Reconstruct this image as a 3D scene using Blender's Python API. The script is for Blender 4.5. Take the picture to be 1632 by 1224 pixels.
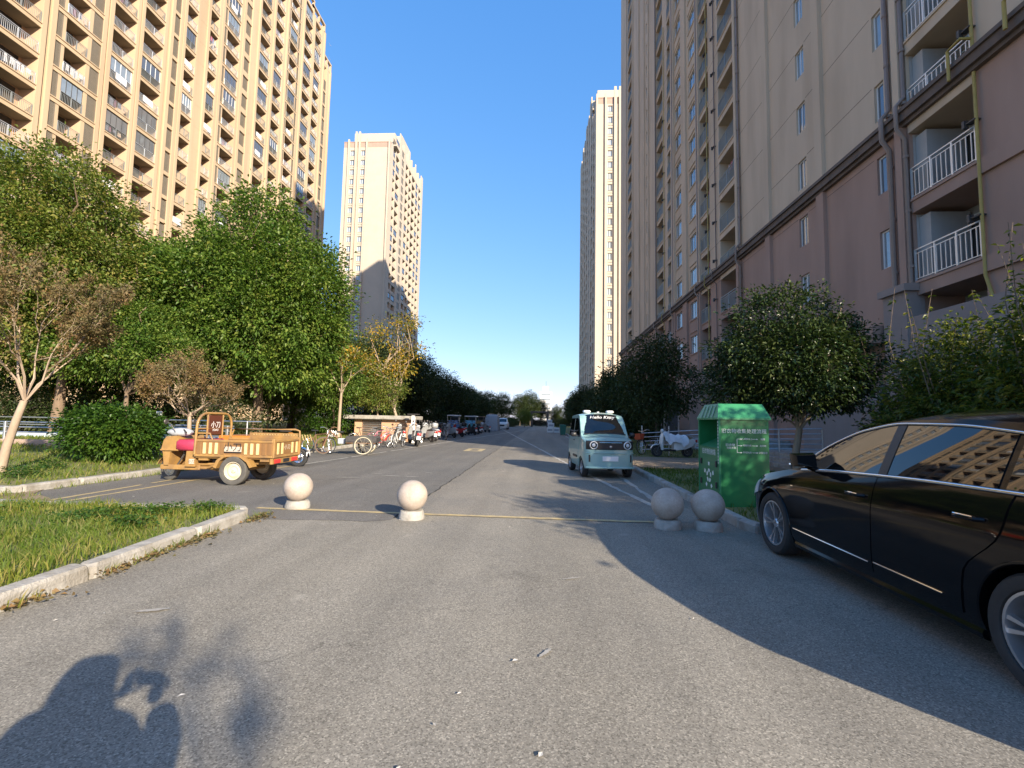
import bpy, bmesh, math, random
import numpy as np
from mathutils import Vector, Matrix

for o in list(bpy.data.objects):
    bpy.data.objects.remove(o, do_unlink=True)
S = bpy.context.scene
COL = S.collection
R = math.radians
PI = math.pi

# ------------------------------------------------------------------ camera
cam = bpy.data.cameras.new('camera')
cam_o = bpy.data.objects.new('camera', cam)
COL.objects.link(cam_o)
cam.sensor_width = 36.0
cam.lens = 755.0 / 1632 * 36
cam.clip_start = 0.05
cam.clip_end = 4000
cam_o.matrix_world = Matrix(((0.99805568, -0.01449587, 0.06061955, 0.0),
                             (0.05931686, -0.07777099, -0.9952051, 0.0),
                             (0.0191408, 0.99686586, -0.07675993, 1.41),
                             (0, 0, 0, 1)))
S.camera = cam_o
# ------------------------------------------------------------------ sky, sun, exposure
SUN_AZ, SUN_EL = R(38.2), R(23.6)
to_sun = Vector((math.sin(SUN_AZ) * math.cos(SUN_EL), -math.cos(SUN_AZ) * math.cos(SUN_EL), math.sin(SUN_EL)))
world = bpy.data.worlds.new('World')
S.world = world
world.use_nodes = True
nt = world.node_tree
bg = nt.nodes['Background']
sky = nt.nodes.new('ShaderNodeTexSky')
sky.sky_type = 'NISHITA'
sky.sun_disc = False
sky.sun_elevation = SUN_EL
sky.sun_rotation = math.atan2(to_sun.x, to_sun.y)
sky.altitude = 0
sky.air_density = 0.75
sky.dust_density = 0.45
sky.ozone_density = 3.0
# the phone's tone curve: each channel of the whole sky is compressed alike
sp_ = nt.nodes.new('ShaderNodeSeparateColor'); cb_ = nt.nodes.new('ShaderNodeCombineColor')
nt.links.new(sky.outputs[0], sp_.inputs[0])
for i_, (e_, k_) in enumerate(((.95, .75), (.6, 1.22), (.36, 2.22))):
    pw = nt.nodes.new('ShaderNodeMath'); pw.operation = 'POWER'; pw.inputs[1].default_value = e_
    mu_ = nt.nodes.new('ShaderNodeMath'); mu_.operation = 'MULTIPLY'; mu_.inputs[1].default_value = k_
    nt.links.new(sp_.outputs[i_], pw.inputs[0]); nt.links.new(pw.outputs[0], mu_.inputs[0]); nt.links.new(mu_.outputs[0], cb_.inputs[i_])
nt.links.new(cb_.outputs[0], bg.inputs[0])
bg.inputs[1].default_value = 0.15
sl = bpy.data.lights.new('sun', 'SUN')
sl.energy = 5.0
sl.angle = R(0.5)
sl.color = (1.0, 0.87, 0.68)
so = bpy.data.objects.new('sun', sl)
COL.objects.link(so)
so.rotation_euler = (-to_sun).to_track_quat('-Z', 'Y').to_euler()
S.view_settings.view_transform = 'Standard'
S.view_settings.look = 'None'
S.view_settings.exposure = 1.08
S.view_settings.gamma = 1.0
S.view_settings.use_curve_mapping = False
S.render.engine = 'CYCLES'
S.cycles.max_bounces = 6
S.cycles.diffuse_bounces = 3
S.cycles.glossy_bounces = 3
S.cycles.transmission_bounces = 3
S.cycles.transparent_max_bounces = 6
S.cycles.use_denoising = True

# ------------------------------------------------------------------ helpers
class MB:
    """collects shapes, then links them as one mesh object"""
    def __init__(s):
        s.v = []; s.f = []; s.m = []; s.T = None
    def add(s, vs, fs, m=0):
        b = len(s.v)
        if s.T is not None:
            vs = [s.T @ Vector(p) for p in vs]
        s.v.extend([tuple(p) for p in vs])
        for f in fs:
            s.f.append(tuple(i + b for i in f)); s.m.append(m)
        return s
    def box(s, x0, y0, z0, x1, y1, z1, m=0):
        if x0 > x1: x0, x1 = x1, x0
        if y0 > y1: y0, y1 = y1, y0
        if z0 > z1: z0, z1 = z1, z0
        return s.add([(x0, y0, z0), (x1, y0, z0), (x1, y1, z0), (x0, y1, z0), (x0, y0, z1), (x1, y0, z1), (x1, y1, z1), (x0, y1, z1)],
              [(0, 3, 2, 1), (4, 5, 6, 7), (0, 1, 5, 4), (1, 2, 6, 5), (2, 3, 7, 6), (3, 0, 4, 7)], m)
    def cbox(s, x0, y0, z0, x1, y1, z1, c=0.02, m=0):
        """box with chamfered edges"""
        if x0 > x1: x0, x1 = x1, x0
        if y0 > y1: y0, y1 = y1, y0
        if z0 > z1: z0, z1 = z1, z0
        c = min(c, (x1 - x0) * .45, (y1 - y0) * .45, (z1 - z0) * .45)
        def ring(z, i):
            return [(x0 + i + c, y0 + i, z), (x1 - i - c, y0 + i, z), (x1 - i, y0 + i + c, z), (x1 - i, y1 - i - c, z), (x1 - i - c, y1 - i, z), (x0 + i + c, y1 - i, z), (x0 + i, y1 - i - c, z), (x0 + i, y0 + i + c, z)]
        return s.loft([ring(z0, c * .7), ring(z0 + c, 0), ring(z1 - c, 0), ring(z1, c * .7)], m=m)
    def loft(s, rings, m=0, caps=True, closed=True):
        n = len(rings[0]); vs = [p for r in rings for p in r]; fs = []
        for i in range(len(rings) - 1):
            for j in range(n if closed else n - 1):
                k = (j + 1) % n
                fs.append((i * n + j, i * n + k, (i + 1) * n + k, (i + 1) * n + j))
        if caps and closed:
            fs.append(tuple(range(n - 1, -1, -1)))
            fs.append(tuple((len(rings) - 1) * n + j for j in range(n)))
        return s.add(vs, fs, m)
    def tube(s, pts, r, n=6, m=0, caps=True):
        pts = [Vector(p) for p in pts]
        rs = r if isinstance(r, (list, tuple)) else [r] * len(pts)
        rings = []; up = None
        for i, p in enumerate(pts):
            d = (pts[min(i + 1, len(pts) - 1)] - pts[max(i - 1, 0)])
            if d.length < 1e-9: d = Vector((0, 0, 1))
            d.normalize()
            if up is None:
                up = Vector((0, 0, 1)) if abs(d.z) < .9 else Vector((1, 0, 0))
            a = d.cross(up)
            if a.length < 1e-6: a = d.cross(Vector((0, 1, .3)))
            a.normalize(); b = d.cross(a)
            up = -b if False else up
            rings.append([p + (a * math.cos(2 * PI * k / n) + b * math.sin(2 * PI * k / n)) * rs[i] for k in range(n)])
        return s.loft(rings, m, caps)
    def lathe(s, prof, n=24, M=None, m=0, caps=True):
        """prof [(radius, height)], revolved about local z, placed by M"""
        rings = []
        for r, h in prof:
            q = [Vector((max(r, 1e-4) * math.cos(2 * PI * k / n), max(r, 1e-4) * math.sin(2 * PI * k / n), h)) for k in range(n)]
            rings.append([M @ p for p in q] if M is not None else q)
        return s.loft(rings, m, caps)
    def prism(s, poly, axis, a, b, m=0):
        """poly of 2D points extruded along axis from a to b (axis x: (y,z), y: (x,z), z: (x,y))"""
        def P(p, t):
            return (t, p[0], p[1]) if axis == 'x' else (p[0], t, p[1]) if axis == 'y' else (p[0], p[1], t)
        return s.loft([[P(p, a) for p in poly], [P(p, b) for p in poly]], m)
    def grid(s, rows, m=0):
        return s.loft(rows, m, caps=False, closed=False)
    def mesh(s, name, mats, smooth=None, fix=True):
        me = bpy.data.meshes.new(name)
        me.from_pydata(s.v, [], s.f)
        if not isinstance(mats, (list, tuple)): mats = [mats]
        for q in mats: me.materials.append(q)
        if len(mats) > 1: me.polygons.foreach_set('material_index', s.m)
        if fix:
            bm = bmesh.new(); bm.from_mesh(me)
            bmesh.ops.recalc_face_normals(bm, faces=bm.faces)
            bm.to_mesh(me); bm.free()
        if smooth:
            me.polygons.foreach_set('use_smooth', [True] * len(me.polygons))
            me.set_sharp_from_angle(angle=R(smooth))
        me.update()
        return me
    def obj(s, name, mats, parent=None, smooth=None, loc=None, kind=None, fix=True, label=None):
        return put(name, s.mesh(name, mats, smooth, fix), parent, loc, kind, label)

def put(name, me, parent=None, loc=None, kind=None, label=None, rot=None, scale=None):
    o = bpy.data.objects.new(name, me); COL.objects.link(o)
    if parent is not None: o.parent = parent
    if loc is not None: o.location = loc
    if rot is not None: o.rotation_euler = rot
    if scale is not None: o.scale = scale if isinstance(scale, (tuple, list)) else (scale,) * 3
    if kind: o['kind'] = kind
    if label: o['label'] = label
    return o
def tag(o, label, cat, group=None):
    o['label'] = label; o['category'] = cat
    if group: o['group'] = group
    return o
def thing(name, label, cat, loc=(0, 0, 0), rz=0.0, group=None):
    o = bpy.data.objects.new(name, None); COL.objects.link(o)
    o.empty_display_size = .2
    o.location = loc; o.rotation_euler = (0, 0, rz)
    return tag(o, label, cat, group)
def dup(o, parent=None):
    c = o.copy(); COL.objects.link(c)
    if parent is not None: c.parent = parent
    for ch in list(o.children): dup(ch, c)
    return c
def dup_thing(o, loc, rz, label, group=None, scale=None):
    c = dup(o); c.location = loc; c.rotation_euler = (0, 0, rz); c['label'] = label
    if group: c['group'] = group
    if scale: c.scale = (scale,) * 3 if not isinstance(scale, (tuple, list)) else scale
    return c
def boolean_cut(o, cutters):
    for c in cutters:
        md = o.modifiers.new('cut', 'BOOLEAN'); md.operation = 'DIFFERENCE'; md.object = c; md.solver = 'EXACT'
    bpy.context.view_layer.update()
    dg = bpy.context.evaluated_depsgraph_get()
    me = bpy.data.meshes.new_from_object(o.evaluated_get(dg))
    o.modifiers.clear(); o.data = me
    for c in cutters: bpy.data.objects.remove(c, do_unlink=True)
def bake_mods(o):
    bpy.context.view_layer.update()
    dg = bpy.context.evaluated_depsgraph_get()
    me = bpy.data.meshes.new_from_object(o.evaluated_get(dg))
    o.modifiers.clear(); o.data = me
def lettering(name, body, size, material, parent, M, extrude=.001, align='CENTER', shear=0):
    cu = bpy.data.curves.new(name, 'FONT')
    cu.body = body; cu.size = size; cu.align_x = align; cu.align_y = 'CENTER'; cu.extrude = extrude; cu.shear = shear
    cu.resolution_u = 3
    t = bpy.data.objects.new(name, cu); COL.objects.link(t)
    bpy.context.view_layer.update()
    me = bpy.data.meshes.new_from_object(t.evaluated_get(bpy.context.evaluated_depsgraph_get()))
    bpy.data.objects.remove(t, do_unlink=True)
    me.materials.clear(); me.materials.append(material)
    o = put(name, me, parent); o.matrix_local = M
    return o
def frame(origin, xdir, ydir):
    x = Vector(xdir).normalized(); y = Vector(ydir).normalized(); z = x.cross(y)
    m = Matrix((x, y, z)).transposed().to_4x4(); m.translation = origin
    return m
def interp(x, pts):
    return float(np.interp(x, [p[0] for p in pts], [p[1] for p in pts]))
def smooth_interp(x, pts):
    """monotone cubic through pts (ascending x)"""
    n = len(pts)
    if x <= pts[0][0]: return pts[0][1]
    if x >= pts[-1][0]: return pts[-1][1]
    d = [(pts[i + 1][1] - pts[i][1]) / (pts[i + 1][0] - pts[i][0]) for i in range(n - 1)]
    t = [d[0]] + [0 if d[i - 1] * d[i] <= 0 else 2 / (1 / d[i - 1] + 1 / d[i]) for i in range(1, n - 1)] + [d[-1]]
    for i in range(n - 1):
        if x <= pts[i + 1][0]:
            h = pts[i + 1][0] - pts[i][0]; u = (x - pts[i][0]) / h
            return ((1 + 2 * u) * (1 - u) ** 2 * pts[i][1] + u * (1 - u) ** 2 * h * t[i] + u * u * (3 - 2 * u) * pts[i + 1][1] + u * u * (u - 1) * h * t[i + 1])

# ------------------------------------------------------------------ materials
def mat(name, c, c2=None, scale=8.0, rough=.6, metal=0.0, bump=0.0, bscale=None, spec=.5, coat=0.0, detail=4, world=False, alpha=None, c3=None, c3scale=1.0, stretch=None):
    m = bpy.data.materials.new(name); m.use_nodes = True
    n = m.node_tree.nodes; l = m.node_tree.links
    b = n['Principled BSDF']
    b.inputs['Roughness'].default_value = rough
    b.inputs['Metallic'].default_value = metal
    b.inputs['Specular IOR Level'].default_value = spec
    b.inputs['Coat Weight'].default_value = coat
    b.inputs['Coat Roughness'].default_value = .03
    b.inputs['Base Color'].default_value = (*c, 1)
    if c2 is None and not bump: return m
    if world:
        tc = n.new('ShaderNodeNewGeometry').outputs['Position']
    else:
        tc = n.new('ShaderNodeTexCoord').outputs['Object']
    if stretch:
        mp = n.new('ShaderNodeMapping'); mp.inputs['Scale'].default_value = stretch
        l.new(tc, mp.inputs[0]); tc = mp.outputs[0]
    if c2 is not None:
        no = n.new('ShaderNodeTexNoise'); no.inputs['Scale'].default_value = scale; no.inputs['Detail'].default_value = detail
        no.inputs['Roughness'].default_value = .65
        l.new(tc, no.inputs['Vector'])
        rp = n.new('ShaderNodeValToRGB')
        rp.color_ramp.elements[0].position = .33; rp.color_ramp.elements[1].position = .67
        rp.color_ramp.elements[0].color = (*c, 1); rp.color_ramp.elements[1].color = (*c2, 1)
        l.new(no.outputs[0], rp.inputs[0])
        out = rp.outputs[0]
        if c3 is not None:
            n3 = n.new('ShaderNodeTexNoise'); n3.inputs['Scale'].default_value = c3scale; n3.inputs['Detail'].default_value = 3
            l.new(tc, n3.inputs['Vector'])
            r3 = n.new('ShaderNodeMapRange'); r3.inputs[1].default_value = .45; r3.inputs[2].default_value = .75
            l.new(n3.outputs[0], r3.inputs[0])
            mx = n.new('ShaderNodeMix'); mx.data_type = 'RGBA'
            l.new(r3.outputs[0], mx.inputs[0]); l.new(out, mx.inputs[6]); mx.inputs[7].default_value = (*c3, 1)
            out = mx.outputs[2]
        l.new(out, b.inputs['Base Color'])
    if bump:
        nb = n.new('ShaderNodeTexNoise'); nb.inputs['Scale'].default_value = bscale or scale * 6; nb.inputs['Detail'].default_value = 3
        l.new(tc, nb.inputs['Vector'])
        bp = n.new('ShaderNodeBump'); bp.inputs['Strength'].default_value = bump; bp.inputs['Distance'].default_value = .02
        l.new(nb.outputs[0], bp.inputs['Height']); l.new(bp.outputs[0], b.inputs['Normal'])
    return m

def asphalt(name, c, c2, patch, rough=.85):
    """aggregate speckle + broad worn patches + faint cracks"""
    m = bpy.data.materials.new(name); m.use_nodes = True
    n = m.node_tree.nodes; l = m.node_tree.links; b = n['Principled BSDF']
    b.inputs['Roughness'].default_value = rough; b.inputs['Specular IOR Level'].default_value = .3
    pos = n.new('ShaderNodeNewGeometry').outputs['Position']
    vo = n.new('ShaderNodeTexVoronoi'); vo.inputs['Scale'].default_value = 130
    l.new(pos, vo.inputs['Vector'])
    sep = n.new('ShaderNodeSeparateColor'); l.new(vo.outputs['Color'], sep.inputs[0])
    rp = n.new('ShaderNodeValToRGB'); e = rp.color_ramp.elements
    e[0].position = .0; e[0].color = (*[k * .58 for k in c], 1)
    e[1].position = 1.0; e[1].color = (*[min(1, k * 1.75) for k in c], 1)
    q = e.new(.35); q.color = (*c, 1)
    q = e.new(.8); q.color = (*c2, 1)
    l.new(sep.outputs[0], rp.inputs[0])
    n1 = n.new('ShaderNodeTexNoise'); n1.inputs['Scale'].default_value = .55; n1.inputs['Detail'].default_value = 7; n1.inputs['Roughness'].default_value = .6
    l.new(pos, n1.inputs['Vector'])
    r1 = n.new('ShaderNodeMapRange'); r1.inputs[1].default_value = .35; r1.inputs[2].default_value = .7
    l.new(n1.outputs[0], r1.inputs[0])
    mx = n.new('ShaderNodeMix'); mx.data_type = 'RGBA'; mx.blend_type = 'MULTIPLY'; mx.inputs[0].default_value = 1
    r1c = n.new('ShaderNodeMix'); r1c.data_type = 'RGBA'; r1c.inputs[6].default_value = (.8, .8, .8, 1); r1c.inputs[7].default_value = (*patch, 1)
    l.new(r1.outputs[0], r1c.inputs[0])
    l.new(rp.outputs[0], mx.inputs[6]); l.new(r1c.outputs[2], mx.inputs[7])
    # cracks
    wob = n.new('ShaderNodeTexNoise'); wob.inputs['Scale'].default_value = 1.6; wob.inputs['Detail'].default_value = 5
    l.new(pos, wob.inputs['Vector'])
    ad = n.new('ShaderNodeVectorMath'); ad.operation = 'MULTIPLY_ADD'; ad.inputs[1].default_value = (1.2, 1.2, 0)
    l.new(wob.outputs['Color'], ad.inputs[0]); l.new(pos, ad.inputs[2])
    cr = n.new('ShaderNodeTexVoronoi'); cr.feature = 'DISTANCE_TO_EDGE'; cr.inputs['Scale'].default_value = .16
    l.new(ad.outputs[0], cr.inputs['Vector'])
    cm = n.new('ShaderNodeMapRange'); cm.inputs[1].default_value = 0; cm.inputs[2].default_value = .0014; cm.inputs[3].default_value = .72; cm.inputs[4].default_value = 1
    l.new(cr.outputs['Distance'], cm.inputs[0])
    m2 = n.new('ShaderNodeMix'); m2.data_type = 'RGBA'; m2.blend_type = 'MULTIPLY'; m2.inputs[0].default_value = 1
    l.new(mx.outputs[2], m2.inputs[6]); l.new(cm.outputs[0], m2.inputs[7])
    # pale stains
    n4 = n.new('ShaderNodeTexNoise'); n4.inputs['Scale'].default_value = 2.3; n4.inputs['Detail'].default_value = 6
    l.new(pos, n4.inputs['Vector'])
    r4 = n.new('ShaderNodeMapRange'); r4.inputs[1].default_value = .66; r4.inputs[2].default_value = .8; r4.inputs[4].default_value = .45
    l.new(n4.outputs[0], r4.inputs[0])
    m4 = n.new('ShaderNodeMix'); m4.data_type = 'RGBA'; m4.inputs[7].default_value = (*[min(1, k * 1.7) for k in c2], 1)
    l.new(r4.outputs[0], m4.inputs[0]); l.new(m2.outputs[2], m4.inputs[6])
    mpt = n.new('ShaderNodeMapping'); mpt.inputs['Scale'].default_value = (1.5, .045, 1); l.new(pos, mpt.inputs[0])
    n5 = n.new('ShaderNodeTexNoise'); n5.inputs['Scale'].default_value = 1; n5.inputs['Detail'].default_value = 4; l.new(mpt.outputs[0], n5.inputs['Vector'])
    r5 = n.new('ShaderNodeMapRange'); r5.inputs[1].default_value = .35; r5.inputs[2].default_value = .65; r5.inputs[3].default_value = .86; r5.inputs[4].default_value = 1.08; l.new(n5.outputs[0], r5.inputs[0])
    n6 = n.new('ShaderNodeTexNoise'); n6.inputs['Scale'].default_value = .9; n6.inputs['Detail'].default_value = 5; n6.inputs['Roughness'].default_value = .7
    of = n.new('ShaderNodeVectorMath'); of.inputs[1].default_value = (13, 7, 0); l.new(pos, of.inputs[0]); l.new(of.outputs[0], n6.inputs['Vector'])
    r6 = n.new('ShaderNodeMapRange'); r6.inputs[1].default_value = .6; r6.inputs[2].default_value = .74; r6.inputs[3].default_value = 1; r6.inputs[4].default_value = .74; l.new(n6.outputs[0], r6.inputs[0])
    mm_ = n.new('ShaderNodeMath'); mm_.operation = 'MULTIPLY'; l.new(r5.outputs[0], mm_.inputs[0]); l.new(r6.outputs[0], mm_.inputs[1])
    m7 = n.new('ShaderNodeMix'); m7.data_type = 'RGBA'; m7.blend_type = 'MULTIPLY'; m7.inputs[0].default_value = 1; l.new(m4.outputs[2], m7.inputs[6]); l.new(mm_.outputs[0], m7.inputs[7])
    l.new(m7.outputs[2], b.inputs['Base Color'])
    bp = n.new('ShaderNodeBump'); bp.inputs['Strength'].default_value = .4; bp.inputs['Distance'].default_value = .004
    l.new(sep.outputs[1], bp.inputs['Height']); l.new(bp.outputs[0], b.inputs['Normal'])
    return m

def leaf_mat(name, cols, trans=.35, rough=.5):
    m = bpy.data.materials.new(name); m.use_nodes = True
    n = m.node_tree.nodes; l = m.node_tree.links; b = n['Principled BSDF']
    b.inputs['Roughness'].default_value = rough; b.inputs['Specular IOR Level'].default_value = .35
    g = n.new('ShaderNodeNewGeometry')
    rp = n.new('ShaderNodeValToRGB'); e = rp.color_ramp.elements
    k = len(cols)
    e[0].color = (*cols[0], 1); e[1].color = (*cols[-1], 1)
    for i in range(1, k - 1):
        q = e.new(i / (k - 1)); q.color = (*cols[i], 1)
    l.new(g.outputs['Random Per Island'], rp.inputs[0])
    cl = n.new('ShaderNodeTexNoise'); cl.inputs['Scale'].default_value = 1.1; cl.inputs['Detail'].default_value = 2
    l.new(n.new('ShaderNodeTexCoord').outputs['Object'], cl.inputs['Vector'])
    cm = n.new('ShaderNodeMapRange'); cm.inputs[1].default_value = .35; cm.inputs[2].default_value = .68; l.new(cl.outputs[0], cm.inputs[0])
    tn = n.new('ShaderNodeMix'); tn.data_type = 'RGBA'; tn.inputs[6].default_value = (.74, .86, .85, 1); tn.inputs[7].default_value = (1.3, 1.12, .95, 1); l.new(cm.outputs[0], tn.inputs[0])
    tm = n.new('ShaderNodeMix'); tm.data_type = 'RGBA'; tm.blend_type = 'MULTIPLY'; tm.inputs[0].default_value = 1; l.new(rp.outputs[0], tm.inputs[6]); l.new(tn.outputs[2], tm.inputs[7])
    l.new(tm.outputs[2], b.inputs['Base Color'])
    tr = n.new('ShaderNodeBsdfTranslucent')
    mu = n.new('ShaderNodeMix'); mu.data_type = 'RGBA'; mu.blend_type = 'MULTIPLY'; mu.inputs[0].default_value = 1
    mu.inputs[7].default_value = (1.5, 1.7, .7, 1)
    l.new(rp.outputs[0], mu.inputs[6]); l.new(mu.outputs[2], tr.inputs[0])
    ms = n.new('ShaderNodeMixShader'); ms.inputs[0].default_value = trans
    l.new(b.outputs[0], ms.inputs[1]); l.new(tr.outputs[0], ms.inputs[2])
    l.new(ms.outputs[0], n['Material Output'].inputs[0])
    return m

def glass_mat(name, c, rough=.04, spec=.6):
    return mat(name, c, rough=rough, spec=spec)

M = {}
M['peach'] = mat('peach_render', (.475, .36, .24), (.525, .40, .272), .35, .85, bump=.15, bscale=30, world=True, c3=(.43, .325, .216), c3scale=.5, stretch=(1, 1, .12))
M['salmon'] = mat('salmon_render', (.5, .31, .195), (.54, .345, .22), .5, .85, world=True)
M['tan'] = mat('tan_render', (.56, .435, .315), (.61, .48, .35), .45, .85, bump=.12, bscale=25, world=True, c3=(.475, .365, .26), c3scale=.7, stretch=(1, 1, .2))
M['brown'] = mat('mauve_brown_render', (.375, .245, .19), (.41, .27, .21), .5, .85, bump=.12, bscale=25, world=True, c3=(.315, .205, .16), c3scale=.7, stretch=(1, 1, .25))
M['belt'] = mat('dark_brown_band', (.10, .075, .062), (.16, .12, .10), 1.2, .8, world=True)
M['capstone'] = mat('pinkish_parapet', (.36, .25, .2), (.4, .28, .23), 1, .85, world=True)
M['cream'] = mat('cream_render', (.46, .395, .32), (.5, .43, .35), .4, .85, world=True)
M['louvre'] = mat('grey_brown_louvre', (.17, .15, .118), (.20, .175, .14), 3, .6)
M['white'] = mat('white_paint', (.8, .8, .79), (.74, .74, .73), 5, .4)
M['rail'] = mat('silver_rail', (.72, .74, .74), rough=.4, metal=.55)
M['railgrey'] = mat('grey_rail', (.30, .32, .32), rough=.45, metal=.3)
M['glass'] = mat('window_glass', (.17, .19, .22), rough=.05, spec=.8, metal=.4)
M['glass_l'] = mat('window_glass_pale', (.26, .31, .35), (.36, .41, .44), 1.2, rough=.08, spec=.8, metal=.3)  # pale bluish base colour stands in for sky reflected in the panes
M['glass_d'] = mat('dim_interior_glass', (.06, .055, .05), rough=.1, spec=.7)
M['interior'] = mat('dim_plaster', (.42, .41, .39), (.36, .35, .34), 1, .9)
M['yellowpipe'] = mat('yellow_gas_pipe', (.42, .31, .08), (.34, .25, .06), 3, .5)
M['pipe'] = mat('brown_downpipe', (.27, .2, .165), (.23, .17, .14), 2, .5)
M['pipebrown'] = mat('dark_downpipe', (.14, .10, .088), (.12, .088, .075), 2, .5)
M['cloth_w'] = mat('white_cloth', (.8, .8, .8), (.7, .7, .74), 6, .9)
M['cloth_c'] = leaf_mat('mixed_laundry', [(.7, .7, .72), (.5, .12, .14), (.15, .2, .4), (.75, .6, .5), (.7, .7, .7)], 0.0, .9)
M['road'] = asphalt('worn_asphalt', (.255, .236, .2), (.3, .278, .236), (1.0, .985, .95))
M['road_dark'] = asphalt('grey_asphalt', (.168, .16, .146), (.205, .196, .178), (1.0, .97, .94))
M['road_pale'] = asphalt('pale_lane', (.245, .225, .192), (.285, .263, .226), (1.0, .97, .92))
M['soil'] = mat('bare_soil', (.19, .14, .085), (.26, .2, .13), 4, .95, bump=.5, bscale=20, world=True)
M['turf'] = mat('turf_ground', (.09, .12, .028), (.17, .165, .06), 2.2, .95, bump=.6, bscale=30, world=True, c3=(.17, .14, .07), c3scale=.6)
M['kerb'] = mat('kerb_concrete', (.29, .275, .25), (.40, .385, .355), 9, .85, bump=.5, bscale=40, world=True, c3=(.2, .18, .15), c3scale=3.5, detail=8)
M['paint_y'] = mat('yellow_line_paint', (.55, .42, .19), (.33, .27, .17), 9, .7, world=True)
M['paint_w'] = mat('white_line_paint', (.5, .48, .43), (.3, .28, .25), 8, .7, world=True)
M['granite'] = mat('weathered_granite', (.36, .305, .26), (.46, .395, .34), 45, .65, bump=.12, bscale=140, c3=(.33, .27, .225), c3scale=7, detail=8)
M['rubber'] = mat('tyre_rubber', (.022, .022, .023), (.03, .03, .03), 20, .75)
M['rubber_dusty'] = mat('dusty_tyre_rubber', (.10, .095, .085), (.07, .066, .06), 10, .85)
M['blackpl'] = mat('black_plastic', (.025, .025, .027), rough=.45)
M['chrome'] = mat('chrome', (.82, .83, .85), rough=.12, metal=1)
M['alloy'] = mat('silver_alloy', (.62, .63, .65), rough=.28, metal=.85)
M['steel'] = mat('brushed_steel', (.55, .56, .57), (.47, .48, .5), 12, .35, metal=.8)
M['darkmetal'] = mat('dark_metal', (.06, .06, .062), (.1, .09, .085), 9, .5, metal=.4)
M['rust'] = mat('rusty_metal', (.17, .085, .045), (.26, .15, .09), 9, .8, metal=.2)
M['lens'] = mat('clear_lens', (.6, .63, .66), rough=.08, spec=.8)
M['redlens'] = mat('red_lens', (.55, .03, .025), rough=.15, spec=.7, coat=.5)
M['bark'] = mat('brown_bark', (.15, .105, .07), (.22, .16, .11), 9, .9, bump=.8, bscale=30, stretch=(1, 1, .25))
M['bark_pale'] = mat('pale_smooth_bark', (.29, .22, .16), (.38, .3, .225), 5, .8, bump=.3, bscale=20, stretch=(1, 1, .4))
M['bark_dark'] = mat('dark_bark', (.07, .055, .042), (.11, .09, .07), 8, .9, bump=.6, bscale=30)
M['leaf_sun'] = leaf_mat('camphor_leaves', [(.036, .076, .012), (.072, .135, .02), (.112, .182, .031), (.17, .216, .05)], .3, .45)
M['leaf_yel'] = leaf_mat('yellow_green_leaves', [(.058, .10, .016), (.105, .155, .026), (.16, .19, .04), (.22, .19, .06)], .3)
M['leaf_brown'] = leaf_mat('withered_leaves', [(.15, .10, .055), (.2, .145, .08), (.17, .155, .07), (.25, .15, .075)], .3, .7)
M['leaf_gold'] = leaf_mat('golden_leaves', [(.08, .115, .025), (.16, .18, .035), (.36, .26, .04), (.55, .34, .045)], .4)
M['leaf_dark'] = leaf_mat('dark_glossy_leaves', [(.018, .038, .012), (.03, .054, .017), (.046, .07, .025), (.066, .09, .033)], .15, .32)
M['leaf_shade'] = leaf_mat('shaded_tree_leaves', [(.022, .04, .013), (.038, .058, .018), (.054, .072, .026)], .2, .5)  # darker greens: the shade on these trees and hedges is in the colour
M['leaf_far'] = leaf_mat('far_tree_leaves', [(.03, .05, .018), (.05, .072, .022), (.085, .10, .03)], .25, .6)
M['leaf_bush'] = leaf_mat('shrub_leaves', [(.036, .062, .014), (.066, .10, .018), (.125, .145, .03), (.2, .195, .05)], .35, .4)
M['leaf_hedge'] = leaf_mat('round_shrub_leaves', [(.022, .06, .010), (.045, .10, .014), (.075, .14, .02)], .3, .4)
M['grass'] = leaf_mat('grass_blades', [(.075, .13, .016), (.125, .18, .025), (.18, .21, .04), (.27, .235, .1)], .4, .6)
M['grass_dark'] = leaf_mat('shaded_grass_blades', [(.04, .08, .012), (.07, .115, .018), (.1, .14, .03)], .35, .6)  # darker copy of the grass, the side lawn's shade put into its greens
M['weed'] = leaf_mat('clover_leaves', [(.03, .075, .012), (.05, .11, .016)], .3, .5)
M['pl_grey'] = mat('grey_quilt', (.32, .34, .37), (.42, .44, .47), 14, .8)
# ------------------------------------------------------------------ ground, roads, kerbs
rng = random.Random(7)
def sheet(name, x0, y0, x1, y1, z, m, kind='structure'):
    return MB().add([(x0, y0, z), (x1, y0, z), (x1, y1, z), (x0, y1, z)], [(0, 1, 2, 3)]).obj(name, m, kind=kind)
M['earth'] = mat('distant_earth', (.12, .13, .07), (.17, .16, .10), .05, .95, world=True)
sheet('ground', -1500, -900, 1500, 2500, -.08, M['earth'])
sheet('road', -60, -30, 60, 128, 0.0, M['road'])
# darker lane, its near edge ragged
def strip_poly(name, pts, z, m):
    return MB().add([(x, y, z) for x, y in pts], [tuple(range(len(pts)))]).obj(name, m, kind='structure')
edge = [(-9.0, 6.55)] + [(-9 + i * .35, 6.42 + rng.uniform(-.05, .05)) for i in range(1, 20)]
edge = [p for p in edge if p[0] < -2.2] + [(-2.05, 6.6)]
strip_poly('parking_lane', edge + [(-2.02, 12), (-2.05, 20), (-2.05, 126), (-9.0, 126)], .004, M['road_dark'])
strip_poly('main_lane', [(-2.02, 7.05), (2.72, 7.02), (2.72, 126), (-2.03, 126), (-2.03, 20), (-2.0, 12)], .004, M['road_pale'])
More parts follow.
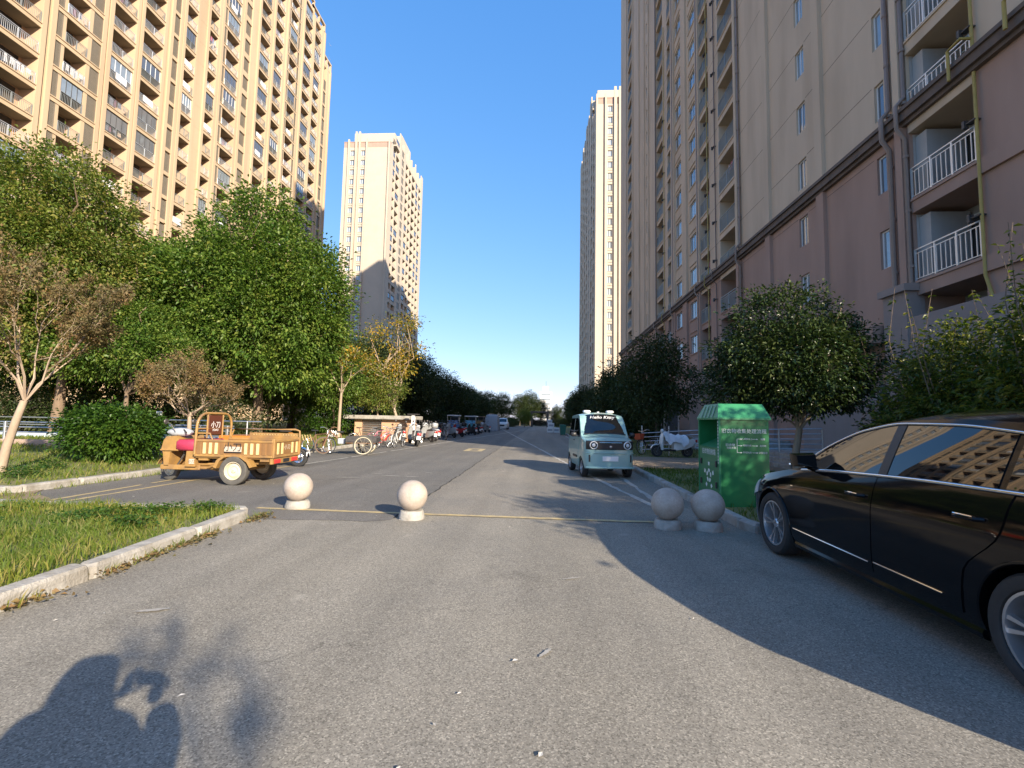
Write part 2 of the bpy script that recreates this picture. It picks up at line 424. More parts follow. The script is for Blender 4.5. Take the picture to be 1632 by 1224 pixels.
# cracked seam between the lanes
sb = MB()
y = 6.7
pts = []
while y < 26:
    pts.append((-2.03 + rng.uniform(-.035, .035), y)); y += rng.uniform(.12, .3)
for a, b in zip(pts, pts[1:]):
    w = rng.uniform(.006, .018)
    sb.add([(a[0] - w, a[1], .0085), (a[0] + w, a[1], .0085), (b[0] + w, b[1], .0085), (b[0] - w, b[1], .0085)], [(0, 1, 2, 3)])
for x0 in (-5.2, -3.7):
    px, py = x0, 10.2
    for k in range(26):
        nx, ny = px + rng.uniform(.02, .12), py + rng.uniform(-.03, .10)
        w = rng.uniform(.004, .01)
        sb.add([(px, py - w, .0085), (nx, ny - w, .0085), (nx, ny + w, .0085), (px, py + w, .0085)], [(0, 1, 2, 3)])
        px, py = nx, ny
M['crack'] = mat('crack_filler', (.035, .033, .03), rough=.9)
sb.obj('road_crack', M['crack'], kind='structure')

def worn_line(name, pts, w, m, z=.009, wear=.06):
    """a painted stripe with nibbled edges"""
    mb = MB()
    for (x0, y0), (x1, y1) in zip(pts, pts[1:]):
        L = math.hypot(x1 - x0, y1 - y0); n = max(2, int(L / .25)); dx, dy = (x1 - x0) / L, (y1 - y0) / L
        row = []
        for i in range(n + 1):
            t = L * i / n
            a = w / 2 - rng.random() ** 3 * wear * w * 4; b = w / 2 - rng.random() ** 3 * wear * w * 4
            row.append(((x0 + dx * t - dy * a, y0 + dy * t + dx * a, z), (x0 + dx * t + dy * b, y0 + dy * t - dx * b, z)))
        for p, q in zip(row, row[1:]):
            if rng.random() < wear * .5: continue
            mb.add([p[0], p[1], q[1], q[0]], [(0, 1, 2, 3)])
    return mb.obj(name, m, kind='structure')
worn_line('stop_line', [(-4.3, 7.12), (-2.1, 7.05), (2.0, 6.97)], .12, M['paint_y'])
worn_line('lane_line', [(1.98, 8.0), (1.49, 11.5), (.87, 16.4), (0, 24), (-7.08, 84)], .13, M['paint_w'], wear=.1)
worn_line('lane_line', [(-6.98, 13.5), (-6.53, 18.15), (-5.5, 31.8), (-2.7, 64.5), (.8, 98.7)], .12, M['paint_w'], wear=.1)
worn_line('lane_line', [(2.1, 8.6), (2.1, 13.0)], .13, M['paint_w'], wear=.12)
worn_line('edge_line', [(2.45, 19), (2.45, 90)], .1, M['paint_w'], wear=.1)
worn_line('edge_line', [(-7.45, 6.9), (-7.38, 9.8), (-6.98, 13.5)], .1, M['paint_y'])
worn_line('edge_line', [(-7.75, 6.9), (-7.85, 9.8)], .1, M['paint_y'])
mb = MB()
for (x0, y0, x1, y1) in ((-3.45, 21.2, -2.6, 21.6), (-3.45, 22.6, -2.6, 23.1), (-3.45, 21.6, -3.2, 22.6), (-2.85, 21.6, -2.6, 22.6)):
    mb.add([(x0, y0, .009), (x1, y0, .009), (x1, y1, .009), (x0, y1, .009)], [(0, 1, 2, 3)])
mb.obj('painted_square', M['paint_y'], kind='structure')
# flakes of paint and paper on the asphalt
mb = MB()
for _ in range(130):
    x, y = rng.uniform(-8, 2.4), rng.uniform(1.6, 14)
    if -4.1 > x and y < 7.6: continue
    s = rng.uniform(.006, .022) * (1 if rng.random() < .93 else 1.8); a = rng.uniform(0, PI)
    c, d = math.cos(a) * s, math.sin(a) * s; k = rng.uniform(.2, .6)
    mb.add([(x - c, y - d, .012), (x + d * k, y - c * k, .013), (x + c, y + d, .012), (x - d * k, y + c * k, .016)], [(0, 1, 2, 3)])
mb.obj('litter', mat('paper_scraps', (.6, .58, .54), (.38, .35, .3), 30, .8, world=True), kind='stuff')
mb = MB()
for (x, y, L, w, a) in ((-2.75, 3.35, .11, .03, .35), (-4.5, 11.0, .3, .06, .1), (-3.6, 11.5, .28, .05, -.05), (-3.1, 11.45, .2, .04, 0), (-4.1, 11.9, .14, .04, .1), (-2.9, 12.4, .1, .03, .2), (.3, 4.4, .09, .015, .4), (.05, 3.0, .07, .02, 1)):
    n = 10; top = []; bot = []
    for i in range(n + 1):
        t = -L + 2 * L * i / n; h = w * math.sin(PI * i / n) ** .6
        top.append((t, h * rng.uniform(.5, 1.1))); bot.append((t, -h * rng.uniform(.5, 1.1)))
    P = top + bot[::-1]; c, s = math.cos(a), math.sin(a)
    mb.add([(x + u * c - v * s, y + u * s + v * c, .0105) for u, v in P], [tuple(range(len(P)))])
mb.obj('paint_smear', mat('spilt_white_paint', (.4, .38, .34), (.28, .26, .23), 22, .7, world=True), kind='structure')

# lawns (gently mounded grids) -------------------------------------------------
def lawn_z(x, y):
    if x < -8.9: return .11 + min(.45, max(0, (-9.1 - x)) * .05) + .03 * math.sin(x * 1.7 + y * .9) * math.sin(y * 1.1)
    return .11 + .02 * math.sin(x * 2.1) * math.sin(y * 1.7)
def lawn(name, x0, y0, x1, y1, nx, ny, zf, m):
    rows = [[(x0 + (x1 - x0) * i / nx, y0 + (y1 - y0) * j / ny, zf(x0 + (x1 - x0) * i / nx, y0 + (y1 - y0) * j / ny)) for i in range(nx + 1)] for j in range(ny + 1)]
    return MB().grid(rows).obj(name, m, kind='structure', smooth=60)
lawn('lawn', -62, 7.7, -9.06, 132, 60, 130, lawn_z, M['turf'])
def strip_z(x, y):
    return .10 + .03 * math.sin(x * 2.3 + 1) * math.sin(y * 2.9) + .02 * math.sin(x * 5) * math.sin(y * 4.1)
def kerb_x(y): return float(np.interp(y, [-1.6, 1.4, 3.9, 5.3, 6.35], [-3.72, -3.78, -3.86, -3.95, -4.02])) - .03
rows = []
for j in range(43):
    y = -2 + 8.44 * j / 42
    rows.append([(-14 + (kerb_x(y) + 14) * i / 50, y, strip_z(-14 + (kerb_x(y) + 14) * i / 50, y) if i < 48 else .085) for i in range(51)])
MB().grid(rows).obj('grass_verge', M['turf'], kind='structure', smooth=60)
lawn('side_lawn', 2.86, 6.62, 10.4, 14.0, 24, 24, lawn_z, M['turf'])
lawn('far_side_lawn', 2.86, 18.6, 10.4, 120, 16, 100, lawn_z, M['turf'])
rows = [[(-30 + (x1 + 30) * i / 40, y, .014 + .02 * math.sin(i * .9) ** 2 * (1 if 0 < i < 40 else 0)) for i in range(41)] for y, x1 in ((6.6, -8.4), (6.8, -7.8), (7.1, -7.6), (7.4, -8.0), (7.7, -8.6), (8.35, -9.05))]
MB().grid(rows).obj('dirt_verge', M['soil'], kind='structure', smooth=60)
sheet('walkway', 10.4, 6.0, 13.2, 120, .10, M['kerb'])
# brick paving beside the mint van
def brick_mat():
    m = bpy.data.materials.new('clay_paving'); m.use_nodes = True
    n = m.node_tree.nodes; l = m.node_tree.links; b = n['Principled BSDF']; b.inputs['Roughness'].default_value = .85
    t = n.new('ShaderNodeTexBrick'); t.inputs['Scale'].default_value = 4.0
    t.inputs['Color1'].default_value = (.30, .24, .17, 1); t.inputs['Color2'].default_value = (.24, .185, .13, 1); t.inputs['Mortar'].default_value = (.13, .115, .08, 1)
    t.inputs['Mortar Size'].default_value = .025
    l.new(n.new('ShaderNodeNewGeometry').outputs['Position'], t.inputs['Vector']); l.new(t.outputs[0], b.inputs['Base Color'])
    bp = n.new('ShaderNodeBump'); bp.inputs['Distance'].default_value = .01; l.new(t.outputs['Fac'], bp.inputs['Height']); bp.invert = True; l.new(bp.outputs[0], b.inputs['Normal'])
    return m
M['paving'] = brick_mat()
sheet('paving', 2.86, 14.0, 10.4, 18.6, .115, M['paving'])
pv = bpy.data.objects['paving']
bm_ = MB(); bm_.cbox(-.118, -.058, 0, .118, .058, .03, .008)
bme = bm_.mesh('brick', mat('clay_brick', (.30, .23, .16), (.22, .165, .11), 2.2, .9, world=True))
for r_ in range(24):
    for c_ in range(12):
        x = 3.02 + c_ * .25 + (r_ % 2) * .125; y = 14.1 + r_ * .13
        if rng.random() < .03: continue
        put('brick', bme, pv, (x, y, .112 + rng.uniform(-.004, .006)), rot=(rng.uniform(-.02, .02), rng.uniform(-.02, .02), rng.uniform(-.03, .03)))

def kerb_run(root, pts, w, h, step, nparts, gap=.012, jitter=.012):
    """kerb stones laid along a polyline, each a part; beyond nparts they join into one"""
    variants = []
    for v in range(3):
        mb = MB()
        L = step - gap
        mb.cbox(-L / 2, -w / 2, -.05, L / 2, w / 2, h, .02 + .006 * v)
        for i, p in enumerate(mb.v):
            mb.v[i] = (p[0] + rng.uniform(-.006, .006), p[1] + rng.uniform(-.006, .006), p[2] + rng.uniform(-.006, .006))
        variants.append(mb.mesh('kerb_stone', M['kerb']))
    rest = MB(); n = 0
    for (x0, y0), (x1, y1) in zip(pts, pts[1:]):
        L = math.hypot(x1 - x0, y1 - y0); a = math.atan2(y1 - y0, x1 - x0); k = max(1, int(round(L / step)))
        for i in range(k):
            t = (i + .5) / k
            x, y = x0 + (x1 - x0) * t, y0 + (y1 - y0) * t
            j = a + rng.uniform(-.012, .012)
            if n < nparts:
                put('kerb_stone', rng.choice(variants), root, (x + rng.uniform(-jitter, jitter), y + rng.uniform(-jitter, jitter), rng.uniform(-.006, .003)), rot=(rng.uniform(-.015, .015), rng.uniform(-.012, .012), j), scale=((L / k) / step, 1, 1))
            else:
                rest.T = Matrix.Translation((x, y, 0)) @ Matrix.Rotation(a, 4, 'Z')
                rest.cbox(-(L / k - gap) / 2, -w / 2, -.05, (L / k - gap) / 2, w / 2, h, .02)
            n += 1
    if rest.v:
        rest.T = None
        rest.obj('kerb_run', M['kerb'], root, kind='stuff')
def kerb(name):
    o = bpy.data.objects.new(name, None); COL.objects.link(o); o['kind'] = 'structure'; return o
kerb_run(kerb('verge_kerb'), [(-3.72, -1.6), (-3.78, 1.4), (-3.86, 3.9), (-3.95, 5.3), (-4.02, 6.35)], .17, .125, 1.0, 30, jitter=.004)
kerb_run(kerb('verge_back_kerb'), [(-4.1, 6.53), (-7.0, 6.5), (-14, 6.55)], .16, .13, .95, 30)
kerb_run(kerb('lawn_kerb'), [(-14, 7.66), (-9.0, 7.66), (-8.97, 7.8), (-8.96, 18), (-8.95, 110)], .16, .13, 1.0, 34)
kerb_run(kerb('street_kerb'), [(7.0, 6.42), (3.3, 6.42), (2.9, 6.5), (2.80, 6.8), (2.79, 14.2), (2.79, 112)], .15, .13, 1.0, 36)

# ------------------------------------------------------------------ building kit
def add_windows_wall(mb, y0, y1, z0, z1, xf, depth, holes, m=0, sgn=-1):
    """wall slab whose face is at x=xf, thickness depth behind it, with rectangular holes [(ya,yb,za,zb)]"""
    xb = xf - sgn * depth
    cols = sorted({(h[0], h[1]) for h in holes})
    y = y0
    for ya, yb in cols:
        if ya > y: mb.box(xf, y, z0, xb, ya, z1, m)
        z = z0
        for h in sorted([h for h in holes if (h[0], h[1]) == (ya, yb)], key=lambda h: h[2]):
            if h[2] > z: mb.box(xf, ya, z, xb, yb, h[2], m)
            z = h[3]
        if z < z1: mb.box(xf, ya, z, xb, yb, z1, m)
        y = yb
    if y < y1: mb.box(xf, y, z0, xb, y1, z1, m)

def window_meshes(w, h, frame_m, glass_m, mull=1, t=.05, d=.06):
    """frame and pane for a window standing in the plane x=0, width along y, centred; opening side irrelevant"""
    mb = MB()
    mb.box(-d, -w / 2, 0, 0, -w / 2 + t, h); mb.box(-d, w / 2 - t, 0, 0, w / 2, h)
    mb.box(-d, -w / 2 + t, 0, 0, w / 2 - t, t); mb.box(-d, -w / 2 + t, h - t, 0, w / 2 - t, h)
    for i in range(mull):
        yy = -w / 2 + w * (i + 1) / (mull + 1)
        mb.box(-d * .9, yy - t * .45, t, -.002, yy + t * .45, h - t)
    g = MB().box(-d * .62, -w / 2 + t * .8, t * .8, -d * .45, w / 2 - t * .8, h - t * .8)
    return mb.mesh('window', frame_m), g.mesh('pane', glass_m)
def railing_mesh(w, h, m, step=.13, posts=2, ret=0.0, thick=.012):
    """baluster railing along y in plane x=0, centred, base at z=0"""
    mb = MB()
    mb.box(-.025, -w / 2, h - .04, .025, w / 2, h)
    mb.box(-.015, -w / 2, h - .17, .015, w / 2, h - .145)
    mb.box(-.015, -w / 2, .06, .015, w / 2, .085)
    n = max(2, int(w / step))
    for i in range(n + 1):
        yy = -w / 2 + w * i / n
        mb.add([(-thick, yy - thick, .08), (thick, yy - thick, .08), (thick, yy + thick, .08), (-thick, yy + thick, .08), (-thick, yy - thick, h - .15), (thick, yy - thick, h - .15), (thick, yy + thick, h - .15), (-thick, yy + thick, h - .15)], [(0, 1, 5, 4), (1, 2, 6, 5), (2, 3, 7, 6), (3, 0, 4, 7)])
    for i in range(posts + 2):
        yy = -w / 2 + .03 + (w - .06) * i / (posts + 1)
        mb.box(-.028, yy - .028, 0, .028, yy + .028, h - .04)
    return mb.mesh('railing', m)
def cached(fn):
    memo = {}
    def g(*a):
        k = tuple(round(x, 2) if isinstance(x, float) else (x.name if hasattr(x, 'name') else x) for x in a)
        if k not in memo: memo[k] = fn(*a)
        return memo[k]
    return g
window_meshes = cached(window_meshes); railing_mesh = cached(railing_mesh)
# ------------------------------------------------------------------ LEFT apartment block (sunlit, faces +x)
XL = -45.7
FL = 2.95
lb = thing('apartment_block', 'long sunlit peach apartment block with tall pilasters and rows of railed balconies', 'apartment building', (0, 0, 0))
top = [(28.0, 85.2, 81.2), (85.2, 89.9, 80.4), (89.9, 93.4, 74.3)]
bays = [  # y0, y1, kind
    (29.6, 33.2, 'b'), (34.3, 37.75, 'b'), (38.95, 43.4, 'wb'), (44.45, 47.2, 'b'), (48.1, 50.9, 'b'), (52.2, 53.15, 'l'), (54.1, 55.9, 'b'),
    (58.1, 59.75, 'b'), (60.8, 64.2, 'sb'), (65.3, 66.8, 'st'), (68.95, 71.65, 'b'), (72.9, 75.4, 'b'), (76.8, 80.6, 'sbs'), (82.05, 84.95, 'b'), (85.9, 88.5, 'b'), (90.2, 91.5, 'l2')]
M['soffit'] = mat('shaded_soffit', (.25, .2, .145), (.29, .235, .17), .6, .9, world=True)  # darker than the slab face: shadow under the balconies put into the colour
core = MB()
for (y0, y1, zt) in top:
    core.box(-61, y0, -.1, XL - 1.55, y1, zt)
core.obj('wall', M['salmon'], lb)
edges = [28.0] + [v for b in bays for v in b[:2]] + [93.4]
for i in range(0, len(edges), 2):
    y0, y1 = edges[i], edges[i + 1]
    zt = 81.2 if y0 < 84.5 else 80.4 if y0 < 89 else 74.3
    mb = MB()
    mb.box(XL - 1.6, y0, 0, XL - .12, y1, zt)
    w = y1 - y0
    if w > .7:
        k = min(.42, w * .4)
        mb.box(XL - .12, y0, 0, XL + .06, y0 + k, zt + .9); mb.box(XL - .12, y1 - k, 0, XL + .06, y1, zt + .5)
    else:
        mb.box(XL - .12, y0 + .03, 0, XL + .04, y1 - .03, zt + .6)
    if w > 1.8:
        for kf in range(5, 28): mb.box(XL - .13, y0 + .43, FL * kf + .74, XL - .112, y1 - .43, FL * kf + .77)
    mb.obj('pilaster', M['peach'], lb)
# parapet frames on the roof
for (y0, y1, zt) in ((76.5, 85.2, 81.2), (85.2, 89.9, 80.4), (89.9, 93.4, 74.3)):
    mb = MB()
    mb.box(XL - 8, y0, zt, XL - .2, y1, zt + .7)
    n = max(2, int((y1 - y0) / 2.2))
    for i in range(n + 1):
        yy = y0 + (y1 - y0) * i / n
        mb.box(XL - .5, yy - .18, zt + .7, XL - .1, yy + .18, zt + 2.0)
    mb.box(XL - .55, y0 - .18, zt + 2.0, XL - .05, y1 + .18, zt + 2.3)
    mb.obj('parapet', M['peach'], lb)
louv_cache = {}
def louvre(w, h):
    k = (round(w, 2), round(h, 2))
    if k not in louv_cache:
        mb = MB()
        mb.box(-.06, -w / 2, 0, -.03, w / 2, h)
        n = int(h / .16)
        for i in range(n):
            z = h * i / n
            mb.add([(-.03, -w / 2, z + .02), (-.03, w / 2, z + .02), (0, w / 2, z + .10), (0, -w / 2, z + .10), (-.03, -w / 2, z + .13), (-.03, w / 2, z + .13)], [(0, 1, 2, 3), (3, 2, 5, 4)])
        for s in (-1, 1): mb.box(-.06, s * w / 2 - .03, 0, .015, s * w / 2 + .03, h)
        louv_cache[k] = mb.mesh('louvre_panel', M['louvre'])
    return louv_cache[k]
slab_cache = {}
def slab_mesh(w):
    k = round(w, 2)
    if k not in slab_cache:
        mb = MB()
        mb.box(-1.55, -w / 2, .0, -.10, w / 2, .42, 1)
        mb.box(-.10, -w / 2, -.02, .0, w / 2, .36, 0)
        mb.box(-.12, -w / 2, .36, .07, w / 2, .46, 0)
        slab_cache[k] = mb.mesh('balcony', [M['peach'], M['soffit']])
    return slab_cache[k]
laundry_cache = []
for v in range(4):
    mb = MB(); r2 = random.Random(v)
    if v == 0: mb.add([(.03, -.8, .35), (.03, .5, .3), (.03, .5, 1.07), (.03, -.8, 1.07), (-.03, -.8, 1.08), (-.03, .5, 1.08), (-.05, -.8, .5), (-.05, .5, .5)], [(0, 1, 2, 3), (3, 2, 5, 4), (4, 5, 7, 6)])
    else:
        y = -1.0
        while y < .9:
            w = r2.uniform(.25, .5); z1 = 1.1 if v < 3 else 2.0; hh = r2.uniform(.4, .75)
            mb.add([(-.25, y, z1 - hh), (-.2, y + w, z1 - hh), (-.22, y + w * .9, z1), (-.22, y + w * .1, z1)], [(0, 1, 2, 3)]); y += w + r2.uniform(.02, .25)
    laundry_cache.append(mb.mesh('laundry', M['cloth_w'] if v < 2 else M['cloth_c']))
def sliding_door(w):
    return window_meshes(w, 2.42, M['darkmetal'], M['glass_d'], 2)
rb = random.Random(3)
low = MB()
def left_balcony(y0, y1, kf, kind):
    z = FL * kf + .75
    w = y1 - y0; yc = (y0 + y1) / 2
    s = put('balcony', slab_mesh(w), lb, (XL, yc, z))
    fl = z + .44
    ra, rbm = -w / 2 + .05, w / 2 - .05
    if kind == 'wb':
        put('louvre_panel', louvre(.55, 2.4), s, (-.05, -w / 2 + .3, .46)); put('louvre_panel', louvre(.95, 2.4), s, (-.05, w / 2 - .48, .46))
        MB().box(-1.5, -w / 2 + .6, .46, -.06, -w / 2 + .95, 2.95).box(-1.5, w / 2 - 1.35, .46, -.06, w / 2 - .97, 2.95).obj('side_wall', M['peach'], s)
        ra, rbm = -w / 2 + .95, w / 2 - 1.35
    elif kind == 'sb':
        put('louvre_panel', louvre(.45, 2.4), s, (-.05, -w / 2 + .24, .46)); ra = -w / 2 + .75
        MB().box(-1.5, -w / 2 + .48, .46, -.06, -w / 2 + .75, 2.95).obj('side_wall', M['peach'], s)
    elif kind == 'sbs':
        put('louvre_panel', louvre(.4, 2.4), s, (-.05, -w / 2 + .22, .46)); put('louvre_panel', louvre(.5, 2.4), s, (-.05, w / 2 - .27, .46)); ra, rbm = -w / 2 + .66, w / 2 - .74
        MB().box(-1.5, -w / 2 + .44, .46, -.06, -w / 2 + .66, 2.95).box(-1.5, w / 2 - .74, .46, -.06, w / 2 - .54, 2.95).obj('side_wall', M['peach'], s)
    rw = rbm - ra; rc = (ra + rbm) / 2
    put('railing', railing_mesh(rw, 1.05, M['rail'] if rb.random() < .5 else M['railgrey'], .14, 1), s, (-.06, rc, .44))
    fr, pa = sliding_door(min(rw * .92, 3.2))
    d = put('sliding_door', fr, s, (-1.5, rc - rw * .05, .44))
    put('door_glass', pa, s, (-1.5, rc - rw * .05, .44))
    p_close = .62 if (kf < 11 and y0 > 50) else .22
    if rb.random() < p_close:
        g, p = window_meshes(rw, 1.42, M['white'] if rb.random() < .3 else M['darkmetal'], M['glass_l'] if rb.random() < .45 else M['glass'], 3, .05)
        put('glazing_frame', g, s, (-.1, rc, 1.49)); put('glazing', p, s, (-.1, rc, 1.49))
    if rb.random() < .28:
        put('laundry', rb.choice(laundry_cache), s, (-.03, rc + rb.uniform(-.3, .3), .44))
for (y0, y1, kind) in bays:
    zt = 81.2 if y0 < 84.5 else 80.4 if y0 < 89 else 74.3
    # balconies that the trees leave in view
    for kf in range(0, 28):
        z = FL * kf + .75
        if z + 2.9 > zt: continue
        yc = (y0 + y1) / 2
        zmax = 1.41 + 1.03 * math.hypot(45.7, yc) * 1.02 + 4
        vis = 5 <= kf and z < zmax and (y0 > 33 or z > 16)
        if kind in ('b', 'wb', 'sb', 'sbs'):
            if vis: left_balcony(y0, y1, kf, kind)
            else:
                low.box(XL - 1.55, y0, z, XL, y1, z + .44); low.box(XL - .08, y0, z + 1.4, XL - .04, y1, z + 1.48); low.box(XL - 1.56, y0 + .5, z + .45, XL - 1.5, y1 - .5, z + 2.5, 1)
        elif kind == 'st':
            if kf == 0: continue
            mb_y = (y0 + y1) / 2
            MBw = MB().box(XL - 1.5, y0, z + 2.12, XL - .05, y1, z + 2.95)
            if vis:
                g, p = window_meshes(y1 - y0, 2.1, M['louvre'], M['louvre'], 0, .06)
                o = put('stair_window', louvre(y1 - y0, 2.12), lb, (XL - .2, mb_y, z))
                MBw.obj('spandrel', M['peach'], lb)
            else: low.box(XL - 1.5, y0, z + 2.12, XL - .05, y1, z + 2.95)
        else:
            if vis:
                o = put('louvre_panel', louvre(y1 - y0, 2.3), lb, (XL - .1, yc, z + .46))
                MB().box(XL - 1.5, y0, z, XL - .02, y1, z + .44).obj('ledge', M['peach'], lb)
            else: low.box(XL - 1.5, y0, z, XL - .02, y1, z + .44)
low.obj('other_floors', [M['peach'], M['glass_d']], lb, kind='stuff')

# ------------------------------------------------------------------ RIGHT apartment block (in shade, faces -x)
XR = 13.0
rbk = thing('apartment_block', 'shaded tan apartment block with mauve lower floors and a dark band, right of the street', 'apartment building', (0, 0, 0))
HR = 86.0
mb = MB(); mb.box(XR + 1.6, 6.8, -.1, 30, 78.0, HR)
mb.box(XR + 3, 42, HR, 26, 52, HR + 7)
mb.obj('core', M['interior'], rbk)
ZB0, ZB1 = 12.2, 12.72            # band
topz = HR
F0 = lambda k: 6.5 + FL * (k - 2)   # balcony slab top
wz = lambda k: (7.43 + FL * (k - 2), 8.91 + FL * (k - 2))
def rwall(y0, y1, wins=(), zlow=0.0):
    """a facade stretch: mauve below the band, tan above, holes for its windows"""
    hl = []; hu = []
    for (ya, yb) in wins:
        for k in range(2, 28):
            a, b = wz(k)
            (hl if b < ZB0 else hu).append((ya, yb, a, b))
    m1 = MB(); add_windows_wall(m1, y0, y1, zlow, ZB0, XR, 1.6, hl); m1.obj('lower_wall', M['brown'], rbk)
    m2 = MB(); add_windows_wall(m2, y0, y1, ZB1, topz, XR, 1.6, hu); m2.obj('upper_wall', M['tan'], rbk)
M['groove'] = mat('joint_groove', (.12, .095, .08), rough=.9)
def groove(y0, y1, k0=3, k1=26):
    mb = MB()
    for k in range(k0, k1):
        z = 8.93 + FL * (k - 2)
        if ZB0 - .1 < z < ZB1 + .1: continue
        mb.box(XR - .004, y0, z, XR + .02, y1, z + .022)
    mb.obj('wall_joint', M['groove'], rbk)
def rpil(y0, y1, out=.14, upper='tan', z0=0.0, up=True, low=True):
    if low: MB().box(XR - out, y0, z0, XR + .1, y1, ZB0 - .003).obj('pilaster', M['brown'], rbk)
    if up: MB().box(XR - out, y0, ZB1 + .003, XR + .1, y1, topz).obj('pilaster', M[upper], rbk)
rwall(6.8, 14.4); 
rwall(17.0, 31.8, [(18.12, 18.62), (23.42, 24.2)])
rwall(34.7, 36.8); rwall(38.8, 39.85)
rwall(39.85, 46.1, [(39.95, 41.7), (44.2, 46.0)])
rwall(46.1, 47.4); rwall(48.9, 50.8); rwall(53.4, 58.2); rwall(58.2, 68.6, [(58.4, 58.9)]); rwall(71.4, 72.2); rwall(73.3, 78.0)
groove(18.75, 21.85); groove(22.6, 23.35); groove(24.25, 26.95); groove(27.6, 31.2); groove(34.75, 36.75); groove(48.95, 50.75)
for a, b, o in ((21.9, 22.45, .16), (27.0, 27.55, .16), (31.2, 31.55, .2), (17.1, 17.4, .22), (38.85, 39.15, .14), (39.3, 39.6, .14), (42.3, 43.5, .16), (46.2, 46.55, .14), (46.8, 47.25, .14), (53.6, 53.9, .14), (57.2, 57.5, .14), (59.6, 60.2, .14), (62.8, 63.3, .16), (67.2, 67.7, .16), (72.3, 73.2, .16)):
    rpil(a, b, o)
# horizontal bands of the near lower wall
for k in range(1, 4):
    MB().box(XR - .1, 6.8, F0(k) - .5, XR + .05, 14.38, F0(k) - .02).obj('ledge', M['brown'], rbk)
# the dark band with its gutter
mb = MB()
mb.box(XR - .28, 6.6, ZB0 + .14, XR + .2, 78.0, ZB1); mb.box(XR - .16, 6.6, ZB0, XR + .2, 78.0, ZB0 + .14)
mb.box(XR - .36, 6.6, ZB1 - .08, XR - .28, 78.0, ZB1 + .06); 
mb.obj('cornice', M['belt'], rbk)
fwinE, pwinE = window_meshes(1.75, 1.48, M['white'], M['glass'], 1)
for (ya, yb, fm, mull) in ((18.12, 18.62, M['white'], 0), (23.42, 24.2, M['white'], 1), (39.95, 41.7, M['white'], 1), (44.2, 46.0, M['white'], 1), (58.4, 58.9, M['white'], 0)):
    for k in range(2, 28):
        a, b = wz(k)
        zlim = 1.41 + 1.05 * math.hypot(13, ya) + 6
        if a > zlim: continue
        gl = M['glass_l'] if rb.random() < .35 else M['glass']
        fr, pa = window_meshes(yb - ya - .01, 1.475, fm, gl, mull, .06 if mull == 0 else .055)
        w = put('window', fr, rbk, (XR + .09, (ya + yb) / 2, a + .002), rot=(0, 0, PI))
        put('pane', pa, w)
        if ya > 39 and ya < 50:    # sill and hood bands of the two-light windows
            MB().box(XR - .06, ya - .05, a - .12, XR + .02, yb + .05, a - .01).obj('sill', M['tan'] if a > ZB1 else M['brown'], w).matrix_parent_inverse = (Matrix.Translation((XR + .09, (ya + yb) / 2, a + .002)) @ Matrix.Rotation(PI, 4, 'Z')).inverted()
            MB().box(XR - .06, ya - .05, b + .3, XR + .02, yb + .05, b + .42).obj('hood', M['tan'] if a > ZB1 else M['brown'], w).matrix_parent_inverse = (Matrix.Translation((XR + .09, (ya + yb) / 2, a + .002)) @ Matrix.Rotation(PI, 4, 'Z')).inverted()
rs_cache = {}
def rslab(w, m):
    k = (round(w, 2), m.name)
    if k not in rs_cache:
        mb = MB()
        mb.box(.06, -w / 2, -.5, 1.6, w / 2, -.04); mb.box(-.03, -w / 2, -.5, .06, w / 2, -.09); mb.box(-.08, -w / 2, -.09, .1, w / 2, .0)
        rs_cache[k] = mb.mesh('balcony', m)
    return rs_cache[k]
def right_balcony(y0, y1, k, near=False):
    z = F0(k); w = y1 - y0; yc = (y0 + y1) / 2
    mm = M['brown'] if z < ZB0 else M['tan']
    s = put('balcony', rslab(w, mm), rbk, (XR, yc, z))
    put('railing', railing_mesh(w - .06, 1.12, M['rail'] if near else M['railgrey'], .17 if near else .14, 2 if near else 1, 0.0, .014 if near else .012), s, (-.02, 0, 0))
    MB().box(.12, w / 2 - .02, 0, 1.55, w / 2 - .005, 2.4).obj('side_wall', M['interior'], s) if near else None
    fr, pa = window_meshes(min(w * .8, 1.9), 2.15, M['white'], M['glass_d'], 1)
    put('sliding_door', fr, s, (1.52, 0, .0), rot=(0, 0, PI)); put('door_glass', pa, s, (1.52, 0, 0), rot=(0, 0, PI))
    if near:
        MB().box(.2, w / 2 - .5, 0, 1.5, w / 2 - .03, 2.3).obj('cupboard', M['interior'], s)
    elif rb.random() < .35:
        put('laundry', rb.choice(laundry_cache), s, (.25, 0, 0), rot=(0, 0, PI))
for (y0, y1, near) in ((14.4, 17.0, True), (31.8, 34.7, False), (36.8, 38.8, False), (47.4, 48.9, False), (50.8, 53.4, False), (68.6, 71.4, False), (72.2, 73.3, False)):
    for k in range(2 if not near else 2, 28):
        zlim = 1.41 + 1.05 * math.hypot(13, y0) + 6
        if F0(k) > zlim: continue
        right_balcony(y0, y1, k, near)
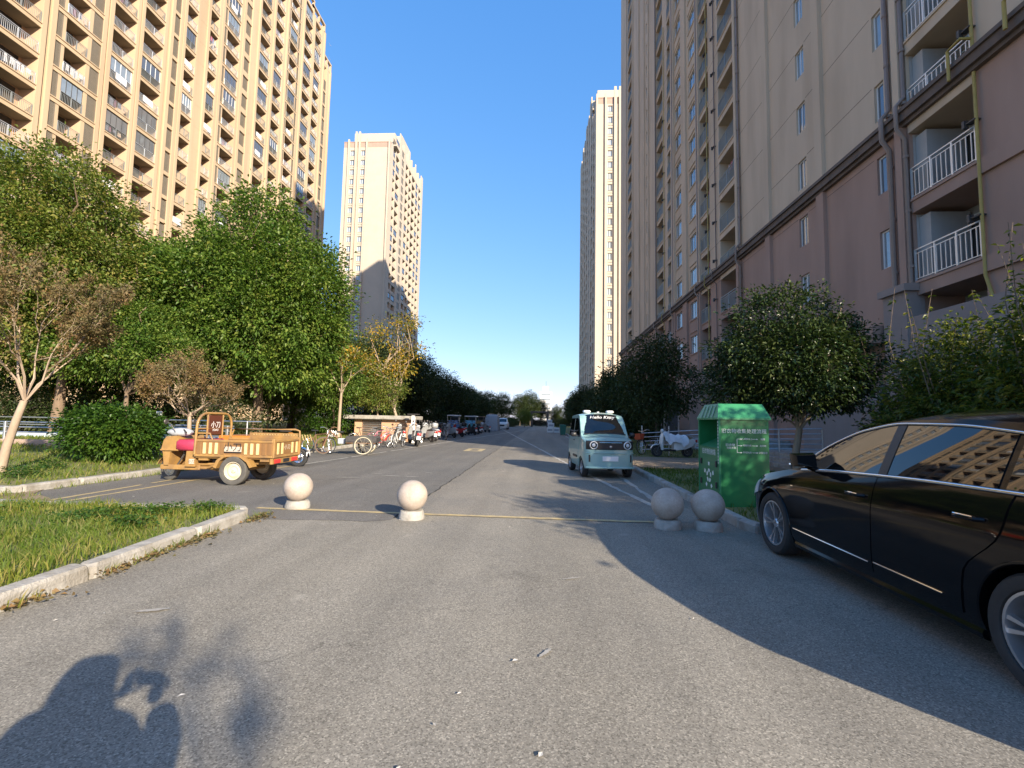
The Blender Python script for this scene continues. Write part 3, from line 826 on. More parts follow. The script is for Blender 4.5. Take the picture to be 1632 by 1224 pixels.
# pipes
def pipe(name, pts, r, m, n=8):
    return MB().tube(pts, r, n).obj(name, m, rbk, smooth=40)
for yy, r_ in ((17.75, .085), (17.02, .07), (31.05, .07)):
    pipe('downpipe', [(XR - .12, yy, topz), (XR - .12, yy, ZB1 + .55), (XR - .40, yy, ZB1 + .2), (XR - .40, yy, ZB0 - .1), (XR - .14, yy, ZB0 - .5), (XR - .14, yy, 6.3)], r_, M['pipe'])
for yy in (17.75, 17.02, 31.05):
    mb = MB()
    for z in np.arange(7, 40, 2.0): mb.lathe([(.1, 0), (.1, .09)], 8, Matrix.Translation((XR - .12, yy, z)))
    mb.obj('pipe_joint', M['pipe'], rbk, smooth=40)
pipe('gas_pipe', [(XR - .12, 14.3, 40), (XR - .12, 14.3, ZB1 + .1)], .045, M['yellowpipe'])
pipe('gas_pipe', [(XR - .12, 14.3, ZB0 - .05), (XR - .12, 14.3, 5.9), (XR - .12, 14.05, 5.0)], .045, M['yellowpipe'])
pipe('gas_pipe', [(XR - .12, 14.3, ZB1 + .5), (XR - .46, 14.3, ZB1 + .5), (XR - .46, 14.75, ZB1 + .45), (XR - .46, 14.75, ZB0 + .0)], .045, M['yellowpipe'])
pipe('gas_pipe', [(XR - .2, 12.6, ZB1 + .45), (XR - .5, 12.6, ZB1 + .42), (XR - .5, 12.9, ZB1 + .4), (XR - .5, 12.9, ZB0 + .1)], .05, M['yellowpipe'])
for yy in (35.3, 36.95, 50.0):
    pipe('gas_pipe', [(XR - .1, yy, 45), (XR - .1, yy, ZB1 + .3), (XR - .42, yy, ZB1 + .15), (XR - .42, yy, ZB0 - .1), (XR - .1, yy, ZB0 - .4), (XR - .1, yy, 3.2)], .04, M['yellowpipe'] if yy > 36 else M['pipebrown'], 6)
for yy in (39.2, 46.6, 53.5):
    pipe('downpipe', [(XR - .16, yy, 60), (XR - .16, yy, ZB1 + .2), (XR - .42, yy, ZB1), (XR - .42, yy, ZB0), (XR - .16, yy, ZB0 - .4), (XR - .16, yy, 3.2)], .06, M['pipe'], 6)
mb = MB()
for yy in (35.3, 36.95, 14.3, 50.0):
    for k in range(2, 12):
        mb.box(XR - .2, yy - .02, F0(k) + 1.2, XR, yy + .3, F0(k) + 1.24); mb.box(XR - .24, yy + .28, F0(k) + 1.1, XR - .1, yy + .36, F0(k) + 1.34)
mb.obj('pipe_bracket', M['darkmetal'], rbk)
# column base and lower blocks of the near bay
M['grey_render'] = mat('grey_render', (.27, .22, .20), (.31, .255, .23), .8, .85, world=True)
mb = MB(); mb.box(XR - .42, 16.9, 0, XR + .2, 18.0, 6.15); mb.box(XR - .55, 16.8, 6.15, XR + .2, 18.1, 6.4); mb.obj('column', M['grey_render'], rbk)
mb = MB(); mb.box(XR - .35, 6.8, 0, XR - .003, 16.9, 5.2); mb.obj('base_wall', M['grey_render'], rbk)
MB().prism([(18.2, 4.55), (23.5, 4.55), (23.5, 4.8), (18.2, 5.2)], 'x', XR - .7, XR - .005).obj('canopy', M['brown'], rbk)
mb = MB(); mb.box(XR - .5, 18.3, 0, XR - .004, 23.4, 3.0); mb.obj('entrance_wall', M['grey_render'], rbk)

# entrance porch in front of the block
pr = thing('entrance_porch', 'plain mauve block of an entrance porch projecting from the shaded building', 'porch', (0, 0, 0))
mb = MB(); mb.box(9.25, 30.0, 0, XR - .3, 36, 4.55); mb.box(9.2, 29.95, 4.55, XR - .3, 36.05, 4.72); mb.obj('wall', M['brown'], pr)
mb = MB()
for k in range(3): mb.box(9.25 - .35 * (3 - k), 25.0, 0, XR - .3, 29.99, .18 * (k + 1) + .1) if k == 2 else None
mb.box(7.2, 24.5, 0, XR - .3, 29.98, .3)
mb.obj('landing', M['kerb'], pr)
d = MB().box(6.95, 27.2, .3, 7.03, 27.3, 2.7).box(7.72, 27.2, .3, 7.8, 27.3, 2.7).box(6.95, 27.2, 2.7, 7.8, 27.3, 2.78).obj('door_frame', M['steel'], pr)
MB().box(7.03, 27.22, .3, 7.72, 27.26, 2.7).obj('glass_door', M['glass'], pr)

# ------------------------------------------------------------------ towers along the street
def tower(label, xface, sgn, yf, y1, xw, H, wincols, pils, sidebays, capm, sidem):
    """front faces -y; the side at x=xface faces the street (sgn = outward sign along x)"""
    t = thing('apartment_tower', label, 'apartment tower', (0, 0, 0))
    xi = xface - sgn * xw
    fw = MB(); holes = []
    nfl = int((H - 2) / FL)
    x0, x1 = min(xface, xi), max(xface, xi)
    # front wall with its window holes, built in the x-z plane
    cols = sorted(wincols); x = x0
    for (a, b) in cols:
        fw.box(x, yf, 0, a, yf + .8, H - 1.6)
        z = 0
        for k in range(1, nfl + 1):
            za = FL * k + .2; zb = za + 1.65
            fw.box(a, yf, z, b, yf + .8, za); z = zb
        fw.box(a, yf, z, b, yf + .8, H - 1.6)
        x = b
    fw.box(x, yf, 0, x1, yf + .8, H - 1.6)
    ys_ = yf + 7.4; H2 = H + 7.5          # the rear part stands two storeys higher than the front
    xa, xb = (x0, x1 - 1.2) if sgn > 0 else (x0 + 1.2, x1)
    fw.box(xa, yf + .8, 0, xb, ys_, H - .4); fw.box(xa, ys_, 0, xb, y1, H2)
    fw.box(xa + 2.0, yf + 17, H2, xb - .6, yf + 27, H2 + 5.0)
    roof = lambda yq: H - .4 if yq < ys_ else H2
    fw.obj('wall', M['cream'], t)
    MB().box(x0, yf + .05, H - 1.6, x1, yf + .7, H).box(x0 - .05, yf - .02, H, x1 + .05, yf + .75, H + .25).obj('parapet', capm, t)
    for (a, b, up) in pils:
        MB().box(a, yf - .45, 0, b, yf + .02, H + up).obj('pilaster', M['cream'], t)
    for (a, b) in cols:
        fr, pa = window_meshes(b - a, 1.65, M['white'], M['glass_l'], 1, .1)
        mbl = MB().box(-.45, -(b - a) / 2 - .05, -.75, .0, (b - a) / 2 + .05, -.62).box(-.4, -(b - a) / 2, -.62, -.33, (b - a) / 2, -.12).box(-.45, -(b - a) / 2 - .05, -.12, .0, (b - a) / 2 + .05, .0).mesh('planter_ledge', M['cream'])
        for k in range(1, nfl + 1):
            w = put('window', fr, t, ((a + b) / 2, yf + .25, FL * k + .2), rot=(0, 0, -PI / 2))
            put('pane', pa, w)
            put('planter_ledge', mbl, w, (.25, 0, 0), rot=(0, 0, 0))
            
    # side facade
    yy = yf + .8
    edges = [yf + .8] + [v for b in sidebays for v in b[:2]] + [y1]
    for i in range(0, len(edges), 2):
        a, b = edges[i], edges[i + 1]
        hh = roof((a + b) / 2)
        MB().box(xface - sgn * 1.25, a, 0, xface, b, hh).obj('pilaster', sidem, t)
        if i % 4 == 0: MB().box(xface - sgn * .3, a + .1, hh, xface - sgn * .003, b - .1, hh + 1.2).obj('finial', M['cream'], t)
    for (a, b, kind) in sidebays:
        w = b - a - .01
        mb = MB(); 
        if kind == 'b':
            mb.box(-1.2, -w / 2, 0, -.05, w / 2, .4); mb.box(-.15, -w / 2, .4, -.08, w / 2, 1.1)
            bm = mb.mesh('balcony', M['cream'])
        else:
            mb.box(-.5, -w / 2, .0, -.1, w / 2, 2.1); bm = mb.mesh('stair_window', M['louvre'])
            sp = MB().box(-.6, -w / 2, 2.1, -.02, w / 2, FL).mesh('spandrel', M['cream'])
        fr, pa = window_meshes(w * .97, 2.45, M['darkmetal'], M['glass_d'], 1, .08)
        cl, cp = window_meshes(w, 1.4, M['railgrey'], M['glass'], 2, .07)
        for k in range(2, nfl + 3):
            loc = (xface, (a + b) / 2, FL * k + .75)
            if FL * k + .75 + FL > roof((a + b) / 2): continue
            o = put(bm.name.split('.')[0], bm, t, loc, rot=(0, 0, 0 if sgn > 0 else PI))
            if kind == 'b':
                put('door_glass', pa, o, (-1.1, 0, .4))
                if rb.random() < .3: put('glazing', cp, o, (-.12, 0, 1.36))
            else: put('spandrel', sp, o)
    return t
tower('slender cream apartment tower with a shadow across its lower front, beyond the yellow-leaved tree', -46.0, 1, 133.6, 172, 14.2, 84.0,
      [(-58.2, -56.95), (-54.9, -53.65)], [(-58.85, -58.4, .8), (-56.65, -56.1, 3.2), (-55.6, -55.1, 3.2), (-53.4, -52.95, 1.0), (-46.5, -46.0, .8)],
      [(136.6, 138.8, 'b'), (139.4, 143.0, 'b'), (145.2, 147.8, 's'), (149.8, 152.9, 'b'), (153.7, 156.7, 'b'), (157.4, 161.5, 'b'), (162.3, 165.3, 'b'), (166.2, 169.4, 'b')], M['capstone'], M['cream'])
tower('narrow cream apartment tower partly hidden behind the shaded tan block', 13.0, -1, 115.5, 163, 17, 83.5,
      [(16.0, 17.1), (20.4, 21.5)], [(15.2, 15.6, 1.0), (17.5, 18.1, 2.8), (18.7, 19.3, 2.8), (13.0, 13.4, .9), (22, 22.5, 1.0)],
      [(119, 121.4, 'b'), (124, 127, 'b'), (131, 133.5, 's'), (137, 140, 'b'), (143, 146, 'b'), (149, 152, 'b'), (155, 158, 'b')], M['capstone'], M['tan'])
far = thing('office_tower', 'tiny white high-rise on the horizon at the end of the street', 'tower', (0, 0, 0))
mb = MB()
mb.box(-.4, 300, 0, 7.0, 312, 20.0); mb.box(1.5, 301, 20.0, 5.0, 308, 23.5)
mb.obj('wall', M['white'], far)
mb = MB()
for k in range(6):
    mb.box(.3, 299.93, 3 + k * 2.9, 6.3, 299.99, 4.2 + k * 2.9)
mb.obj('window_band', M['glass_l'], far)
MB().tube([(3.4, 304, 23), (3.4, 304, 27)], .12, 5).obj('mast', M['darkmetal'], far)
# ------------------------------------------------------------------ vegetation kit
def leaf_mesh(name, P, D, size, m, npr, asp=.5, fold=.25, droop=.35):
    """P (n,3) leaf bases, D (n,3) leaf pointing directions; each leaf a folded pair of triangles"""
    n = len(P)
    D = D / (np.linalg.norm(D, axis=1, keepdims=True) + 1e-9)
    rnd = npr.normal(size=(n, 3))
    sd = np.cross(D, rnd); sd /= (np.linalg.norm(sd, axis=1, keepdims=True) + 1e-9)
    # keep leaf faces turned somewhat upward
    nn = np.cross(sd, D); flip = nn[:, 2] < 0; sd[flip] *= -1; nn[flip] *= -1
    up = np.array([0, 0, 1.0]); mixw = npr.uniform(.0, .75, (n, 1))
    nn = nn * (1 - mixw) + up * mixw; nn /= np.linalg.norm(nn, axis=1, keepdims=True) + 1e-9
    sd = np.cross(D, nn); sd /= np.linalg.norm(sd, axis=1, keepdims=True) + 1e-9
    nn = np.cross(sd, D)
    s = (size * npr.uniform(.6, 1.3, n))[:, None]
    V = np.empty((n, 4, 3), np.float32)
    V[:, 0] = P
    V[:, 1] = P + D * s * .5 + sd * s * asp * .5 + nn * s * fold * .5
    V[:, 2] = P + D * s - up * s * droop * .5
    V[:, 3] = P + D * s * .5 - sd * s * asp * .5 + nn * s * fold * .5
    me = bpy.data.meshes.new(name)
    me.vertices.add(n * 4); me.vertices.foreach_set('co', V.reshape(-1))
    F = np.empty((n, 2, 3), np.int32); b = (np.arange(n) * 4)[:, None]
    F[:, 0] = b + np.array([0, 1, 2]); F[:, 1] = b + np.array([0, 2, 3])
    me.loops.add(n * 6); me.loops.foreach_set('vertex_index', F.reshape(-1))
    me.polygons.add(n * 2); me.polygons.foreach_set('loop_start', np.arange(0, n * 6, 3, dtype=np.int32))
    me.materials.append(m); me.update(calc_edges=True)
    return me

def crown_points(blobs, nclump, per, cr, npr, shell=.55, flat=.7, upb=.15):
    """leaf positions in clumps spread through ellipsoid blobs (cx,cy,cz,rx,ry,rz)"""
    B = np.array(blobs, float); vol = B[:, 3] * B[:, 4] * B[:, 5]
    idx = npr.choice(len(B), nclump, p=vol ** .7 / (vol ** .7).sum())
    d = npr.normal(size=(nclump, 3)); d /= np.linalg.norm(d, axis=1, keepdims=True)
    r = ((shell + (1 - shell) * npr.random(nclump) ** .6) * npr.uniform(.88, 1.16, nclump))[:, None]
    C = B[idx, :3] + d * r * B[idx, 3:6]
    cs = cr * npr.uniform(.6, 1.4, nclump)
    off = npr.normal(size=(nclump, per, 3)) * cs[:, None, None] * np.array([.6, .6, .6 * flat])
    P = (C[:, None, :] + off).reshape(-1, 3)
    cen = B[idx, :3]
    out = (C - cen) / (B[idx, 3:6] + 1e-6)
    Dl = off / (cs[:, None, None]) + out[:, None, :] * .7 + npr.normal(size=off.shape) * .55 + np.array([0, 0, upb - .25])
    return P, Dl.reshape(-1, 3), C

def limb_mesh(name, base, trunk, targets, r0, m, npr, bend=.25, rt=.012):
    """tapered trunk polyline (list of points) with limbs that reach the target points"""
    mb = MB()
    tp = [Vector(p) for p in trunk]
    n = len(tp)
    mb.tube(tp, [r0 * (1.25 if i == 0 else 1 - .55 * i / (n - 1)) for i in range(n)], 9)
    for t in targets:
        t = Vector(t)
        k = npr.integers(max(0, n // 2), n) if n > 2 else n - 1
        s = tp[int(k)] if npr.random() < .7 else tp[-1]
        L = (t - s).length
        mid = s.lerp(t, .5) + Vector(npr.normal(size=3)) * L * bend * .35 + Vector((0, 0, L * .06))
        q = s.lerp(mid, .5) + Vector(npr.normal(size=3)) * L * .04
        rr = min(r0 * .42, .02 + L * .013)
        mb.tube([s, q, mid, mid.lerp(t, .6) + Vector(npr.normal(size=3)) * L * .05, t], [rr, rr * .85, rr * .6, rr * .38, rt], 5)
    return mb.mesh(name, m, 50)

def tree(name, label, loc, trunk, blobs, nclump, per, cr, size, leafm, barkm, r0, seed, cat='tree', group=None, nlimb=22, asp=.5, shell=.55, upb=.15, flat=.7, extra=None):
    npr = np.random.default_rng(seed)
    t = thing(name, label, cat, loc, 0, group)
    P, D, C = crown_points(blobs, nclump, per, cr, npr, shell, flat, upb)
    if extra is not None:
        P = np.vstack([P, extra[0]]); D = np.vstack([D, extra[1]])
    put('crown', leaf_mesh('crown', P, D, size, leafm, npr, asp), t)
    tg = C[npr.choice(len(C), min(nlimb, len(C)), replace=False)]
    put('trunk', limb_mesh('trunk', None, trunk, tg, r0, barkm, npr), t)
    return t

def twig_tree(name, label, loc, trunk, r0, seed, spread, length, levels, barkm, leafm, nleaf, size, cat='tree', group=None, forks=5, tilt=.75, kids=2, rk=.5):
    """many thin ascending twigs fanning from a short trunk, a thin dress of leaves on them"""
    npr = np.random.default_rng(seed)
    t = thing(name, label, cat, loc, 0, group)
    mb = MB(); tw = MB(); LP = []; LD = []
    tp = [Vector(p) for p in trunk]
    mb.tube(tp, [r0 * (1.15 - .35 * i / (len(tp) - 1)) for i in range(len(tp))], 8)
    def grow(p, d, L, r, lev):
        d = d.normalized()
        q1 = p + d * L * .5 + Vector(npr.normal(size=3)) * L * .05
        d2 = (d + Vector(npr.normal(size=3)) * .16 + Vector((0, 0, .10))).normalized()
        q2 = q1 + d2 * L * .5
        (mb if lev <= 1 else tw).tube([p, q1, q2], [r, r * .8, r * .6], 5 if lev <= 1 else 3, caps=False)
        if lev >= 2:
            for _ in range(3):
                LP.append(p.lerp(q2, npr.random())); LD.append(d2 + Vector(npr.normal(size=3)) * .8)
        if lev < levels:
            for _ in range(kids + (1 if npr.random() < .4 else 0)):
                dd = (d2 + Vector((npr.normal() * spread, npr.normal() * spread, npr.normal() * spread * .6 + .05)))
                grow(q1.lerp(q2, npr.uniform(.3, 1)), dd, L * npr.uniform(.6, .88), r * .58, lev + 1)
    top = tp[-1]
    for i in range(forks):
        a = 2 * PI * i / forks + npr.uniform(-.4, .4)
        grow(top + Vector((0, 0, npr.uniform(-.15, .05))), Vector((math.cos(a) * tilt, math.sin(a) * tilt, 1)), length * npr.uniform(.85, 1.15), r0 * rk, 1)
    put('trunk', mb.mesh('trunk', barkm, 50), t)
    o = put('twigs', tw.mesh('twigs', barkm, fix=False), t); o['kind'] = 'stuff'
    LP = np.array([tuple(p) for p in LP]); LD = np.array([tuple(p) for p in LD])
    if nleaf:
        k = npr.choice(len(LP), nleaf)
        P = LP[k] + npr.normal(size=(nleaf, 3)) * .05
        put('crown', leaf_mesh('crown', P, LD[k] + npr.normal(size=(nleaf, 3)) * .5, size, leafm, npr, .55), t)
    return t

# ------------------------------------------------------------------ left garden
tree('camphor_tree', 'huge dense camphor tree with a bare grey-brown trunk behind the tricycle, fullest crown of all', (-12.95, 21.0, .3),
     [(0, 0, 0), (.05, 0, 1.4), (-.1, .1, 2.8), (-.3, .1, 4.5), (-.3, 0, 6.5)],
     [(-.6, .3, 8.6, 2.6, 2.6, 2.7), (-2.6, .2, 7.0, 3.2, 3.0, 2.4), (1.2, 0, 6.9, 2.4, 2.8, 2.7), (-3.6, -.4, 4.9, 3.2, 2.8, 1.7), (.8, -.4, 5.0, 2.8, 2.9, 1.9), (-1.0, -1.0, 6.2, 3.3, 2.6, 2.6), (1.7, -.6, 3.3, 1.6, 1.8, .9), (-2.2, -.8, 3.6, 2.4, 2.0, .9), (-.2, 0, 10.7, 1.3, 1.4, 1.2), (2.4, .2, 5.9, 1.1, 1.6, 2.0), (-4.9, .4, 6.9, 2.0, 2.2, 1.5), (-5.4, 0, 5.2, 2.0, 2.0, 1.4)],
     1500, 72, .58, .175, M['leaf_sun'], M['bark'], .24, 11, nlimb=46, shell=.7, asp=.52)
tree('camphor_tree', 'tall bushy tree at the left edge with yellowish leaf tips against the lowest balconies', (-18.6, 17.2, .4),
     [(0, 0, 0), (.1, 0, 1.6), (0, .1, 3.4), (-.2, 0, 6.0)],
     [(-.7, 0, 9.3, 2.0, 2.2, 2.0), (-2.6, 0, 8.6, 2.6, 2.4, 2.4), (.5, -.2, 8.0, 1.7, 2.0, 2.2), (1.0, -.4, 6.2, 2.0, 2.0, 1.7), (-1.4, -.8, 6.6, 3.0, 2.2, 2.0), (.6, -.4, 4.4, 2.4, 2.0, 1.6), (-2.4, -.4, 4.4, 2.6, 2.0, 1.6)],
     900, 66, .52, .155, M['leaf_yel'], M['bark'], .2, 12, nlimb=34, shell=.68)
tree('camphor_tree', 'broad green tree filling the middle of the left garden between the two tallest crowns', (-19.2, 23.5, .9),
     [(0, 0, 0), (-.1, 0, 1.6), (.1, .1, 3.2), (0, 0, 5.2)],
     [(-.4, 0, 7.2, 3.0, 2.6, 2.0), (-2.6, 0, 5.8, 2.6, 2.4, 2.0), (2.2, -.3, 6.0, 2.4, 2.4, 2.0), (-.2, -1.0, 5.0, 3.4, 2.6, 1.8), (0, -.6, 3.4, 3.2, 2.2, 1.2)],
     900, 64, .55, .18, M['leaf_sun'], M['bark'], .22, 13, nlimb=30, shell=.68)
tree('camphor_tree', 'dark low tree with forked pale stem under the big camphor crown near the ramp', (-15.4, 16.6, .4),
     [(0, 0, 0), (.15, 0, .9), (.05, .1, 1.7), (.3, 0, 2.6)],
     [(0, 0, 3.5, 1.9, 1.6, 1.1), (-1.2, .2, 3.2, 1.5, 1.4, 1.0), (1.4, .1, 3.1, 1.5, 1.4, .9), (.1, .2, 4.4, 1.5, 1.4, .8)],
     420, 40, .42, .13, M['leaf_sun'], M['bark'], .11, 14, nlimb=20, shell=.5)
for i, (x, y, s, sd) in enumerate(((-22.5, 22, 1.0, 31), (-25, 15.5, 1.1, 32), (-15.4, 28.5, 1.0, 33))):
    tree('broadleaf_tree', ('dark shaded tree standing deep behind the ramp railing', 'dark tree at the far left edge behind the leaning crape myrtle', 'shaded tree just behind the bare trunk of the big camphor')[i], (x, y, .5),
         [(0, 0, 0), (.1, .1, 1.5), (0, 0, 4.0)],
         [(0, 0, 5.2 * s, 3.2, 3, 2.2), (-1.5, 0, 3.6 * s, 2.8, 2.4, 1.9), (1.6, 0, 3.6 * s, 2.8, 2.4, 1.9), (0, -.4, 2.0, 3.2, 2.2, 1.3)],
         460, 40, .65, .21, M['leaf_sun'], M['bark_dark'], .2, sd, nlimb=20, shell=.5)
# understory hedge
for i, (x, y, w) in enumerate(((-21.5, 18.4, 4.2), (-15.6, 19.4, 3.6), (-12.6, 27.4, 1.2), (-13.8, 33, 3.0))):
    tree('hedge', ('dark hedge behind the left end of the ramp wall', 'dark hedge under the big camphor, right of the ramp', 'small green bush at the left end of the shed', 'brownish bush on the lawn behind the shed')[i], (x, y, .35),
         [(0, 0, 0), (.05, 0, .4), (0, 0, .8)], [(-w * .55, 0, .9, w * .6, 1.0, .9), (w * .55, 0, .9, w * .6, 1.0, .85), (0, 0, 1.1, w * .6, 1.1, 1.0)],
         int(90 * w), 34, .36, .12, M['leaf_shade'] if i != 2 else M['leaf_hedge'], M['bark_dark'], .06, 40 + i, cat='hedge', nlimb=10, shell=.3)
# slim stems on the sunlit lawn
for i, (x, y, h, s) in enumerate(((-12.1, 27.0, 2.6, .9), (-13.9, 29.5, 2.8, 1.0), (-10.7, 30.5, 2.4, .9), (-15.6, 26.2, 2.6, 1.0))):
    tree('young_tree', ('multi-stemmed young tree on the sunlit lawn left of the thin pale tree', 'slim leaning young tree deep on the lawn behind the big camphor trunk', 'leafy sapling beside the left end of the shed roof', 'young tree with a low crown left of the big bare trunk')[i], (x, y, .35),
         [(0, 0, 0), (.12, 0, .8), (.05, 0, 1.5), (.2, 0, 2.1)],
         [(0, 0, h, 1.4 * s, 1.3, .9), (.7, 0, h + .6, 1.2 * s, 1.2, .8), (-.8, 0, h + .3, 1.1 * s, 1.1, .8)],
         230, 34, .42, .14, M['leaf_sun'] if i != 2 else M['leaf_yel'], M['bark_pale'], .07, 60 + i, nlimb=14, shell=.45)
twig_tree('crape_myrtle', 'leaning pale-barked crape myrtle with bare twigs and withered leaves at the left edge', (-10.75, 8.95, .2),
          [(0, 0, 0), (.08, 0, .5), (.22, 0, 1.0), (.3, .05, 1.42)], .074, 21, .33, .92, 6, M['bark_pale'], M['leaf_brown'], 15000, .07, forks=6, tilt=.5, rk=.36)
twig_tree('crape_myrtle', 'small flat-topped crape myrtle with brown leaves behind the tricycle seat', (-9.62, 12.5, .25),
          [(0, 0, 0), (.02, 0, .6), (0, 0, 1.2)], .06, 23, .4, .62, 6, M['bark_pale'], M['leaf_brown'], 12000, .06, forks=7, tilt=1.5, rk=.36)
tree('round_shrub', 'round glossy green shrub on the verge left of the yellow tricycle', (-10.72, 11.4, .15),
     [(0, 0, 0), (.03, 0, .3), (0, 0, .6)], [(0, 0, .72, .98, .9, .68), (-.3, -.1, .85, .7, .7, .55), (.35, 0, .82, .68, .7, .55)],
     420, 34, .2, .095, M['leaf_hedge'], M['bark_dark'], .05, 25, cat='shrub', nlimb=16, shell=.72)
twig_tree('thin_tree', 'thin straight pale tree with nearly bare upper branches left of the shed', (-11.25, 26.0, .3),
          [(0, 0, 0), (.02, 0, 1.2), (.06, 0, 2.5)], .085, 27, .3, 1.25, 4, M['bark_pale'], M['leaf_gold'], 1700, .14, forks=4, tilt=.5)
npr_ = np.random.default_rng(5)
tree('golden_tree', 'curving pale tree with golden and green leaves behind the shed', (-9.3, 31.0, .3),
     [(0, 0, 0), (-.05, 0, .7), (-.4, 0, 1.7), (-.45, 0, 2.7), (-1.2, 0, 4.4)],
     [(-3.0, 0, 5.4, 1.2, 1.2, .8), (-1.2, 0, 6.9, 1.6, 1.3, .9), (.3, .2, 5.6, 1.4, 1.2, .9), (-2.2, 0, 4.2, 1.5, 1.2, .7), (-.6, 0, 4.6, 1.4, 1.2, .7), (.2, 0, 7.6, .9, .9, .6)],
     190, 24, .42, .16, M['leaf_gold'], M['bark_pale'], .12, 28, nlimb=26, shell=.3)
# ------------------------------------------------------------------ right-hand planting
tree('round_tree', 'round-crowned dark glossy tree with pale scraped trunk behind the green clothes bin', (7.3, 14.0, .1),
     [(0, 0, 0), (-.05, 0, .6), (.06, 0, 1.2), (0, 0, 2.0), (-.1, 0, 3.0)],
     [(-.3, 0, 3.9, 1.5, 1.5, 1.4), (-1.0, -.1, 3.1, 1.3, 1.3, 1.1), (.8, -.1, 3.1, 1.2, 1.3, 1.2), (-.2, -.5, 2.9, 1.6, 1.3, 1.2), (0, 0, 2.2, 1.6, 1.4, .55), (-1.7, .1, 2.2, .7, .7, .45)],
     900, 40, .28, .115, M['leaf_dark'], M['bark_pale'], .115, 29, nlimb=30, shell=.66)
def shoots(n, h0, h1, w, npr, per=26):
    """upright whips carrying leaves, for the shrubs"""
    P = []; D = []; mb = MB()
    for _ in range(n):
        x, y = npr.uniform(-w, w), npr.uniform(-w, w) * .8
        h = npr.uniform(h0, h1); lean = npr.normal(size=2) * .22
        pts = [(x * .3, y * .3, 0), (x * .7, y * .7, h * .35), (x + lean[0] * .6, y + lean[1] * .6, h * .72), (x + lean[0] * 1.5, y + lean[1] * 1.5, h)]
        mb.tube(pts, [.018, .014, .010, .005], 4, caps=False)
        for k in range(per):
            t = .3 + .7 * npr.random(); i = min(2, int(t * 3)); f = t * 3 - i
            p = np.array(pts[i]) * (1 - f) + np.array(pts[i + 1]) * f
            P.append(p); a = npr.uniform(0, 2 * PI); D.append((math.cos(a), math.sin(a), npr.uniform(-.5, .3)))
    return np.array(P), np.array(D), mb
def shrub(label, loc, h, w, seed, nc, leafm, group=None):
    npr = np.random.default_rng(seed)
    P, D, mb = shoots(34, h * .7, h * 1.14, w * .9, npr)
    t = tree('tall_shrub', label, loc, [(0, 0, 0), (.03, 0, .3), (0, 0, .8)],
             [(0, 0, h * .42, w, w * .9, h * .4), (-w * .4, 0, h * .3, w * .8, w * .8, h * .28), (w * .4, 0, h * .34, w * .8, w * .8, h * .3), (0, 0, h * .66, w * .7, w * .7, h * .26)],
             nc, 30, .27, .115, leafm, M['bark_dark'], .05, seed, cat='shrub', group=group, nlimb=16, shell=.4, asp=.42, extra=(P, D))
    put('stems', mb.mesh('stems', M['bark'], fix=False), t)['kind'] = 'stuff'
    return t
shrub('tall leggy shrub with yellowish leaves at the right edge, above the car roof', (8.7, 8.0, .1), 4.3, 1.45, 71, 620, M['leaf_bush'])
shrub('tall shrub with upright whips between the round tree and the right-edge shrub', (8.5, 9.9, .1), 3.9, 1.35, 72, 520, M['leaf_bush'])
shrub('lower dark shrub close behind the round tree trunk on the building side', (9.8, 12.2, .1), 3.4, 1.4, 73, 420, M['leaf_dark'])
shrub('dark shrub against the column base at the right edge, behind the leggy ones', (10.8, 9.6, .1), 3.6, 1.3, 77, 380, M['leaf_dark'])
for k_, (x_, y_, h_, w_, n_, lab_) in enumerate(((8.5, 5.0, 6.2, 1.5, 620, 'tall leafy tree beside the parked black car, out past the right edge'), (8.8, 1.7, 5.8, 1.3, 210, 'leafy tree by the kerb beyond the car tail, right of the viewer'), (8.4, -1.2, 5.7, 1.5, 640, 'leafy tree behind the viewer, shading the close pair of ball bollards'))):
    tree('kerb_tree', lab_, (x_, y_, .1), [(0, 0, 0), (.04, 0, .7), (0, .03, 1.5), (0, 0, h_ * .6)],
         [(0, 0, h_ * .62, w_, w_, h_ * .3), (-.3, .3, h_ * .42, w_, w_, h_ * .22), (.2, -.3, h_ * .8, w_ * .75, w_ * .75, h_ * .19)], n_, 38, .3, .13, M['leaf_bush'], M['bark'], .09, 80 + k_, nlimb=24, shell=.35)
# ------------------------------------------------------------------ avenue trees in the block's shadow
var = []
for v in range(4):
    npr = np.random.default_rng(100 + v)
    bl = [(0, 0, 3.6, 1.7, 1.7, 1.5), (-.8, .3, 2.9, 1.4, 1.4, 1.1), (.8, -.3, 3.0, 1.4, 1.4, 1.2), (.1, 0, 4.6, 1.2, 1.2, 1.0), (0, -.2, 2.1, 1.5, 1.5, .7)]
    P, D, C = crown_points(bl, 420, 32, .36, npr, .5)
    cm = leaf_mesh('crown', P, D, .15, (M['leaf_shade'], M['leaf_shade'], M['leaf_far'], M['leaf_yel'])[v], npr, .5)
    tm = limb_mesh('trunk', None, [(0, 0, 0), (.05, 0, .9), (-.05, 0, 2.0), (0, 0, 3.0)], C[:16], .09, M['bark_dark'], npr)
    var.append((cm, tm))
def avenue(name, label, x, y, s, v, rz, z=.1, sz=None, group=None):
    t = thing(name, label, 'tree', (x, y, z), rz, group)
    t.scale = (s, s, sz or s)
    put('crown', var[v][0], t); put('trunk', var[v][1], t)
    return t
G2 = 'dark trees lining the right of the street'
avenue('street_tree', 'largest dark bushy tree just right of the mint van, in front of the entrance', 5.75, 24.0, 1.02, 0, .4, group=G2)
avenue('street_tree', 'second dark tree behind the mint van roof, left of the largest one', 5.3, 31.5, .98, 1, 1.4, group=G2)
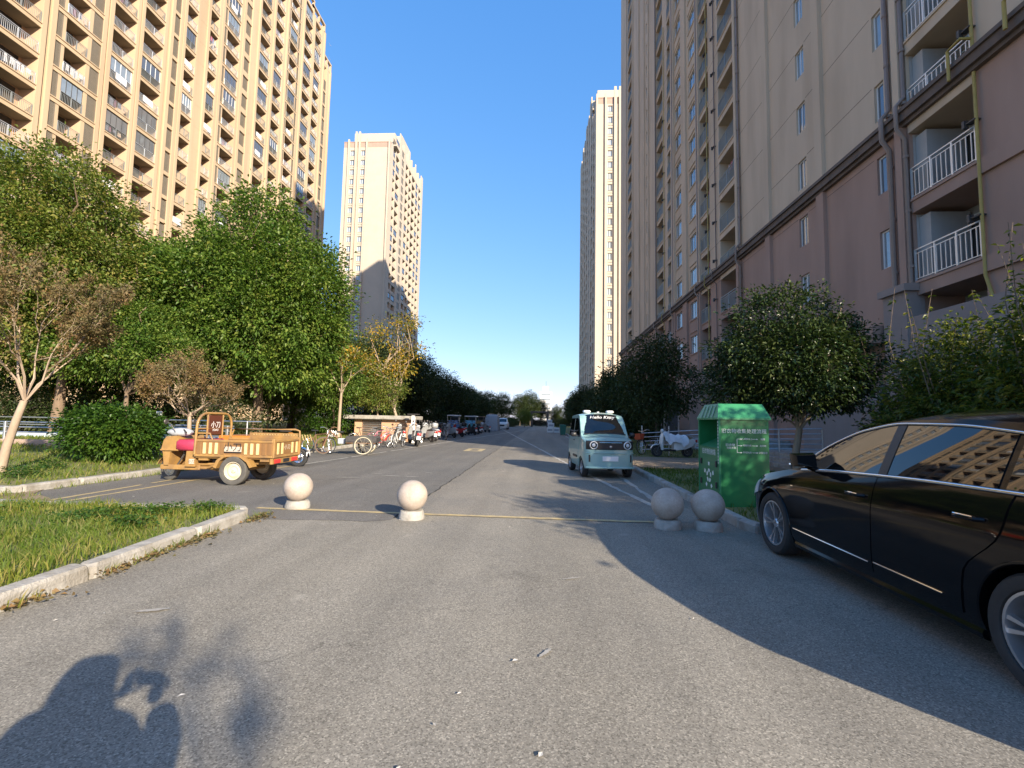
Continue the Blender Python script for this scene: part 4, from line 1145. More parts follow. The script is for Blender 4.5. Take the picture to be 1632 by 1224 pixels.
RT = ((6.0, 40, .95, 0, 'third dark tree of the right row, behind the van\'s left roof lamp'), (6.0, 48, .95, 1, 'dark tree of the right row beside the nearer green wheelie bin'), (5.2, 57, 1.0, 0, 'dark tree of the right row overhanging the stacked white boxes'), (5.8, 68, 1.0, 1, 'dark tree of the right row just past the white boxes'), (5.6, 80, 1.0, 2, 'lighter green tree near the far end of the right row'), (6.8, 94, 1.0, 0, 'last dark tree of the right row before the bare-twigged tree'))
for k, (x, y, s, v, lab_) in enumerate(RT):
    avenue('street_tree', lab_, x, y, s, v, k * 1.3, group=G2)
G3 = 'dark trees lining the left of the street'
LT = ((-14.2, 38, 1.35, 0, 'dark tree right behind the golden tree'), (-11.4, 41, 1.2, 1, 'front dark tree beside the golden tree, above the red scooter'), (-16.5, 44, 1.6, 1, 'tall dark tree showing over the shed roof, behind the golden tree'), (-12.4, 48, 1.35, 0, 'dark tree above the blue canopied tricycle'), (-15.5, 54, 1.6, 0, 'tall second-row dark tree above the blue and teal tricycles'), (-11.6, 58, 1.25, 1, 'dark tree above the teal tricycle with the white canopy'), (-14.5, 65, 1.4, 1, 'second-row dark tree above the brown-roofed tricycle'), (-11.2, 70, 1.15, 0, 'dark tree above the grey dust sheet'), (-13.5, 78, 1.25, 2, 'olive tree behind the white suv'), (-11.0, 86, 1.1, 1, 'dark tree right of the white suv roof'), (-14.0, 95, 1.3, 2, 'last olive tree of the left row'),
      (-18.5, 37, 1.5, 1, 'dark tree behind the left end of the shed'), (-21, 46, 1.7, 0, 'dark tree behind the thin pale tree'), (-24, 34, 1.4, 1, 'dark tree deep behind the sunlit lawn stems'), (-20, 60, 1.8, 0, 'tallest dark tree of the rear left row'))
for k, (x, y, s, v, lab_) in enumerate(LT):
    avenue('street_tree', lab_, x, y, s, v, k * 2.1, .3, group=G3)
G4 = 'trees closing the end of the street'
FT = ((-9.5, 118, 1.5, 2, 'sunlit bushy tree left of the gate at the street end'), (-5.5, 128, 1.5, 0, 'dark tree behind the left gate post at the street end'), (-2.8, 132, 1.75, 1, 'tallest dark tree standing behind the gate lintel'), (.2, 138, 1.35, 0, 'dark tree behind the right half of the gate'), (4.2, 122, 1.0, 1, 'low tree right of the gate, below the white high-rise'), (8.5, 112, 1.5, 2, 'bushy tree at the far right end of the street'), (-13.5, 122, 1.6, 2, 'light green tree ending the left row of trees'), (-18, 130, 1.7, 0, 'dark tree at the far left end behind the row'))
for k, (x, y, s, v, lab_) in enumerate(FT):
    avenue('far_tree', lab_, x, y, s, v, k * 1.1, 0, group=G4)
avenue('far_tree', 'small yellow-green tree left of the dark gate at the end of the street', -3.4, 104, .75, 3, .5, 0)
twig_tree('far_tree', 'pale bare-twigged tree beside the white high-rise at the street end', (6.6, 98, 0), [(0, 0, 0), (0, 0, 1.5), (.1, 0, 2.4)], .14, 88, .34, 1.8, 5, M['bark_pale'], M['leaf_brown'], 1500, .16, forks=6, tilt=.8)
for k, (x, y, w) in enumerate(((-6.4, 103, 1.6), (4.4, 100, 1.2))):
    tree('hedge', ('clipped round bush at the end of the parking lane', 'clipped bush by the white boxes at the street end')[k], (x, y, .1), [(0, 0, 0), (0, 0, .3), (0, 0, .7)], [(0, 0, .9, w, w, .9)], 110, 30, .4, .16, M['leaf_far'], M['bark_dark'], .05, 90 + k, cat='bush', nlimb=6)

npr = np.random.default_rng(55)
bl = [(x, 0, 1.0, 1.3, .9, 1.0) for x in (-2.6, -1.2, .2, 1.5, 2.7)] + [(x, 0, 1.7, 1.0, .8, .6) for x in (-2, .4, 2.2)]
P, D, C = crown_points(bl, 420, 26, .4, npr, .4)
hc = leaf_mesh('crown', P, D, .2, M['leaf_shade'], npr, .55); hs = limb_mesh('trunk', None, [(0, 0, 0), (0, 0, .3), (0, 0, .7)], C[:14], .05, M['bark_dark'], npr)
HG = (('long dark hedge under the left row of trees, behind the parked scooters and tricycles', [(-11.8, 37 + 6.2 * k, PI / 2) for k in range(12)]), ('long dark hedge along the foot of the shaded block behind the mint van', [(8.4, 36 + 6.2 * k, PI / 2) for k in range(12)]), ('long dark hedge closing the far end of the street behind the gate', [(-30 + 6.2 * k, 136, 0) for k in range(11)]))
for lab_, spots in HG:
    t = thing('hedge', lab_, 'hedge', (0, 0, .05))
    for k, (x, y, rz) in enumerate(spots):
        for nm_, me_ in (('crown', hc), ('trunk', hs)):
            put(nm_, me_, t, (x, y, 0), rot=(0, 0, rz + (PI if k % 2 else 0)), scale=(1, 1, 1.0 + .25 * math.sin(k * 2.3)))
# ------------------------------------------------------------------ grass
def blades(name, pts, hmin, hmax, w, m, seed, clump=0.0, lean=.5):
    npr = np.random.default_rng(seed); P = np.array(pts, float); n = len(P)
    h = npr.uniform(hmin, hmax, n) * npr.uniform(.6, 1.2, n)
    a = npr.uniform(0, 2 * PI, n); ln = npr.normal(size=(n, 2)) * lean
    tip = P + np.stack([ln[:, 0] * h, ln[:, 1] * h, h], 1)
    mid = P + np.stack([ln[:, 0] * h * .3, ln[:, 1] * h * .3, h * .6], 1)
    sx = np.stack([np.cos(a), np.sin(a), np.zeros(n)], 1) * (w * npr.uniform(.6, 1.4, n))[:, None]
    V = np.empty((n, 5, 3), np.float32)
    V[:, 0] = P - sx; V[:, 1] = P + sx; V[:, 2] = mid + sx * .8; V[:, 3] = mid - sx * .8; V[:, 4] = tip
    me = bpy.data.meshes.new(name); me.vertices.add(n * 5); me.vertices.foreach_set('co', V.reshape(-1))
    b = (np.arange(n) * 5)[:, None]
    F = np.concatenate([b + np.array([0, 1, 2]), b + np.array([0, 2, 3]), b + np.array([3, 2, 4])], 1).astype(np.int32)
    me.loops.add(n * 9); me.loops.foreach_set('vertex_index', F.reshape(-1))
    me.polygons.add(n * 3); me.polygons.foreach_set('loop_start', np.arange(0, n * 9, 3, dtype=np.int32))
    me.materials.append(m); me.update(calc_edges=True)
    o = put(name, me); o['kind'] = 'stuff'; return o
def scatter(x0, y0, x1, y1, n, zf, seed, dens=None):
    npr = np.random.default_rng(seed); out = []
    xs = npr.uniform(x0, x1, n); ys = npr.uniform(y0, y1, n); rr = npr.random(n)
    for x, y, r in zip(xs, ys, rr):
        d = .55 + .45 * math.sin(x * 2.3 + 1.3 * math.sin(y * 1.9)) * math.sin(y * 2.7 + x)
        if dens: d = d * dens(x, y)
        if r < .25 + .75 * d: out.append((x, y, zf(x, y) - .01))
    return out
blades('grass', [q for q in scatter(-9.5, 1.2, -3.82, 6.42, 66000, strip_z, 1) if q[0] < kerb_x(q[1]) - .03], .05, .15, .0045, M['grass'], 2)
blades('lawn_grass', scatter(-19, 7.9, -9.1, 17, 30000, lawn_z, 3) + scatter(-17, 17, -9.1, 34, 26000, lawn_z, 4), .05, .14, .009, M['grass'], 5)
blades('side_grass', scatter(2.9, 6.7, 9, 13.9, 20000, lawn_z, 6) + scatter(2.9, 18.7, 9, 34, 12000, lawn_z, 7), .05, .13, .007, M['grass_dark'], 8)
npr = np.random.default_rng(9)
P = []; D = []
for cx, cy, r in [(-5.4, 5.6, .5), (-6.2, 4.4, .55), (-6.9, 5.2, .6), (-5.0, 6.0, .4), (-5.9, 3.6, .4), (-7.6, 4.2, .6), (-4.6, 5.2, .25), (-6.8, 3.2, .4), (-4.4, 6.2, .25), (-8.1, 5.6, .5), (-9.9, 8.6, .4), (-10.4, 9.6, .3)]:
    n = int(1500 * r); q = npr.normal(size=(n, 2)) * r * .45
    for dx, dy in q:
        x, y = cx + dx, cy + dy
        if x > -4.08 or (y > 6.4 and y < 7.9): continue
        P.append((x, y, strip_z(x, y) + npr.uniform(.02, .13) if y < 7 else lawn_z(x, y) + npr.uniform(.02, .2))); a = npr.uniform(0, 2 * PI); D.append((math.cos(a), math.sin(a), .35))
o = put('weeds', leaf_mesh('weeds', np.array(P), np.array(D), .042, M['weed'], npr, .75)); o['kind'] = 'stuff'
# weeds and dead leaves in the gutter
P = []; D = []; pts = []
for cy in (3.35, 4.1, 4.55, 5.0, 5.4, 6.3, 6.5, 2.4):
    for _ in range(70):
        x = -3.70 + npr.exponential(.05) - .02 - .035 * (cy - 2); y = cy + npr.normal() * .12
        P.append((x, y, npr.uniform(.004, .05))); a = npr.uniform(0, 2 * PI); D.append((math.cos(a), math.sin(a), npr.uniform(-.1, .5)))
    pts += [(-3.74 - .035 * (cy - 2) + abs(npr.normal()) * .03, cy + npr.normal() * .1, 0) for _ in range(40)]
o = put('fallen_leaves', leaf_mesh('fallen_leaves', np.array(P), np.array(D), .045, M['leaf_brown'], npr, .7)); o['kind'] = 'stuff'
blades('gutter_weeds', pts, .04, .12, .004, M['grass'], 15)
blades('kerb_grass', [(npr.uniform(-10, -4.3), 6.62 + npr.exponential(.05), 0) for _ in range(1600)], .04, .13, .004, M['grass'], 16)
blades('kerb_grass', [(-8.83 + npr.exponential(.03), npr.uniform(8.2, 17), 0) for _ in range(700)] + [(npr.uniform(-13, -8.3), npr.uniform(6.7, 7.6), .01) for _ in range(1500)], .04, .14, .005, M['grass'], 17)
# ------------------------------------------------------------------ vehicles kit
class Shell:
    """car body: side x = X(y, z); y runs along the car, nose at +y"""
    def __init__(s, y0, y1, W, belt, rail, top, wr, z0, low, tilt=None):
        s.tilt = tilt
        s.y0, s.y1, s.W, s.belt, s.rail, s.top, s.wr, s.z0, s.low = y0, y1, W, belt, rail, top, wr, z0, low
    def X(s, y, z):
        w = smooth_interp(y, s.W); zb = smooth_interp(y, s.belt); zr = max(smooth_interp(y, s.rail), zb + .01); z0 = smooth_interp(y, s.z0)
        if z <= zb:
            return w * smooth_interp((z - z0) / (zb - z0), s.low)
        wb = w * s.low[-1][1]
        if s.tilt: return wb - s.tilt * (z - zb) - .12 * (z - zb) ** 2
        wr = smooth_interp(y, s.wr)
        t = min(1, (z - zb) / (zr - zb))
        return wb + (wr - wb) * (t ** 1.08)
    def section(s, y):
        w = smooth_interp(y, s.W); zb = smooth_interp(y, s.belt); zr = max(smooth_interp(y, s.rail), zb + .01)
        zt = max(smooth_interp(y, s.top), zr + .004); z0 = smooth_interp(y, s.z0); wr = min(s.X(y, zr) if s.tilt else smooth_interp(y, s.wr), w * s.low[-1][1])
        L = [(s.X(y, z0 + (zb - z0) * t), z0 + (zb - z0) * t) for t in (0, .06, .16, .3, .45, .58, .68, .76, .83, .89, .94, .975, 1)]
        L += [(s.X(y, zb + (zr - zb) * t), zb + (zr - zb) * t) for t in (.3, .65, .93)]
        for t in (0, .12, .3, .5, .75, 1):
            x = wr * (1 - t); L.append((x, zr + (zt - zr) * (1 - (1 - t) ** 2.1)))
        pts = [(x, y, z) for x, z in L]
        return pts + [(-x, y, z) for x, z in reversed(L[:-1])]
    def body(s, n, mats, parent, arches=(), ar=.36, depth=.3):
        ys = [s.y0 + (s.y1 - s.y0) * i / n for i in range(n + 1)]
        mb = MB().loft([s.section(y) for y in ys])
        o = mb.obj('body', mats, parent, smooth=38)
        if arches:
            cs = []
            for (ya, za) in arches:
                for sg in (-1, 1):
                    c = MB(); w = s.X(ya, za + .2)
                    c.lathe([(ar, 0), (ar, depth + .2)], 40, Matrix.Translation((sg * (w - depth), ya, za)) @ Matrix.Rotation(sg * PI / 2, 4, 'Y'))
                    cs.append(c.obj('cut', mats))
            par = o.parent; o.parent = None
            boolean_cut(o, cs)
            o.parent = par
            me = o.data
            me.polygons.foreach_set('use_smooth', [True] * len(me.polygons)); me.set_sharp_from_angle(angle=R(32))
        return o
    def patch(s, sg, ylist, zlo, zhi, nz, off, thick=.012):
        """panel lying proud of the side by off, between curves zlo(y) and zhi(y)"""
        rows = []
        for y in ylist:
            a, b = zlo(y), zhi(y)
            rows.append([(sg * (s.X(y, a + (b - a) * j / nz) + off), y, a + (b - a) * j / nz) for j in range(nz + 1)])
        mb = MB(); mb.grid(rows)
        # turned-in edges
        rim = [r[0] for r in rows] + rows[-1][1:] + [r[-1] for r in reversed(rows[:-1])] + list(reversed(rows[0][1:-1]))
        inn = [(p[0] - sg * thick, p[1], p[2]) for p in rim]
        n = len(rim); b = len(mb.v)
        mb.add(rim + inn, [(i, (i + 1) % n, n + (i + 1) % n, n + i) for i in range(n)])
        return mb
    def top_glass(s, ya, yb, frac, lift=.006, n=9, m=13):
        rows = []
        for y in np.linspace(ya, yb, n):
            zb = smooth_interp(y, s.belt); zr = max(smooth_interp(y, s.rail), zb + .01); zt = max(smooth_interp(y, s.top), zr + .004)
            wr = min(s.X(y, zr) if s.tilt else smooth_interp(y, s.wr), smooth_interp(y, s.W) * s.low[-1][1])
            rows.append([(wr * u, y, zr + (zt - zr) * (1 - abs(u) ** 2.1) + lift) for u in np.linspace(-frac, frac, m)])
        return MB().grid(rows)
    def slanted(s, sg, corners, ny, nz, off, thick=.01):
        """panel bounded by two side curves: front edge y=f(z), rear edge y=r(z), lower and upper curves by y"""
        fr, rr, zlo, zhi = corners
        rows = []
        for i in range(ny + 1):
            row = []
            for j in range(nz + 1):
                u, v = i / ny, j / nz
                y = rr(v) + (fr(v) - rr(v)) * u
                a, b = zlo(y), zhi(y); z = a + (b - a) * v
                row.append((sg * (s.X(y, z) + off), y, z))
            rows.append(row)
        mb = MB(); mb.grid(rows)
        rim = [r[0] for r in rows] + rows[-1][1:] + [r[-1] for r in reversed(rows[:-1])] + list(reversed(rows[0][1:-1]))
        inn = [(p[0] - sg * thick, p[1], p[2]) for p in rim]
        n = len(rim)
        mb.add(rim + inn, [(i, (i + 1) % n, n + (i + 1) % n, n + i) for i in range(n)])
        return mb
def wheel(parent, loc, rad, wid, sg, tyre_m, rim_m, spokes=5, split=True, rimf=.7, name='wheel', dark=None):
    """tyre, rim with spokes; axis along x, outside towards sg"""
    w = bpy.data.objects.new(name, None); COL.objects.link(w); w.parent = parent; w.location = loc
    Mx = Matrix.Rotation(sg * PI / 2, 4, 'Y')
    rr = rad * rimf
    MB().lathe([(rr, -wid / 2 + .01), (rr + .02, -wid / 2), (rad * .93, -wid / 2), (rad * .985, -wid * .40), (rad, -wid * .25), (rad, wid * .25), (rad * .985, wid * .40), (rad * .93, wid / 2), (rr + .03, wid / 2 + .004), (rr + .008, wid / 2 - .004), (rr, wid / 2 - .03), (rr, -wid / 2 + .01)], 40, Mx, caps=False).obj('tyre', tyre_m, w, smooth=35)
    mb = MB()
    mb.lathe([(rr * .995, wid / 2 - .012), (rr * .93, wid / 2 - .012), (rr * .91, wid / 2 - .04), (rr * .86, -wid * .2)], 40, Mx, caps=False)
    if spokes:
        mb.lathe([(rr * .95, -wid * .12), (rr * .2, -wid * .12), (.01, -wid * .12)], 24, Mx, m=1, caps=False)
        mb.lathe([(.01, wid * .36), (rr * .16, wid * .36), (rr * .2, wid * .3), (rr * .22, -wid * .1)], 16, Mx, caps=False)
        for i in range(spokes):
            for d in ((-.17, .17) if split else (0,)):
                a = 2 * PI * i / spokes + .3
                a1 = a + d * .55; a2 = a + d * (1.0 if split else 0)
                def pt(r, an, h): return Mx @ Vector((r * math.cos(an), r * math.sin(an), h))
                wd = .075 if split else .16
                rings = []
                for (r, an, h, k) in ((rr * .15, a1, wid * .34, .16), (rr * .5, a1 * .5 + a2 * .5, wid * .33, wd * 1.05), (rr * .93, a2, wid * .40, wd)):
                    rings.append([pt(r, an - k / 1.0 * (.5 if r < rr * .3 else .8), h), pt(r, an + k * (.5 if r < rr * .3 else .8), h), pt(r, an + k * (.5 if r < rr * .3 else .8), h - .035), pt(r, an - k * (.5 if r < rr * .3 else .8), h - .035)])
                mb.loft(rings)
    else:
        mb.lathe([(rr * .9, -wid * .1), (rr * .62, wid * .22), (rr * .5, wid * .22), (rr * .44, wid * .1), (rr * .25, wid * .12), (rr * .2, wid * .3), (.01, wid * .32)], 28, Mx, caps=False)
    mb.obj('rim', [rim_m, dark or M['darkmetal']], w, smooth=30)
    return w

M['black_paint'] = mat('black_car_paint', (.004, .004, .005), rough=.07, spec=.32)
M['tint'] = mat('tinted_glass', (.004, .005, .006), rough=.012, spec=1.0)
# ------------------------------------------------------------------ black sedan
sd = thing('sedan_car', 'glossy black sedan with chrome window trim and dark tinted glass, parked beside the green bin', 'car', (3.49, 4.0, 0))
Y0 = 4.0
def yy(l): return [(a - Y0, b) for a, b in l]
SH = Shell(1.52 - Y0, 6.40 - Y0,
    W=yy([(1.52, .70), (1.62, .80), (1.85, .875), (2.4, .91), (3.2, .915), (4.6, .915), (5.3, .91), (5.75, .895), (6.0, .86), (6.2, .79), (6.32, .68), (6.40, .50)]),
    belt=yy([(1.52, .93), (1.7, 1.0), (2.2, 1.06), (3.2, 1.053), (4.2, 1.02), (4.9, .975), (5.36, .915), (5.89, .80), (6.15, .72), (6.32, .64), (6.40, .60)]),
    rail=yy([(1.52, .96), (1.8, 1.06), (2.05, 1.18), (2.35, 1.34), (2.75, 1.435), (2.96, 1.455), (3.38, 1.475), (3.83, 1.465), (4.24, 1.405), (4.53, 1.305), (4.86, 1.10), (5.0, 1.0), (5.36, .93), (5.89, .825), (6.15, .745), (6.32, .665), (6.40, .62)]),
    top=yy([(1.52, 1.0), (1.75, 1.11), (2.0, 1.24), (2.35, 1.43), (2.75, 1.525), (3.2, 1.56), (3.7, 1.56), (4.2, 1.50), (4.6, 1.345), (5.05, 1.05), (5.2, 1.0), (5.6, .945), (6.0, .86), (6.25, .76), (6.36, .68), (6.40, .64)]),
    wr=yy([(1.52, .58), (1.9, .68), (2.75, .69), (3.9, .705), (4.5, .73), (4.9, .79), (5.1, .80), (5.9, .74), (6.2, .62), (6.32, .52), (6.40, .36)]),
    z0=yy([(1.52, .34), (1.8, .26), (2.2, .2), (6.0, .2), (6.40, .26)]),
    low=[(0, .93), (.1, .962), (.25, .985), (.5, .995), (.68, 1.0), (.8, .988), (.9, .972), (1, .935)], tilt=.40)
AXF, AXR, RW = 5.53 - Y0, 2.67 - Y0, .335
body = SH.body(70, M['black_paint'], sd, [(AXF, RW), (AXR, RW)], .375, .30)
for (ya, nm) in ((AXF, 0), (AXR, 1)):
    for sg in (-1, 1):
        wheel(sd, (sg * .79, ya, RW), RW, .225, sg, M['rubber'], M['alloy'], 5, True, .72)
belt = lambda y: smooth_interp(y, SH.belt); rail = lambda y: smooth_interp(y, SH.rail)
sill = lambda y: .29
wtop = lambda y: smooth_interp(y, yy([(2.05, 1.10), (2.25, 1.20), (2.5, 1.30), (2.75, 1.36), (2.96, 1.39), (3.38, 1.425), (3.83, 1.43), (4.24, 1.37), (4.53, 1.27), (4.86, 1.10), (4.97, 1.02)]))
wbot = lambda y: belt(y) + .018
arc = lambda y, c, r: RW + math.sqrt(max(0, r * r - (y - c) ** 2))
for sg in (-1, 1):
    # doors
    fd = SH.slanted(sg, (lambda v: 5.15 - Y0 - .05 * v + .06 * (v > .95), lambda v: 3.945 - Y0 - .055 * v, sill, lambda y: belt(y) - .004), 26, 14, .007).obj('front_door', M['black_paint'], sd, smooth=40)
    rdr = SH.slanted(sg, (lambda v: 3.935 - Y0 - .055 * v, lambda v: 3.16 - Y0 - .34 * smooth_interp(v, [(0, 0), (.35, .12), (.7, .85), (1, 1)]), sill, lambda y: belt(y) - .004), 22, 14, .007).obj('rear_door', M['black_paint'], sd, smooth=40)
    for dd, ya, yb in ((fd, 3.98, 4.18), (rdr, 2.96, 3.15)):
        y0, y1 = ya - Y0, yb - Y0; z = .865 if dd is fd else .885
        x = SH.X((y0 + y1) / 2, z)
        h = MB().tube([(sg * (x + .005), y0, z), (sg * (x + .04), y0 + .03, z), (sg * (x + .045), (y0 + y1) / 2, z + .004), (sg * (x + .04), y1 - .03, z), (sg * (x + .005), y1, z)], [.012, .015, .016, .015, .012], 8)
        h.obj('handle', M['black_paint'], dd, smooth=40)
        MB().tube([(sg * (x + .047), y0 + .03, z + .013), (sg * (x + .058), (y0 + y1) / 2, z + .016), (sg * (x + .047), y1 - .03, z + .013)], .005, 6).obj('handle_trim', M['chrome'], dd, smooth=40)
        pr_ = [(sg * (SH.X(y, .36) + .012), y, .36 + .012 * (y - y0)) for y in np.linspace((3.97 if dd is fd else 3.28) - Y0, (5.08 if dd is fd else 3.91) - Y0, 12)]
        MB().tube(pr_, .006, 6).obj('chrome_strip', M['chrome'], dd, smooth=40)
    # windows
    fwn = SH.patch(sg, list(np.linspace(3.90 - Y0, 4.93 - Y0, 22)), wbot, wtop, 8, .006).obj('side_window', M['tint'], sd, smooth=40)
    rwn = SH.patch(sg, list(np.linspace(2.93 - Y0, 3.80 - Y0, 20)), wbot, wtop, 8, .006).obj('side_window', M['tint'], sd, smooth=40)
    qwn = SH.patch(sg, list(np.linspace(2.32 - Y0, 2.88 - Y0, 14)), wbot, wtop, 8, .006).obj('quarter_window', M['tint'], sd, smooth=40)
    SH.patch(sg, list(np.linspace(3.805 - Y0, 3.895 - Y0, 3)), wbot, wtop, 8, .011).obj('window_pillar', M['blackpl'], sd, smooth=40)
    ys = np.linspace(2.2 - Y0, 4.97 - Y0, 44)
    MB().tube([(sg * (SH.X(y, wbot(y) - .012) + .010), y, wbot(y) - .014) for y in ys], .0135, 8).obj('belt_trim', M['chrome'], sd, smooth=50)
    MB().tube([(sg * (SH.X(y, wtop(y) + .008) + .009), y, wtop(y) + .012) for y in ys], .0105, 8).obj('window_trim', M['chrome'], sd, smooth=50)
    # character crease and skirt
    MB().loft([[(sg * (SH.X(y, .22) + d), y, z) for d, z in ((-.03, .17), (.012, .185), (.02, .215), (.004, .245))] for y in np.linspace(3.05 - Y0, 5.12 - Y0, 20)]).obj('side_skirt', M['black_paint'], sd, smooth=40)
    # arch lips
    for c in (AXF, AXR):
        lip = [(sg * (SH.X(c + .378 * math.cos(a), RW + .378 * math.sin(a)) + .003), c + .378 * math.cos(a), RW + .378 * math.sin(a)) for a in np.linspace(-.12, PI + .12, 26)]
        MB().tube(lip, .010, 6).obj('arch_lip', M['black_paint'], sd, smooth=50)
    # mirror
    mr = MB()
    mr.loft([[(sg * (.94 + dx), 4.70 - Y0 + dy * .9, 1.085 + dz) for dx, dz in ring] for dy, ring in ((-.11, [(-.02, -.05), (.15, -.04), (.16, .05), (-.01, .06)]), (-.02, [(-.04, -.065), (.17, -.055), (.185, .065), (-.03, .075)]), (.07, [(-.02, -.05), (.13, -.04), (.14, .045), (-.01, .05)]), (.12, [(.01, -.02), (.08, -.02), (.08, .02), (.01, .02)]))])
    mr.tube([(sg * .86, 4.74 - Y0, 1.0), (sg * .95, 4.72 - Y0, 1.035)], .028, 8)
    mo = mr.obj('mirror', M['black_paint'], sd, smooth=60)
    MB().tube([(sg * .935, 4.78 - Y0, 1.045), (sg * 1.06, 4.765 - Y0, 1.045), (sg * 1.115, 4.70 - Y0, 1.05)], .008, 6).obj('mirror_trim', M['chrome'], mo, smooth=40)
    # lamps
    hl = SH.patch(sg, list(np.linspace(5.93 - Y0, 6.30 - Y0, 10)), lambda y: belt(y) - .17 + .03 * (y - 2), lambda y: belt(y) - .02, 5, .008).obj('headlight', M['lens'], sd, smooth=40)
    SH.patch(sg, list(np.linspace(1.60 - Y0, 1.95 - Y0, 8)), lambda y: .84, lambda y: .95, 4, .008).obj('tail_light', M['redlens'], sd, smooth=40)
    # fuel flap (right side) or side repeater
    MB().tube([(sg * (SH.X(3.05 - Y0, .97) + .004), 5.0 - Y0, .80), (sg * (SH.X(5.0 - Y0, .8) + .006), 5.1 - Y0, .80)], .006, 6).obj('side_marker', M['chrome'], sd)
SH.top_glass(4.30 - Y0, 5.06 - Y0, .9).obj('windscreen', M['tint'], sd, smooth=50)
SH.top_glass(1.80 - Y0, 2.38 - Y0, .88).obj('rear_window', M['tint'], sd, smooth=50)
gr = MB()
for k in range(4): gr.cbox(-.42, 6.372 - Y0, .50 + k * .032, .42, 6.415 - Y0, .518 + k * .032, .006)
gr.obj('grille', M['chrome'], sd)
pl = MB().cbox(-.22, 6.395 - Y0, .36, .22, 6.425 - Y0, .47, .005).obj('number_plate', M['white'], sd)

# ------------------------------------------------------------------ mint electric mini van (nose towards the viewer)
M['mint'] = mat('mint_paint', (.27, .44, .415), rough=.3, spec=.5, coat=.6)
ang = math.atan2(.26, -1.92) - PI / 2          # nose direction
van = thing('mini_van', 'small mint green electric van with round headlights and white lettering across its windscreen', 'van', (1.62, 13.25, 0), 0)
van.rotation_euler.z = PI + .115
VS = Shell(-1.28, 1.22,
    W=[(-1.28, .56), (-1.2, .63), (-1.0, .655), (.2, .66), (.8, .655), (1.0, .635), (1.14, .58), (1.22, .46)],
    belt=[(-1.28, .98), (-.6, 1.0), (.3, 1.0), (.62, 1.0), (.95, .95), (1.12, .88), (1.22, .78)],
    rail=[(-1.28, 1.28), (-1.15, 1.53), (-.9, 1.585), (0, 1.60), (.2, 1.57), (.36, 1.42), (.58, 1.12), (.68, 1.02), (.95, .965), (1.12, .90), (1.22, .80)],
    top=[(-1.28, 1.34), (-1.15, 1.60), (-.9, 1.66), (-.1, 1.675), (.16, 1.63), (.36, 1.45), (.62, 1.13), (.72, 1.07), (.95, 1.02), (1.12, .93), (1.22, .83)],
    wr=[(-1.28, .48), (-.9, .565), (.1, .575), (.4, .60), (.7, .62), (.95, .57), (1.12, .50), (1.22, .38)],
    z0=[(-1.28, .34), (-1.1, .25), (1.0, .24), (1.22, .3)],
    low=[(0, .95), (.12, .985), (.4, 1.0), (.7, .99), (1, .965)])
VS.body(54, M['mint'], van, [(.72, .25), (-1.0 + .06, .25)], .285, .24)
for ya in (.72, -.94):
    for sg in (-1, 1): wheel(van, (sg * .565, ya, .25), .25, .145, sg, M['rubber'], M['alloy'], 6, False, .68)
vb = lambda y: smooth_interp(y, VS.belt)
vwt = lambda y: smooth_interp(y, [(-1.1, 1.44), (-.9, 1.5), (0, 1.515), (.12, 1.5), (.34, 1.33), (.52, 1.08), (.56, 1.03)])
for sg in (-1, 1):
    VS.patch(sg, list(np.linspace(-.28, .52, 18)), lambda y: vb(y) + .02, vwt, 6, .006).obj('side_window', M['tint'], van, smooth=40)
    VS.patch(sg, list(np.linspace(-1.05, -.36, 12)), lambda y: vb(y) + .02, vwt, 6, .006).obj('side_window', M['tint'], van, smooth=40)
    dr = VS.slanted(sg, (lambda v: .44 + .1 * smooth_interp(v, [(0, -.15), (.5, 0), (1, 1)]), lambda v: -.32, lambda y: .33, lambda y: vb(y) - .005), 16, 8, .006).obj('door', M['mint'], van, smooth=40)
    MB().cbox(sg * (VS.X(-.2, .92) - .004), -.27, .90, sg * (VS.X(-.2, .92) + .02), -.12, .93, .008).obj('handle', M['blackpl'], dr)
    MB().cbox(sg * (VS.X(0, .5) + .004), -.25, .47, sg * (VS.X(0, .5) + .02), .3, .53, .008).obj('side_strip', M['blackpl'], dr)
    m_ = MB().cbox(sg * .71, .42, 1.02, sg * .86, .50, 1.14, .03).tube([(sg * .63, .48, 1.03), (sg * .74, .46, 1.05)], .02, 6).obj('mirror', M['blackpl'], van, smooth=50)
    # round headlight set in the black mask
    Mh = Matrix.Translation((sg * .42, 1.205, .835)) @ Matrix.Rotation(-PI / 2, 4, 'X') @ Matrix.Rotation(sg * .22, 4, 'Y')
    hl = MB().lathe([(.01, .05), (.05, .046), (.078, .034), (.082, -.03)], 28, Mh).obj('headlight', M['tint'], van, smooth=50)
    MB().lathe([(.078, .036), (.090, .052), (.102, .036), (.104, -.03)], 28, Mh, caps=False).obj('headlight_ring', M['white'], hl, smooth=50)
    MB().lathe([(.01, .066), (.034, .064), (.046, .048)], 16, Mh).obj('headlight_lamp', M['lens'], hl, smooth=50)
    MB().cbox(sg * .50, 1.13, .42, sg * .54, 1.205, .60, .01).obj('air_slot', M['blackpl'], van)
